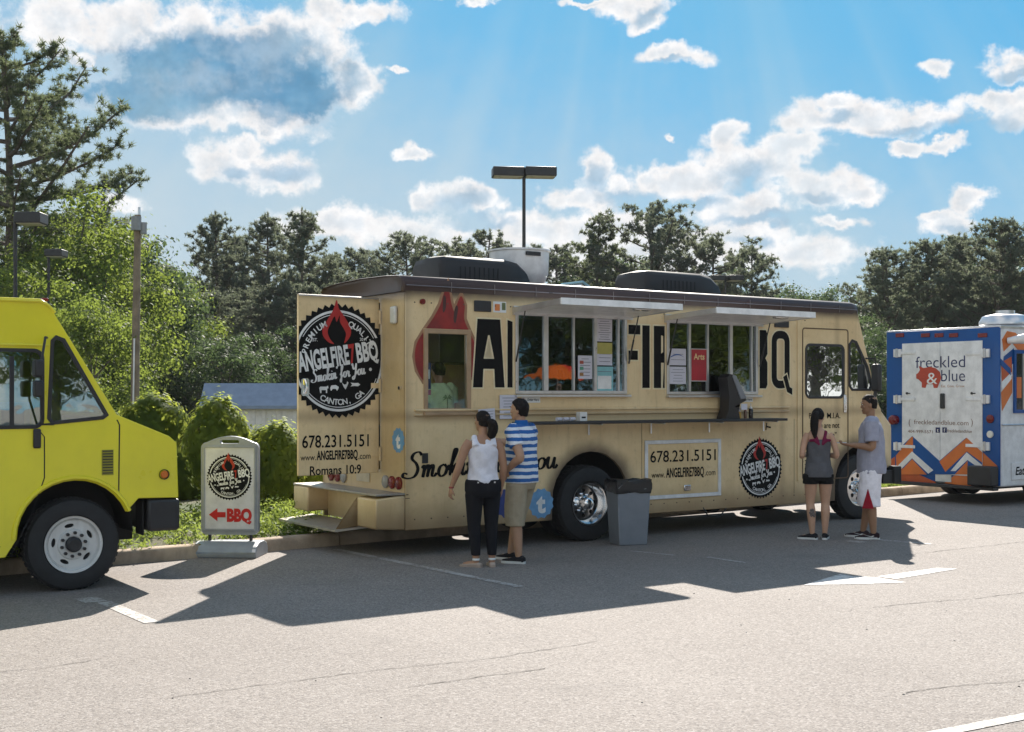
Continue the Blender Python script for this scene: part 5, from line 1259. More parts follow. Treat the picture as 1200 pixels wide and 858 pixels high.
# ------------------------------------------------------------------ BLUE AND WHITE TRUCK
P2 = (8.03, 20.6); Rp = plane_map(P2, ANG + pi / 2); Sb = plane_map(P2, ANG)
BLU = pmat('blue_paint', (.003, .070, .26), .4, var=.08, scale=2, coat=.1, spec=.3, dirt=.2); ORG = pmat('orange_paint', (.60, .15, .025), .4, var=.12, scale=2)
OR2 = pmat('orange_dark_paint', (.48, .085, .02), .4, var=.1)
Bt = thing('delivery_truck', 'blue and white food truck with orange chevrons at the right edge, rear doors shut', 'food truck', (P2[0], P2[1], 0), ANG)
BW = 2.31; z0 = Rp(1106, 566.5)[1]; z1 = Rp(1172, 383)[1]; LEN = 5.2
fr = lambda a, b, c: (-c, a, b)                       # a = distance to the left of the near corner
R2 = lambda P: [Rp(*p) for p in P]
MB().box(0.001, LEN, .001, BW, z0, z1 - .002).build('body', WHITE, Bt, bevel=.03, seg=3)
MB().box(-.028, -.002, .0, BW, z0 + .02, z1 - .0).build('rear_frame', BLU, Bt, bevel=.03, seg=3)
MB().box(-.025, LEN, -.012, .03, z1 - .02, z1 + .022).box(-.025, .02, .0, BW, z1 + .001, z1 + .024).build('roof_trim', ALU, Bt, bevel=.005)
dl, dr_ = Rp(1059, 480)[0], Rp(1153, 480)[0]; dt = Rp(1106, 401)[1]; db = Rp(1106, 556)[1]; dm = Rp(1103.5, 480)[0]
mb = MB(); 
dL = MB(); dL.plate([rect(dm + .004, dl, db, dt)], fr, .029, .045); DL = dL.build('rear_door', WHITE, Bt, smooth=False, bevel=.004)
dR = MB(); dR.plate([rect(dr_, dm - .004, db, dt)], fr, .029, .045); DR = dR.build('rear_door', WHITE, Bt, smooth=False, bevel=.004)
# chevrons: built as thin painted plates on the doors and frame
def chev(P, m, c, name='painted_stripe'):
    mb = MB(); mb.plate([R2(P)], fr, c, c + .0015); return mb.build(name, m, Bt, smooth=False, fix=False)
chev([(1051, 553), (1051, 530), (1071, 511), (1103, 540), (1134, 513), (1153, 530), (1153, 556), (1103, 556)], BLU, .0460)
chev([(1053, 556), (1052, 534), (1070, 512), (1072, 512), (1072, 530), (1062, 543), (1057, 556)], ORG, .0480)
chev([(1071, 529), (1096, 551), (1090, 555), (1071, 537), (1056, 552), (1055, 545)], WHITEP, .050)
chev([(1071, 538), (1088, 556), (1054, 556)], ORG, .0485)
chev([(1103, 541), (1135, 513), (1153, 530), (1153, 542), (1135, 529), (1110, 553)], ORG, .0480)
chev([(1135, 530), (1153, 545), (1153, 551), (1136, 539), (1122, 552), (1116, 552)], WHITEP, .050)
chev([(1136, 540), (1136, 556), (1121, 556)], ORG, .0485); 
# lower frame (below the doors)
chev([(1043, 574 - 8), (1043, 540), (1055, 532), (1060, 548), (1098, 565), (1098, 568)], OR2, .0300)
chev([(1108, 566), (1120, 557), (1139, 557), (1139, 570)], ORG, .0300)
chev([(1153, 530), (1170, 546), (1170, 570), (1153, 570)], ORG, .0300)
mb = MB()
f_ = fr
text(mb, 'freckled', lambda a, b, c: f_(-a, b, c), 0, 0, .001) if False else None
fm = lambda a, b, c: (-c, -a, b)                     # mirrored so that text reads left to right from behind
def rt_text(s, pxl, pxr, pyb, capr, bold=0.0, mi=0, x=None):
    a0, b0 = Rp(pxl, pyb); a1, _ = Rp(pxr, pyb); text(mb, s, fm, -(a0 + a1) / 2, b0, capr, abs(a0 - a1), .0475, bold, 0, mi)
rt_text('freckled', 1075, 1133, 431.5, .21, -.004); rt_text('blue', 1105, 1133, 447, .21, -.004)
rt_text('freckledandblue.com', 1073, 1137, 497, .085, -.004, 1); rt_text('(', 1067, 1069, 498, .11, 0, 1); rt_text(')', 1140, 1142, 498, .11, 0, 1)
rt_text('404-999-5571', 1066, 1095, 507, .055, 0, 1); rt_text('freckledandblue', 1112, 1141, 506.5, .055, 0, 1)
rt_text('Eat. Give. Grow.', 1105, 1133, 454, .045, 0, 2)
pigc = Rp(1091, 442)
pig = [(-.9, .35), (-.75, .6), (-.85, .95), (-.45, .75), (.1, .85), (.55, .7), (.85, .4), (.95, -.1), (.8, -.5), (.65, -.9), (.35, -.9), (.3, -.6), (-.2, -.6), (-.3, -.9), (-.6, -.85), (-.6, -.45), (-.85, -.2), (-1.05, -.1), (-1.05, .25)]
mb.plate([[(-pigc[0] + a * .26, pigc[1] + b * .21) for a, b in pig]], fm, .0472, .0478, 3)
text(mb, '&', fm, -pigc[0] + .06, pigc[1] - .12, .21, .22, .0495, .0, 0, 4)
for pxx, ch in ((1101, 't'), (1109, 'f')):
    c_ = Rp(pxx, 504); mb.plate([rect(-c_[0] - .045, -c_[0] + .045, c_[1] - .045, c_[1] + .045)], fm, .0472, .048, 0); text(mb, ch, fm, -c_[0], c_[1] - .03, .06, None, .0495, .03, 0, 4)
mb.build('door_lettering', [pmat('navy_print', (.012, .018, .09), .5), pmat('brown_print', (.16, .07, .03), .5), pmat('tan_print', (.4, .2, .1), .5), pmat('brick_print', (.42, .05, .02), .5), WHITEP], Bt, smooth=False, fix=False)
for pxx in (1056, 1086, 1102, 1119, 1153): c_ = Rp(pxx, 393); MB().box(-.045, -.029, c_[0] - .09, c_[0] + .09, c_[1] - .035, c_[1] + .035).build('marker_light', REDL, Bt, bevel=.006)
for py in (414, 468, 523):
    for pxx, sg in ((1054, -1), (1157, 1)):
        c_ = Rp(pxx, py); hh = MB().box(-.07, -.029, c_[0] - .08, c_[0] + .08, c_[1] - .07, c_[1] + .07).box(-.062, -.05, min(c_[0], c_[0] + sg * .38), max(c_[0], c_[0] + sg * .38), c_[1] - .025, c_[1] + .03).build('hinge', WHITE, Bt, bevel=.006)
        MB().cyl((-.078, c_[0], c_[1] - .08), .018, .16, 'z', 8).build('hinge_pin', ALU, hh)
c_ = Rp(1107, 470); MB().box(-.075, -.047, c_[0] - .045, c_[0] + .045, c_[1] - .13, c_[1] + .13).build('door_handle', BLK, Bt, bevel=.015)
for pxx in (1065, 1141): c_ = Rp(pxx, 461); MB().cyl((-.06, c_[0], c_[1]), .022, .02, 'x', 10).box(-.056, -.05, c_[0] - .07, c_[0] + .02, c_[1] - .008, c_[1] + .008).build('door_stop', BLK, Bt)
c_ = Rp(1107, 559); MB().box(-.04, -.0305, c_[0] - .16, c_[0] + .16, c_[1] - .08, c_[1] + .08).build('number_plate', pmat('plate_white', (.6, .6, .55), .5), Bt)
mb = MB(); text(mb, 'HG 4871', fm, -c_[0], c_[1] - .03, .08, .26, .0405, .01) if False else None
for pyy, r_, m in ((491, .07, REDL), (509, .06, pmat('clear_lens', (.7, .68, .6), .2))):
    c_ = Rp(1162, pyy); u = MB().lathe([(r_, -.029), (r_, -.05), (r_ * .8, -.06), (.001, -.062)], (0, c_[0], c_[1]), 'x', 20).build('tail_light', m, Bt)
c_ = Rp(1048, 492); MB().lathe([(.085, -.029), (.085, -.12), (.06, -.15), (.001, -.155)], (0, c_[0] - .05, c_[1]), 'x', 20).build('tail_light', REDL, Bt)
MB().box(-.14, -.001, .04, BW - .04, z0 - .06, z0 - .004).build('under_shade_bar', BLK, Bt, bevel=.01)  # dark bar standing in for the shadow band below the rear
c_ = Rp(1155, 560); MB().box(-.24, -.03, .02, .48, Rp(1160, 569)[1], Rp(1160, 546)[1]).build('bumper_step', BLK, Bt, bevel=.02)
MB().box(0, LEN, .3, BW - .3, z0 - .06, z0 - .002).build('chassis', DARK, Bt)
wheel(Bt, 1.7, .03, .42, 'front', -1, .26); wheel(Bt, 1.7, BW - .03, .42, 'front', 1, .26)
MB().cyl((1.7, .32, .42), .40, .2, 'y', 32).build('inner_tyre', RUB, Bt); MB().cyl((1.7, BW - .55, .42), .40, .2, 'y', 32).build('inner_tyre', RUB, Bt)
# near side: window, awning lamp, stripes
SB = lambda P: [Sb(*p) for p in P]
def sstripe(P, m, c=.002): mb = MB(); mb.plate([SB(P)], fs, c, c + .0015); return mb.build('painted_stripe', m, Bt, smooth=False, fix=False)
sstripe([(1174, 398), (1180, 388), (1190, 390), (1206, 410), (1206, 428), (1186, 402), (1176, 412)], ORG)
sstripe([(1174, 440), (1188, 425), (1188, 408), (1176, 418)], BLU)
sstripe([(1173, 425), (1185, 418), (1186, 438), (1174, 455)], OR2, .004); sstripe([(1174, 482), (1173, 460), (1186, 440), (1186, 460)], ORG, .004); sstripe([(1173, 448), (1185, 436), (1185, 444), (1174, 458)], WHITEP, .006)
sstripe([(1172, 420), (1184, 432), (1184, 440), (1172, 428)], BLU, .008)
c0, c1 = Sb(1187, 410), Sb(1212, 484); wd_ = MB(); wd_.plate([rect(c0[0], c1[0] + .6, c1[1], c0[1]), rect(c0[0] + .06, c1[0] + .54, c1[1] + .06, c0[1] - .06)], fs, .001, .03); wf = wd_.build('service_window', BLU, Bt, smooth=False, bevel=.005)
mb = MB(); mb.plate([rect(c0[0] + .06, c1[0] + .54, c1[1] + .06, c0[1] - .06)], fs, .002, .006); mb.build('pane', pmat('dark_glass', (.02, .02, .022), .06), wf, smooth=False)
MB().box(c0[0] + .25, c0[0] + .28, -.02, -.007, c1[1] + .06, c0[1] - .06).build('mullion', ALU, wf); MB().box(c0[0] + .09, c0[0] + .22, -.012, -.008, c1[1] + .25, c1[1] + .6).build('orange_notice', ORG, wf)
c_ = Sb(1182, 403); MB().tube([(c_[0] - .05, -.02, c_[1] + .05), (c_[0] + .05, -.30, c_[1] + .08), (c_[0] + .15, -.34, c_[1] + .05)], [.05, .09, .05], 12).build('flood_lamp', WHITE, Bt)
z_ = Sb(1178, 498)[1]; MB().tube([(.02, -.01, z_), (LEN, -.01, z_)], .012, 6).build('belt_moulding', ALU, Bt)
c_ = Sb(1186, 561); hb = MB().box(c_[0] - .03, c_[0] + .9, -.02, -.001, c_[1] - .02, c_[1] + .26).build('side_hatch', WHITE, Bt, bevel=.004)
mb = MB(); text(mb, 'Eat.', fs, c_[0] + .2, c_[1] + .06, .14, .28, .023, .02, .2); mb.build('hatch_lettering', BLACKP, hb, smooth=False, fix=False)
mb = MB(); c_ = Sb(1176, 540); script(mb, 'nou rion', fs, c_[0] + .35, c_[1], .6, .09, .003) if False else None
c_ = Sb(1188, 371); MB().lathe([(.34, z1 + .02), (.36, z1 + .08), (.44, z1 + .11), (.44, z1 + .16), (.38, z1 + .26), (.20, z1 + .30), (.16, z1 + .30), (.16, z1 + .36), (.001, z1 + .37)], (1.35, .85, 0), 'z', 36).build('roof_vent', ALU, Bt, ang=40)
# ================================================================== PEOPLE
def skinmat(name, col):
    m = pmat(name, col, .5, var=.06, scale=12); b = m.node_tree.nodes['Principled BSDF']
    b.inputs['Subsurface Weight'].default_value = .12; b.inputs['Subsurface Radius'].default_value = (.02, .008, .004); b.inputs['Subsurface Scale'].default_value = .5
    return m
SK_A = skinmat('skin_brown', (.36, .19, .11)); SK_B = skinmat('skin_tan', (.42, .24, .15)); SK_C = skinmat('skin_light', (.50, .29, .19)); SK_D = skinmat('skin_deep', (.30, .16, .09))
HAIRM = pmat('black_hair', (.010, .007, .006), .65, var=.5, scale=40, bump=1.0, bscale=70, spec=.2)
def cloth(name, col, rough=.85, bscale=9): return pmat(name, col, rough, var=.08, scale=14, bump=.6, bscale=bscale, spec=.15)
def stripe_cloth():
    m = bpy.data.materials.new('striped_cloth'); m.use_nodes = True; nt = m.node_tree; b = nt.nodes['Principled BSDF']
    t = nd(nt, 'ShaderNodeTexCoord').outputs['Object']; s = nd(nt, 'ShaderNodeSeparateXYZ', ins={0: t})
    n = noise(nt, t, 5, 3, .6)
    z = mth(nt, 'MULTIPLY_ADD', mth(nt, 'SUBTRACT', n, .5), .035, s.outputs[2])
    f = mth(nt, 'FRACT', mth(nt, 'MULTIPLY', z, 1 / .073)); f = mth(nt, 'GREATER_THAN', f, .52)
    nt.links.new(mixc(nt, f, (.02, .11, .34), (.70, .72, .76)), b.inputs['Base Color']); b.inputs['Roughness'].default_value = .85
    bn = nd(nt, 'ShaderNodeBump', ins={'Height': noise(nt, t, 8, 4, .6), 'Strength': .5, 'Distance': .02}); nt.links.new(bn.outputs[0], b.inputs['Normal'])
    return m
def remesh(mb, name, mats, parent, voxel=.008, it=3, **props):
    o = mb.build(name + '_tmp', mats, None, smooth=False)
    r = o.modifiers.new('r', 'REMESH'); r.mode = 'VOXEL'; r.voxel_size = voxel; r.use_smooth_shade = True
    if it: s = o.modifiers.new('s', 'SMOOTH'); s.factor = .5; s.iterations = it
    dg = bpy.context.evaluated_depsgraph_get(); me = bpy.data.meshes.new_from_object(o.evaluated_get(dg)); bpy.data.objects.remove(o)
    me.materials.clear()
    for m in (mats if isinstance(mats, (list, tuple)) else [mats]): me.materials.append(m)
    me.polygons.foreach_set('use_smooth', [True] * len(me.polygons))
    q = bpy.data.objects.new(name, me); COL.objects.link(q); q.parent = parent
    for k, v in props.items(): q[k] = v
    return q
def er(mb, rings, n=20, mi=0):
    """closed loft of horizontal ellipses (x,y,z,rx,ry)"""
    mb.loft([[(x + rx * cos(2 * pi * k / n), y + ry * sin(2 * pi * k / n), z) for k in range(n)] for x, y, z, rx, ry in rings], mi); return mb
def ball(mb, c, r, M=None, n=12):
    rx, ry, rz = r if hasattr(r, '__len__') else (r, r, r); rings = []
    for j in range(1, 9):
        t = pi * j / 9; rings.append([(c[0] + rx * sin(t) * cos(2 * pi * k / n), c[1] + ry * sin(t) * sin(2 * pi * k / n), c[2] - rz * cos(t)) for k in range(n)])
    if M is not None: rings = [[tuple(M @ Vector(p)) for p in rg] for rg in rings]
    mb.loft(rings); return mb
def limb(mb, P, R, n=14, sub=4):
    """smooth tapering limb through P with radii R"""
    Q = smooth_line([(*p, r) for p, r in zip(P, R)], sub); mb.tube([q[:3] for q in Q], [q[3] for q in Q], n)
def hand(mb, w, d, nrm, side, curl=.5, s=1.0):
    w = Vector(w); d = Vector(d).normalized(); nrm = Vector(nrm); nrm = (nrm - d * nrm.dot(d)).normalized(); x = d.cross(nrm).normalized() * side
    pl = [w - d * .01, w + d * .03, w + d * .065, w + d * .09]
    rings = []
    for p, wd, th in zip(pl, (.026, .036, .041, .036), (.020, .017, .015, .011)):
        rings.append([tuple(p + x * wd * s * cos(2 * pi * k / 12) + nrm * th * s * sin(2 * pi * k / 12)) for k in range(12)])
    mb.loft(rings)
    for i in range(4):
        o = (i - 1.5) * .0215 * s; L = (.068, .078, .073, .058)[i] * s; b = w + d * .085 * s + x * o; sp = x * (i - 1.5) * .09
        p = [b, ]; dirv = (d + sp).normalized(); ang = 0
        for seg, f in ((.42, .6), (.33, 1.2), (.25, 1.0)):
            ang += curl * f * .75; v = dirv * cos(ang) + nrm * sin(ang); p.append(p[-1] + v * L * seg)
        mb.tube([tuple(q) for q in p], [.0092 * s, .0088 * s, .008 * s, .0065 * s], 8)
    tb = w + d * .03 * s - x * .034 * s; mb.tube([tuple(tb), tuple(tb + d * .028 * s - x * .022 * s + nrm * .012), tuple(tb + d * .055 * s - x * .026 * s + nrm * .026)], [.012 * s, .0105 * s, .0075 * s], 8)
def head_geo(mb, M, female=False, neck=None):
    """head centred at origin (chin -.11 .. crown +.115), face to +y"""
    T_ = lambda rings: [[tuple(M @ Vector(p)) for p in rg] for rg in rings]
    R = [(-.112, .045, .020, .022), (-.102, .036, .036, .036), (-.080, .022, .052, .058), (-.05, .010, .062, .074), (-.015, .003, .069, .086), (.02, -.002, .0745, .093), (.05, -.006, .075, .094), (.08, -.01, .066, .083), (.1, -.012, .048, .06), (.112, -.013, .022, .028)]
    mb.loft(T_([[(rx * cos(2 * pi * k / 20), y + ry * sin(2 * pi * k / 20), z) for k in range(20)] for z, y, rx, ry in R]))
    mb.loft(T_([[(x * w, y, z) for x, y in ((-1, .0), (0, 1), (1, 0), (0, -1)) for z, w, y in [(0, 0, 0)]] for _ in ()]) or [[tuple(M @ Vector(p)) for p in ((-.006, .085, .022), (.006, .085, .022), (.006, .07, .022), (-.006, .07, .022))], [tuple(M @ Vector(p)) for p in ((-.014, .108, -.022), (.014, .108, -.022), (.016, .07, -.026), (-.016, .07, -.026))], [tuple(M @ Vector(p)) for p in ((-.012, .100, -.034), (.012, .100, -.034), (.014, .07, -.036), (-.014, .07, -.036))]])
    for sx in (-1, 1):
        ball(mb, (sx * .074, -.008, -.008), (.010, .019, .032), M)
        ball(mb, (sx * .03, .084, .030), (.022, .010, .007), M)
        ball(mb, (sx * .035, .066, -.02), (.022, .018, .018), M)
    ball(mb, (0, .088, -.056), (.024, .010, .0065), M); ball(mb, (0, .086, -.068), (.020, .010, .0065), M); ball(mb, (0, .076, -.094), (.018, .016, .013), M)
def shoe(parent, ank, toe, mat, sole, name='shoe', swoosh=False, L=.27, low=False):
    a = Vector((ank[0], ank[1], 0)); d = Vector((toe[0], toe[1], 0)).normalized(); x = Vector((d.y, -d.x, 0))
    P = lambda u, v, z: tuple(a + d * (u - .07) + x * v + Vector((0, 0, z)))
    prof = [(0, .030, .07), (.02, .036, .085), (.07, .038, .095), (.12, .039, .075), (.17, .046, .058), (.22, .046, .048), (.255, .036, .040), (L, .015, .03)]
    mb = MB(); k = 14; rings = []
    for u, w, h in prof:
        if low: h *= .6
        rings.append([P(u, w * cos(2 * pi * j / k), .018 + (h - .018) * (.5 + .5 * sin(2 * pi * j / k)) if sin(2 * pi * j / k) > -.3 else .018) for j in range(k)])
    mb.loft(rings); s = mb.build(name, mat, parent, ang=70)
    ol = [(-.006, 0), (.0, .028), (.05, .038), (.12, .038), (.18, .050), (.23, .049), (.262, .036), (L + .008, 0), (.262, -.036), (.23, -.049), (.18, -.05), (.12, -.038), (.05, -.038), (0, -.028)]
    mb = MB(); mb.plate([ol], lambda u, v, c: P(u, v, c), 0.0, .026); mb.build('sole', sole, s)
    if swoosh:
        for sd in (-1, 1):
            mb = MB(); pts = [(.06, .045), (.09, .030), (.20, .062), (.10, .040), (.075, .050)]; mb.add([P(u, sd * (.050 - abs(u - .18) * .06), z) for u, z in pts], [(0, 1, 2, 3, 4)]); mb.build('side_mark', WHITEP, s, smooth=False)
    return s
def person(label, px, py, rotz, Ht, cat='person', skin=SK_A, shoulder=.19, hip=.155, chest=(.165, .115), waist=(.135, .10), hipr=(.165, .12), arms=None, legs=None, hyaw=0, hpitch=0, hoff=(0, 0), armr=(.052, .040, .036, .025), legr=(.085, .075, .055, .052, .036), z=0.0, loc=None):
    x, y = loc or ground(px, py); t = thing('person', label, cat, (x, y, z), rotz); s = Ht / 1.75; t.scale = (s, s, s)
    mb = MB()
    cx, cy = hoff
    hz_ = .93
    er(mb, [(0, 0, .80, hipr[0] * .55, hipr[1] * .6), (0, -.01, .86, hipr[0] * .96, hipr[1]), (0, -.012, .93, hipr[0], hipr[1]), (cx * .2, cy * .2, 1.02, (hipr[0] + waist[0]) / 2, (hipr[1] + waist[1]) / 2), (cx * .4, cy * .4, 1.10, *waist), (cx * .6, cy * .6, 1.20, (waist[0] + chest[0]) / 2, (waist[1] + chest[1]) / 2), (cx * .8, cy * .8, 1.31, *chest), (cx, cy, 1.39, shoulder * .93, chest[1] * .9), (cx, cy, 1.44, shoulder * .74, chest[1] * .68), (cx, cy, 1.475, shoulder * .42, .062), (cx, cy + .005, 1.49, .058, .056)])
    hc = Vector((cx, cy + .025, 1.638)); M = Matrix.Translation(hc) @ Matrix.Rotation(hyaw, 4, 'Z') @ Matrix.Rotation(hpitch, 4, 'X')
    mb.tube([(cx, cy - .005, 1.44), (cx, cy + .008, 1.50), tuple(M @ Vector((0, -.015, -.06)))], [.062, .052, .052], 14)
    head_geo(mb, M)
    sh = {}
    for sd, k in ((-1, 'L'), (1, 'R')):
        S_ = Vector((cx + sd * shoulder, cy - .005, 1.415)); E, Wr, hd, pn, cu = arms[k]; E = Vector(E); Wr = Vector(Wr)
        limb(mb, [tuple(S_ - Vector((sd * .03, 0, -.0))), tuple(S_.lerp(E, .35)), tuple(E), tuple(E.lerp(Wr, .35)), tuple(Wr)], [armr[0] * 1.02, armr[0], armr[1], armr[2] * 1.08, armr[3]])
        hand(mb, Wr, hd, pn, sd, cu); sh[k] = (S_, E, Wr)
        K, A, toe = legs[k]; K = Vector(K); A = Vector(A); Hp = Vector((sd * hip * .58, 0, .88))
        limb(mb, [tuple(Hp), tuple(Hp.lerp(K, .45)), tuple(K), tuple(K.lerp(A, .32) + Vector((0, -.012, 0))), tuple(A)], legr, 16)
        mb.tube([tuple(A), (A.x, A.y, .03)], [legr[4], .032], 10); d = Vector((toe[0], toe[1], 0)).normalized()
        mb.tube([(A.x, A.y, .045), tuple(Vector((A.x, A.y, .03)) + d * .11), tuple(Vector((A.x, A.y, .025)) + d * .165)], [.034, .030, .018], 10)
    b = remesh(mb, 'body', skin, t, .0065, 3)
    for sx in (-1, 1):
        mb = MB(); ball(mb, (sx * .031, .081, .012), (.013, .010, .008), M, 10); mb.build('eye', pmat('eye_white', (.6, .58, .55), .2), t)
        mb = MB(); ball(mb, (sx * .031, .0885, .012), (.006, .0045, .006), M, 8); mb.build('iris', pmat('iris_dark', (.03, .015, .01), .2), t)
        mb = MB(); ball(mb, (sx * .032, .0905, .036), (.021, .006, .0045), M, 8); mb.build('eyebrow', HAIRM, t)
    return t, M, sh, (cx, cy)
def hair_cap(t, M, low=-.045, front=.055, thick=.012, extra=None, hairline=.055):
    """hair shell: skull a little larger, cut back from the face"""
    mb = MB(); n = 22
    def P(u, v):                                             # u around, v 0 nape .. 1 crown
        a = 2 * pi * u; fwd = sin(a)
        zl = low + (hairline - low) * max(0, min(1, (fwd + .25) / .8)) ** .8
        z = zl + (.128 - zl) * v; q = sqrt(max(0.0004, 1 - max(0, (z - .02) / .110) ** 2)) if z > .02 else 1 - .25 * ((.02 - z) / .1)
        return Vector(((.0745 + thick) * q * cos(a), -.006 + (.093 + thick) * q * sin(a), z))
    rings = [[tuple(M @ P(k / n, v)) for k in range(n)] for v in (0, .12, .3, .5, .68, .82, .92, .98)]
    mb.loft(rings)
    if extra: extra(mb, M)
    o = remesh(mb, 'hair', HAIRM, t, .006, 1); rr = np.random.default_rng(3); me = o.data; co = np.empty(len(me.vertices) * 3, dtype=np.float32); me.vertices.foreach_get('co', co); co = co.reshape(-1, 3)
    nz = np.sin(co[:, 0] * 240 + 3 * np.sin(co[:, 2] * 90)) * np.cos(co[:, 1] * 210) * .0022; c0 = co.mean(axis=0); co += unit(co - c0) * nz[:, None] + rr.normal(size=co.shape).astype(np.float32) * .0008
    me.vertices.foreach_set('co', co.ravel()); me.update(); return o
def shirt(t, c, rings, sleeves, mat, name='shirt', n=30, fold=.007, voxel=.0085, extra=None):
    mb = MB(); rg = []
    for i, (x, y, z, rx, ry) in enumerate(rings):
        rg.append([((x + (rx + fold * sin(5 * a + z * 23) + fold * .7 * sin(9 * a - z * 31)) * cos(a)), (y + (ry + fold * sin(5 * a + z * 23)) * sin(a)), z) for a in [2 * pi * k / n for k in range(n)]])
    mb.loft(rg)
    for P, R in sleeves: mb.tube(P, R, 16)
    if extra: extra(mb)
    return remesh(mb, name, mat, t, voxel, 2)
D0 = (0, 0, -1)
SOLE = pmat('white_sole', (.62, .62, .6), .6); BSHOE = cloth('black_canvas', (.02, .02, .022))

# --- man in the striped polo, left hand at his hip, right hand reaching to the shelf
arms = {'L': ((-.27, -.16, 1.15), (-.215, .045, 1.00), (.2, .55, -.8), (1, 0, .2), .5), 'R': ((.21, .22, 1.26), (.13, .46, 1.30), (-.1, 1, .05), (0, 0, -1), .5)}
legs = {'L': ((-.11, .02, .49), (-.10, -.03, .09), (-.15, 1)), 'R': ((.09, .12, .49), (.10, .20, .09), (.1, 1))}
t, M, sh, (cx, cy) = person('man in a blue and white striped polo shirt and khaki shorts', 611, 659, radians(57), 1.79, skin=SK_B, arms=arms, legs=legs, chest=(.185, .135), waist=(.175, .135), hipr=(.175, .135), shoulder=.205, hyaw=radians(10), armr=(.058, .046, .042, .028), legr=(.10, .085, .06, .062, .038))
hair_cap(t, M, -.07, thick=.013, hairline=.078)
sl = [([tuple(sh[k][0] + Vector((-.05 * sd, 0, .01))), tuple(sh[k][0]), tuple(sh[k][0].lerp(sh[k][1], .62))], [.085, .080, .078]) for sd, k in ((-1, 'L'), (1, 'R'))]
shirt(t, 0, [(0, -.005, .86, .205, .165), (0, -.005, .92, .212, .17), (0, 0, 1.05, .205, .162), (0, 0, 1.2, .205, .158), (0, 0, 1.33, .205, .152), (0, 0, 1.40, .19, .125), (0, 0, 1.45, .14, .09), (0, 0, 1.49, .075, .07), (0, .0, 1.505, .062, .062)], sl, stripe_cloth(), 'polo_shirt')
mb = MB(); er(mb, [(0, .0, 1.475, .082, .078), (0, .0, 1.50, .076, .074), (0, .002, 1.53, .066, .066)]); mb.build('collar', cloth('collar_blue', (.02, .11, .34)), t)
def shorts(t, legs, hip, mat, z0, r0, hr, name='shorts', top=1.0, fold=.005):
    mb = MB(); er(mb, [(0, -.005, .79, hr[0] * .8, hr[1] * .85), (0, -.008, .86, hr[0], hr[1]), (0, -.005, .95, hr[0] * .99, hr[1] * .99), (0, 0, top, hr[0] * .93, hr[1] * .93)], 24)
    for sd, k in ((-1, 'L'), (1, 'R')):
        Hp = Vector((sd * hip * .58, 0, .86)); K = Vector(legs[k][0]); A = Vector(legs[k][1])
        pts = []; 
        for q in range(6):
            z = (.885, .84, .73, .6, .45, 0)[q]; z = .885 + (z0 - .885) * (0, .10, .3, .55, .8, 1)[q]; c = Hp.lerp(K, (.86 - z) / (.86 - K.z)) if z > K.z else K.lerp(A, (K.z - z) / (K.z - A.z)); pts.append(c)
        n = 18; rg = []
        for q, c in enumerate(pts):
            r = (r0[0] + (r0[1] - r0[0]) * q / 5) * (.82 if q == 0 else 1.0); rg.append([(c.x + (r + fold * sin(4 * a + q * 2)) * cos(a), c.y + (r * 1.08 + fold * sin(4 * a + q * 2)) * sin(a), c.z) for a in [2 * pi * j / n for j in range(n)]])
        mb.loft(rg)
    return remesh(mb, name, mat, t, .0085, 2)
shorts(t, legs, .155, cloth('khaki_cloth', (.36, .30, .21)), .40, (.118, .100), (.19, .15), 'cargo_shorts')
for k in 'LR':
    A = legs[k][1]; shoe(t, A, legs[k][2], BSHOE, SOLE)
# --- woman in the white sleeveless top
arms = {'L': ((-.285, -.03, 1.13), (-.36, .02, .90), (-.15, .12, -1), (1, .3, 0), .7), 'R': ((.235, -.02, 1.13), (.225, .04, .90), (0, .1, -1), (-1, .3, 0), .6)}
legs = {'L': ((-.10, .02, .49), (-.085, -.02, .09), (-.75, .65)), 'R': ((.10, .02, .49), (.10, -.02, .09), (.1, 1))}
t, M, sh, _ = person('woman in a white sleeveless top and black jeans seen from behind', 566, 664, radians(14), 1.66, skin=SK_A, arms=arms, legs=legs, chest=(.165, .12), waist=(.150, .115), hipr=(.185, .145), hip=.17, shoulder=.18, hyaw=radians(28), hpitch=radians(4), armr=(.054, .042, .038, .025), legr=(.105, .09, .062, .060, .038))
def pony(mb, M):
    limb(mb, [tuple(M @ Vector(p)) for p in ((0, -.09, .02), (.03, -.135, -.01), (.05, -.13, -.08), (.045, -.105, -.16), (.03, -.10, -.205))], [.03, .055, .058, .045, .018], 12)
hair_cap(t, M, -.05, thick=.010, extra=pony, hairline=.075)
mb = MB(); mb.lathe([(.030, -.01), (.036, 0), (.030, .01)], (0, 0, 0), 'z', 12); o = mb.build('hair_tie', BLK, t); o.location = M @ Vector((.012, -.108, .012)); o.rotation_euler = (radians(80), 0, .3)
def straps(mb):
    for sd in (-1, 1): mb.tube([(sd * .10, -.085, 1.36), (sd * .105, -.02, 1.465), (sd * .10, .075, 1.37)], [.045, .034, .045], 12)
shirt(t, 0, [(0, -.012, .915, .186, .150), (0, -.012, .97, .185, .150), (0, -.005, 1.05, .168, .133), (0, 0, 1.12, .162, .126), (0, 0, 1.22, .170, .130), (0, 0, 1.31, .178, .133), (0, 0, 1.38, .152, .118), (0, 0, 1.43, .118, .085), (0, 0, 1.46, .08, .06)], [], cloth('white_knit', (.70, .68, .73)), 'sleeveless_top', extra=straps)
shorts(t, legs, .17, cloth('black_denim', (.014, .014, .017)), .13, (.120, .050), (.212, .165), 'jeans', fold=.003, top=.99)
mb = MB()
for sx in (-.09, .02, .10): mb.box(sx - .008, sx + .008, -.162, -.152, .955, .97)
mb.build('jeans_rivets', ALU, t)
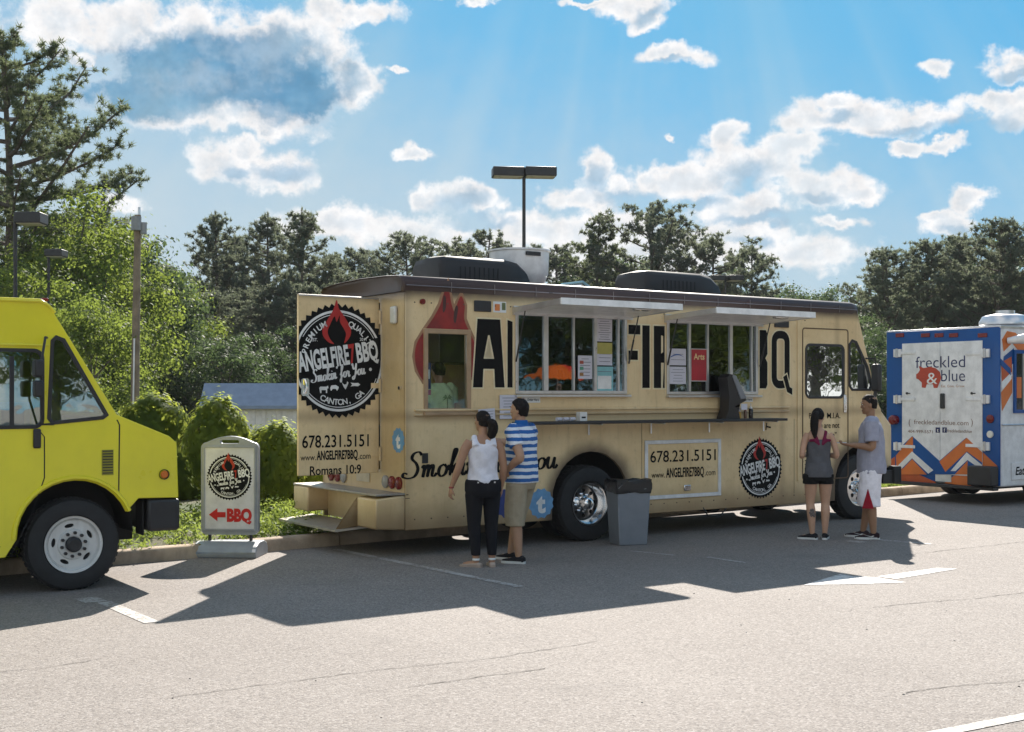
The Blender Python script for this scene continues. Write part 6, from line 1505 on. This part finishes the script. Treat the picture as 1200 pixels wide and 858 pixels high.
for k in 'LR':
    A = legs[k][1]; s_ = shoe(t, A, legs[k][2], cloth('sandal_beige', (.42, .33, .27)), pmat('sandal_sole', (.35, .27, .22), .7), 'sandal', low=True, L=.25)
    mb = MB(); mb.lathe([(.040, -.012), (.044, 0), (.040, .012)], (0, 0, 0), 'z', 14); o = mb.build('ankle_strap', WHITEP, s_); o.location = (A[0], A[1], .088)
mb = MB(); W_ = sh['L'][2]; mb.lathe([(.028, -.008), (.032, 0), (.028, .008)], tuple(W_), 'z', 14); mb.build('bracelet', pmat('red_band', (.3, .03, .03), .5), t)

# --- woman in the grey tank top and black shorts
arms = {'L': ((-.235, -.05, 1.13), (-.14, .20, 1.12), (.5, 1, .1), (0, 0, 1), .5), 'R': ((.235, -.05, 1.13), (.14, .20, 1.12), (-.5, 1, .1), (0, 0, 1), .5)}
legs = {'L': ((-.105, .02, .49), (-.085, -.01, .09), (-.85, .5)), 'R': ((.10, .02, .49), (.085, -.01, .09), (.35, .95))}
t, M, sh, _ = person('woman with a long dark ponytail in a grey racerback tank top and black shorts', 959, 632, radians(2), 1.66, skin=SK_C, arms=arms, legs=legs, chest=(.155, .11), waist=(.135, .10), hipr=(.175, .13), hip=.165, shoulder=.172, hyaw=radians(-22), hpitch=radians(-14), armr=(.046, .037, .034, .023), legr=(.098, .085, .058, .060, .034))
def pony2(mb, M):
    limb(mb, [tuple(M @ Vector(p)) for p in ((0, -.085, .04), (-.02, -.13, .0), (-.03, -.125, -.10), (-.03, -.10, -.20), (-.02, -.085, -.30))], [.03, .050, .055, .048, .018], 12)
hair_cap(t, M, -.05, thick=.012, extra=pony2, hairline=.065)
shirt(t, 0, [(0, -.012, .84, .190, .155), (0, -.012, .92, .188, .150), (0, -.005, 1.03, .165, .128), (0, 0, 1.12, .158, .12), (0, 0, 1.22, .162, .124), (0, 0, 1.30, .165, .126), (0, 0, 1.345, .15, .118)], [], cloth('grey_jersey', (.10, .10, .11)), 'tank_top')
def racer(mb):
    for sd in (-1, 1):
        mb.tube([(sd * .02, -.112, 1.27), (sd * .055, -.105, 1.36), (sd * .085, -.055, 1.445), (sd * .09, .02, 1.45), (sd * .085, .10, 1.36)], [.022, .024, .022, .022, .024], 10)
        mb.tube([(sd * .02, -.115, 1.28), (sd * .085, -.112, 1.335), (sd * .14, -.07, 1.33)], [.02, .022, .02], 10)
mb = MB(); racer(mb); remesh(mb, 'racerback_straps', cloth('maroon_jersey', (.16, .015, .05)), t, .0075, 2)
shorts(t, legs, .165, cloth('black_jersey', (.012, .012, .013)), .745, (.112, .108), (.185, .146), 'running_shorts', top=.97)
for k in 'LR': shoe(t, legs[k][1], legs[k][2], BSHOE, SOLE)
mb = MB(); K, A = Vector(legs['L'][0]), Vector(legs['L'][1]); c = K.lerp(A, .32)

for i_ in range(9):
    a = -.45 + .11 * i_; zc_ = c.z + .035 * sin(i_ * 2.1); rr_t = .018 + .008 * sin(i_ * 3.3)
    mb.add([(c.x + .0618 * sin(a + q_[0] * rr_t / .06), c.y - .012 - .0638 * cos(a + q_[0] * rr_t / .06), zc_ + q_[1] * rr_t * 1.5) for q_ in ((-1, 0), (-.3, .8), (.6, .7), (1, -.1), (.2, -.9), (-.6, -.6))], [(0, 1, 2, 3, 4, 5)])
mb.build('calf_tattoo', pmat('tattoo_ink', (.13, .10, .09), .6, var=.6, scale=60), t)

# --- man in the lilac-grey T-shirt
arms = {'L': ((-.25, -.02, 1.13), (-.20, .24, 1.15), (.1, 1, .12), (.3, 0, 1), .6), 'R': ((.24, .0, 1.13), (.12, .24, 1.14), (-.2, 1, .12), (-.2, 0, 1), .6)}
legs = {'L': ((-.11, .02, .49), (-.10, -.03, .09), (-.05, 1)), 'R': ((.10, .04, .49), (.10, .10, .09), (.12, 1))}
t, M, sh, _ = person('young man in a loose grey T-shirt and white basketball shorts facing the truck cab', 1021, 631, radians(72), 1.83, skin=SK_D, arms=arms, legs=legs, chest=(.18, .125), waist=(.165, .12), hipr=(.17, .13), shoulder=.20, hyaw=radians(6), hpitch=radians(-5), armr=(.055, .044, .040, .027), legr=(.095, .08, .056, .060, .037))
hair_cap(t, M, -.055, thick=.006, hairline=.072)
sl = [([tuple(sh[k][0] + Vector((-.05 * sd, 0, .01))), tuple(sh[k][0]), tuple(sh[k][0].lerp(sh[k][1], .78))], [.090, .088, .090]) for sd, k in ((-1, 'L'), (1, 'R'))]
shirt(t, 0, [(0, -.005, .80, .215, .178), (0, -.005, .88, .215, .176), (0, 0, 1.05, .205, .165), (0, 0, 1.2, .205, .155), (0, 0, 1.33, .205, .148), (0, 0, 1.40, .19, .12), (0, 0, 1.45, .14, .085), (0, 0, 1.485, .075, .068), (0, .0, 1.495, .064, .062)], sl, cloth('lilac_jersey', (.33, .33, .40)), 'tshirt', fold=.008)
sh_ = shorts(t, legs, .155, cloth('white_mesh_cloth', (.80, .77, .82)), .40, (.128, .118), (.195, .155), 'basketball_shorts', fold=.006)
mb = MB(); K = Vector(legs['L'][0])
vs = []
for i, z in enumerate((.385, .46, .54, .62)):
    w = (.52, .36, .18, .02)[i]
    for a in (-w, -w / 2, 0, w / 2, w): vs.append((K.x - .128 * cos(a) - .002, K.y + .137 * sin(a) + .01, z))
mb.add(vs, [(i * 5 + j, i * 5 + j + 1, (i + 1) * 5 + j + 1, (i + 1) * 5 + j) for i in range(3) for j in range(4)]); mb.build('red_inset', cloth('red_mesh_cloth', (.30, .015, .03)), sh_)
for k in 'LR': shoe(t, legs[k][1], legs[k][2], cloth('black_trainer', (.03, .018, .022)), SOLE, 'trainer', True, L=.29)
s = 1.83 / 1.75; hp = t.matrix_basis @ Vector((-.15, .36, 1.175))
ph = thing('phone', 'white phone held out in front of the young man in the T-shirt', 'phone', tuple(hp), radians(72)); MB().box(-.04, .04, -.075, .085, -.006, .006).build('case', pmat('white_plastic', (.7, .7, .7), .35), ph, bevel=.004); MB().box(-.035, .035, -.068, .078, .0065, .0085).build('screen', BLK, ph)
hp = None
# --- worker inside, seen through the small window
inx, iny = T.matrix_basis @ Vector((S(520, 450)[0] - .02, .55, 0)).to_4d() if False else (None, None)
wp_ = Matrix.Translation((P0[0], P0[1], 0)) @ Matrix.Rotation(ANG, 4, 'Z') @ Vector((S(519, 450)[0] + .15, .33, 0))
arms = {'L': ((-.25, .02, 1.13), (-.20, .24, 1.15), (.1, 1, .12), (.3, 0, 1), .6), 'R': ((.24, .02, 1.13), (.12, .24, 1.14), (-.2, 1, .12), (-.2, 0, 1), .6)}
legs = {'L': ((-.10, .02, .49), (-.10, 0, .09), (0, 1)), 'R': ((.10, .02, .49), (.10, 0, .09), (0, 1))}
t, M, sh, _ = person('worker in a pale green T-shirt seen from behind through the small truck window', 0, 0, ANG + radians(8), 1.60, skin=SK_B, arms=arms, legs=legs, loc=(wp_.x, wp_.y), z=.62, chest=(.19, .13), shoulder=.205, waist=(.18, .14))
hair_cap(t, M, -.05, thick=.014)
sl = [([tuple(sh[k][0] + Vector((-.05 * sd, 0, .01))), tuple(sh[k][0]), tuple(sh[k][0].lerp(sh[k][1], .62))], [.085, .080, .078]) for sd, k in ((-1, 'L'), (1, 'R'))]
ts = shirt(t, 0, [(0, 0, .86, .205, .165), (0, 0, 1.05, .205, .162), (0, 0, 1.2, .21, .158), (0, 0, 1.33, .21, .152), (0, 0, 1.40, .19, .125), (0, 0, 1.45, .14, .09), (0, 0, 1.49, .075, .07)], sl, cloth('pale_green_cloth', (.72, .85, .50)), 'tshirt')
mb = MB(); f = lambda a, b, c: (a, -.163 - c, b)
mb.plate([[(-.008, 1.16), (.008, 1.16), (.012, 1.30), (-.004, 1.30)]], f, 0, .002)
for q in range(7):
    a = radians(-20 + q * 37); mb.plate([[(0, 1.295), (.045 * cos(a), 1.30 + .035 * sin(a) + .012), (.085 * cos(a), 1.295 + .06 * sin(a) - .01)]], f, 0.003 + q * .0005, .0032 + q * .0005)
mb.build('palm_print', pmat('print_green', (.25, .36, .16), .8), ts, smooth=False, fix=False)
shorts(t, legs, .155, BSHOE, .13, (.115, .06), (.18, .145), 'trousers')
mb = MB(); x0 = S(506, 440)[0]; z0_ = S(506, 456)[1]
o = MB().box(S(501.5, 440)[0], S(508, 440)[0], .06, .066, z0_, S(506, 425)[1]).build('window_poster', pmat('navy_poster', (.03, .05, .16), .5), WS_); MB().box(S(503, 440)[0], S(506.5, 440)[0], .053, .059, S(505, 444)[1], S(505, 433)[1]).build('poster_print', WHITEP, o)
MB().box(S(501.5, 440)[0], S(508, 440)[0], .06, .066, S(506, 463)[1], z0_ - .01).build('window_poster', pmat('pink_poster', (.55, .12, .2), .5), WS_)

# ================================================================== THINGS ROUND THE TRUCK
TW = Matrix.Translation((P0[0], P0[1], 0)) @ Matrix.Rotation(ANG, 4, 'Z')
def tw(x, y, z): return tuple(TW @ Vector((x, y, z)))
PAPER = pmat('paper_white', (.62, .60, .66), .8, var=.03)
def sheet(label, pa, pb, y=-.012, mat=PAPER, tilt=0, name='menu_sheet', cat='paper', lines=7, extra=None, inside=False):
    r = sr(pa, pb); w, h = r[1] - r[0], r[3] - r[2]; xc, zc = (r[0] + r[1]) / 2, (r[2] + r[3]) / 2
    t = thing(name, label, cat, tw(xc, y, zc), ANG); t.rotation_euler = (0, tilt, ANG)
    MB().box(-w / 2, w / 2, -.0015, .0015, -h / 2, h / 2).build('page', mat, t, smooth=False)
    mb = MB(); rr = random.Random(int(pa[0]))
    fr_ = lambda a, b, c: (a, -.0015 - c, b)
    for k in range(lines):
        z = h / 2 - h * (k + 1) / (lines + 1); L_ = w * rr.uniform(.5, .85); mb.plate([rect(-L_ / 2, L_ / 2, z - h * .012, z + h * .012)], fr_, .001, None)
    if lines: mb.build('print_lines', pmat('grey_print', (.15, .15, .18), .7), t, smooth=False, fix=False, kind='stuff')
    if extra: extra(t, w, h, fr_)
    return t
sheet('white printed menu sheet taped above the shelf beside the striped man', (584.5, 491), (605, 463), -.02)
sheet('tilted white notice hanging from the shelf above the woman in white', (558, 502), (577, 479), -.06, tilt=radians(-4), lines=6)
sheet('white list at the top right of the left serving window', (699.5, 400), (717.5, 374.5), .004, lines=9)
sheet('yellow and white leaflet in the right pane of the left serving window', (700, 428), (717.5, 402), .004, lines=5, extra=lambda t, w, h, f: MB().box(-w / 2, w / 2, -.003, -.0016, .0, h / 2).build('yellow_field', pmat('mustard_print', (.45, .40, .10), .6), t))
sheet('teal and white flyer low in the left serving window', (698.5, 458), (718.5, 430), .004, pmat('teal_print', (.22, .48, .50), .6), lines=4, extra=lambda t, w, h, f: MB().box(-w * .4, w * .4, -.003, -.0016, -h * .42, h * .12).build('white_field', WHITEP, t))
def dots(t, w, h, f):
    for k in range(3): MB().box(-w * .38, -w * .12, -.004, -.0016, -h * .38 + k * h * .26, -h * .38 + k * h * .26 + h * .14).build('picture', pmat(('pic_brown', 'pic_green', 'pic_red')[k], ((.3, .15, .05), (.1, .3, .2), (.4, .08, .05))[k], .6), t)
sheet('white flyer with small pictures in the middle pane of the left window', (676.5, 444), (693, 417), -.014, lines=6, extra=dots)
def swirl(t, w, h, f):
    mb = MB(); P = [(w * (-.45 + .8 * k / 12), h * (.02 + .16 * sin(k / 12 * pi))) for k in range(13)]; Q = [(w * (-.45 + .8 * k / 12), h * (-.04 + .12 * sin(k / 12 * pi) + .05 * k / 12)) for k in range(13)][::-1]
    mb.plate([P + Q], f, .002, None); mb.build('blue_swirl', pmat('swirl_blue', (.05, .12, .35), .5), t, smooth=False, fix=False)
sheet('white poster with a blue swirl in the left pane of the right window', (784, 428), (803, 409), -.014, lines=2, extra=swirl)
sheet('white price list under the swirl poster in the right window', (784, 450), (803, 430), -.014, lines=5)
def arts(t, w, h, f): 
    mb = MB(); text(mb, 'Arts', f, 0, h * .18, h * .2, w * .72, .002, .02); mb.build('poster_lettering', pmat('cream_yellow', (.8, .6, .3), .5), t, smooth=False, fix=False)
    mb = MB(); mb.plate([rect(-w / 2 - .012, w / 2 + .012, -h / 2 - .012, h / 2 + .012)], lambda a, b, c: (a, .003 + c, b), 0, .002); mb.build('poster_border', pmat('pale_border', (.5, .5, .48), .6), t, smooth=False)
sheet('red Arts poster in the second pane of the right serving window', (809.5, 446), (827, 410), -.014, pmat('poster_red', (.42, .02, .03), .55), name='arts_poster', cat='poster', lines=0, extra=arts)
# things on the shelf
def cup(label, px, r, h, mat, name='cup', band=None):
    x = S(px, 490)[0]; p = tw(x, -.18, SHZ); t = thing(name, label, name.replace('_', ' '), p, ANG); MB().lathe([(r * .8, 0), (r, h), (r * .92, h), (r * .72, .01)], (0, 0, 0), 'z', 20).build('cup_wall', mat, t, ang=50)
    if band: MB().box(-r * .5, r * .5, -r * 1.02, -r * .86, h * .3, h * .6).build('print', band, t)
    return t
x = S(672, 488)[0]; t = thing('white_box', 'small white printed box on the counter shelf', 'box', tw(x, -.17, SHZ), ANG); MB().box(-.055, .055, -.04, .04, 0, .11).build('carton', WHITEP, t, bevel=.003); MB().box(-.03, .03, -.042, -.0405, .035, .055).build('print', BLACKP, t)
x = S(651, 490)[0]; t = thing('napkin_roll', 'row of white wrapped napkins lying on the shelf left of the small box', 'napkins', tw(x, -.20, SHZ), ANG)
for k in range(3): MB().tube([(-.13 + k * .10, 0, .025), (-.05 + k * .10, 0.01, .028)], [.024, .022], 10).build('napkin', PAPER, t)
def bottle(label, px, mat, capm, r=.03, h=.17, tip=True):
    x = S(px, 485)[0]; t = thing('sauce_bottle', label, 'bottle', tw(x, -.17, SHZ), ANG, 'bottles on the shelf'); MB().lathe([(r * .95, 0), (r, .01), (r, h * .7), (r * .7, h * .8)], (0, 0, 0), 'z', 18, cap=True).build('bottle_body', mat, t)
    MB().lathe([(r * .72, h * .8), (r * .6, h * .88), (r * .22, h * .95), (r * .15, h * 1.2)], (0, 0, 0), 'z', 14, cap=True).build('cap', capm, t)
bottle('dark sauce bottle with a white tip at the right end of the shelf', 869.5, pmat('sauce_black', (.02, .012, .01), .25), WHITEP)
bottle('small clear brown bottle left of the dark sauce bottle', 863, pmat('sauce_brown', (.16, .08, .04), .3), pmat('tip_red', (.2, .05, .04), .4), .022, .13)
bottle('orange mustard cup in front of the card terminal', 856, pmat('mustard', (.55, .30, .03), .35), PAPER, .026, .12)
x = S(846, 470)[0]; t = thing('card_terminal', 'tall dark card terminal with a grey sloping face standing on the shelf', 'terminal', tw(x, -.16, SHZ), ANG)
prof = [(-.17, 0), (.10, 0), (.07, .10), (.10, .20), (.20, .24), (.21, .29), (.02, .58), (-.09, .60), (-.14, .55), (-.10, .3), (-.11, .12)]
mb = MB(); mb.plate([prof], lambda a, b, c: (a, -c, b), -.09, .09); mb.build('housing', pmat('terminal_black', (.02, .02, .022), .35), t, bevel=.015)
mb = MB(); mb.loft([[(.205, y, .275), (.018, y, .575), (-.03, y, .595), (-.05, y, .57), (.10, y, .26)] for y in (-.102, .102)]); mb.build('face_panel', pmat('terminal_grey', (.22, .23, .25), .3), t, bevel=.008)
MB().box(.10, .21, -.108, -.10, .12, .2).build('receipt', PAPER, t)

# bin with a black liner
bx_, by_ = ground(738, 640)
t = thing('litter_bin', 'square grey litter bin with a black liner beside the rear wheel', 'bin', (bx_, by_ + .22, 0), ANG - radians(16))
BINM = pmat('bin_grey', (.20, .215, .24), .55, var=.06)
mb = MB(); mb.loft([[(sx * .215, sy * .17, 0), (-sx * .215, sy * .17, 0)][::1] for sx, sy in ()] or [[(x, y, z) for x, y in ((-a, -b), (a, -b), (a, b), (-a, b))] for a, b, z in ((.18, .16, 0), (.185, .165, .02), (.222, .195, .74), (.227, .20, .75))], cap=True)
mb.build('bin_body', BINM, t, bevel=.012)
rr = random.Random(4); mb = MB(); rg = []
for z, g_ in ((.645, .004), (.67, .008), (.70, .007), (.74, .008), (.78, .010), (.80, .004), (.79, -.02), (.6, -.03)):
    pts = []
    for (xa, ya), (xb, yb) in (((-1, -1), (1, -1)), ((1, -1), (1, 1)), ((1, 1), (-1, 1)), ((-1, 1), (-1, -1))):
        for k in range(6):
            u = k / 6; j = rr.uniform(-.008, .008); pts.append(((xa + (xb - xa) * u) * (.221 + g_ + j + (z - .56) * .02), (ya + (yb - ya) * u) * (.192 + g_ + j), z + rr.uniform(-.015, .015)))
    rg.append(pts)
mb.loft(rg, cap=False); mb.build('liner', pmat('liner_black', (.014, .014, .016), .3, bump=.8, bscale=14), t, ang=25)

# sandwich board
sx0, sy0 = ground(270, 651); 
t = thing('sandwich_board', 'white rolling sandwich board with the round badge, a red arrow and BBQ', 'sign', (sx0, sy0, 0), radians(-4))
GRYP = pmat('grey_plastic', (.30, .32, .35), .5, var=.1, dirt=.3)
mb = MB(); mb.loft([[(-.36, y, z) for y, z in prof_] for prof_ in ()] or [[(x, y * k, z) for x, k in ((-.36, 1),) for y, z in ()] for _ in ()] or [[(x, yy, zz) for yy, zz in ((-.24, 0), (-.26, .06), (-.22, .13), (-.1, .17), (.1, .17), (.22, .13), (.26, .06), (.24, 0))] for x in (-.37, -.36, .36, .37)]); mb.build('base', GRYP, t, bevel=.02)
for sx in (-1, 1): MB().tube([(sx * .24, 0, .14), (sx * .24, 0, .30)], .02, 8).build('spring_post', BLK, t)
fs2 = lambda a, b, c: (a, -c, b)
ow = .335; pan = rrect(-ow, ow, .24, 1.30, .07, 5); pan = [(a, b + (.06 * (1 - (a / ow) ** 2) if b > 1.2 else 0)) for a, b in pan]
topc = [(x, 1.30 + .07 * (1 - (x / (ow - .07)) ** 2)) for x in [(-.9 + 1.8 * k / 8) * (ow - .07) for k in range(9)]][::-1]
pan = rrect(-ow, ow, .24, 1.30, .07, 5)[:6] + topc + rrect(-ow, ow, .24, 1.30, .07, 5)[6:]
hole1 = rrect(-.11, .11, 1.285, 1.325, .018, 3)
mb = MB(); mb.plate([pan, hole1], fs2, -.04, .03); mb.build('frame', GRYP, t, bevel=.006)
mb = MB(); mb.plate([rect(-.285, .285, .31, 1.235)], fs2, .031, .036); pnl = mb.build('panel', pmat('sign_white', (.62, .62, .66), .5), t, smooth=False)
mb = MB(); mb.plate([offset_poly(rect(-.285, .285, .31, 1.235), .022), rect(-.285, .285, .31, 1.235)], fs2, .0305, .045); mb.build('panel_frame', GRYP, t, smooth=False, bevel=.004)
badge(lambda a, b, c: (a, -c, b + .90), .265, 'round_badge', pnl, .037)
mb = MB(); mb.plate([[(-.24, .47), (-.14, .545), (-.14, .50), (-.045, .50), (-.045, .44), (-.14, .44), (-.14, .395)]], fs2, .037, .039); text(mb, 'BBQ', fs2, .115, .40, .14, .29, .039, .06)
mb.build('arrow_lettering', pmat('sign_red', (.50, .01, .01), .5), pnl, smooth=False, fix=False)

# orange parasol across the car park (seen mirrored in the left serving window)
t = thing('parasol', 'orange yellow and red parasol across the car park, mirrored in the left serving window', 'parasol', (28.8, 5.3, 0)); MB().tube([(0, 0, 0), (0, 0, 2.9)], .025, 8).build('pole', WHITE, t)
for k in range(8):
    mb = MB(); a0, a1 = pi / 4 * k, pi / 4 * (k + 1); R_ = 1.35
    mb.add([(0, 0, 3.0), (R_ * .55 * cos(a0), R_ * .55 * sin(a0), 2.78), (R_ * .55 * cos(a1), R_ * .55 * sin(a1), 2.78), (R_ * cos(a0), R_ * sin(a0), 2.42), (R_ * cos(a1), R_ * sin(a1), 2.42)], [(0, 1, 2), (1, 3, 4, 2)])
    mb.build('canopy_panel', leafmat('parasol_' + ('orange', 'yellow', 'red', 'orange_b')[k % 4], *[((.75, .14, .02), (.8, .16, .03)), ((.8, .5, .05), (.8, .5, .06)), ((.6, .03, .02), (.65, .04, .03)), ((.75, .14, .02), (.8, .16, .03))][k % 4], .4, (.9, .3, .05)), t, smooth=False)
# ================================================================== AIR
hz = MB().box(-150, 160, -70, 170, -2.6, 26).build('haze', None, None, smooth=False, fix=False, kind='stuff')
hm = bpy.data.materials.new('haze'); hm.use_nodes = True; hn = hm.node_tree; hn.nodes.clear()
hv = nd(hn, 'ShaderNodeVolumePrincipled', ins={'Color': (.93, .96, 1, 1), 'Density': .0002, 'Anisotropy': .1}); nd(hn, 'ShaderNodeOutputMaterial', ins={'Volume': hv.outputs[0]})
hz.data.materials.clear(); hz.data.materials.append(hm)
hz['label'] = 'thin summer haze between the car park and the wood'
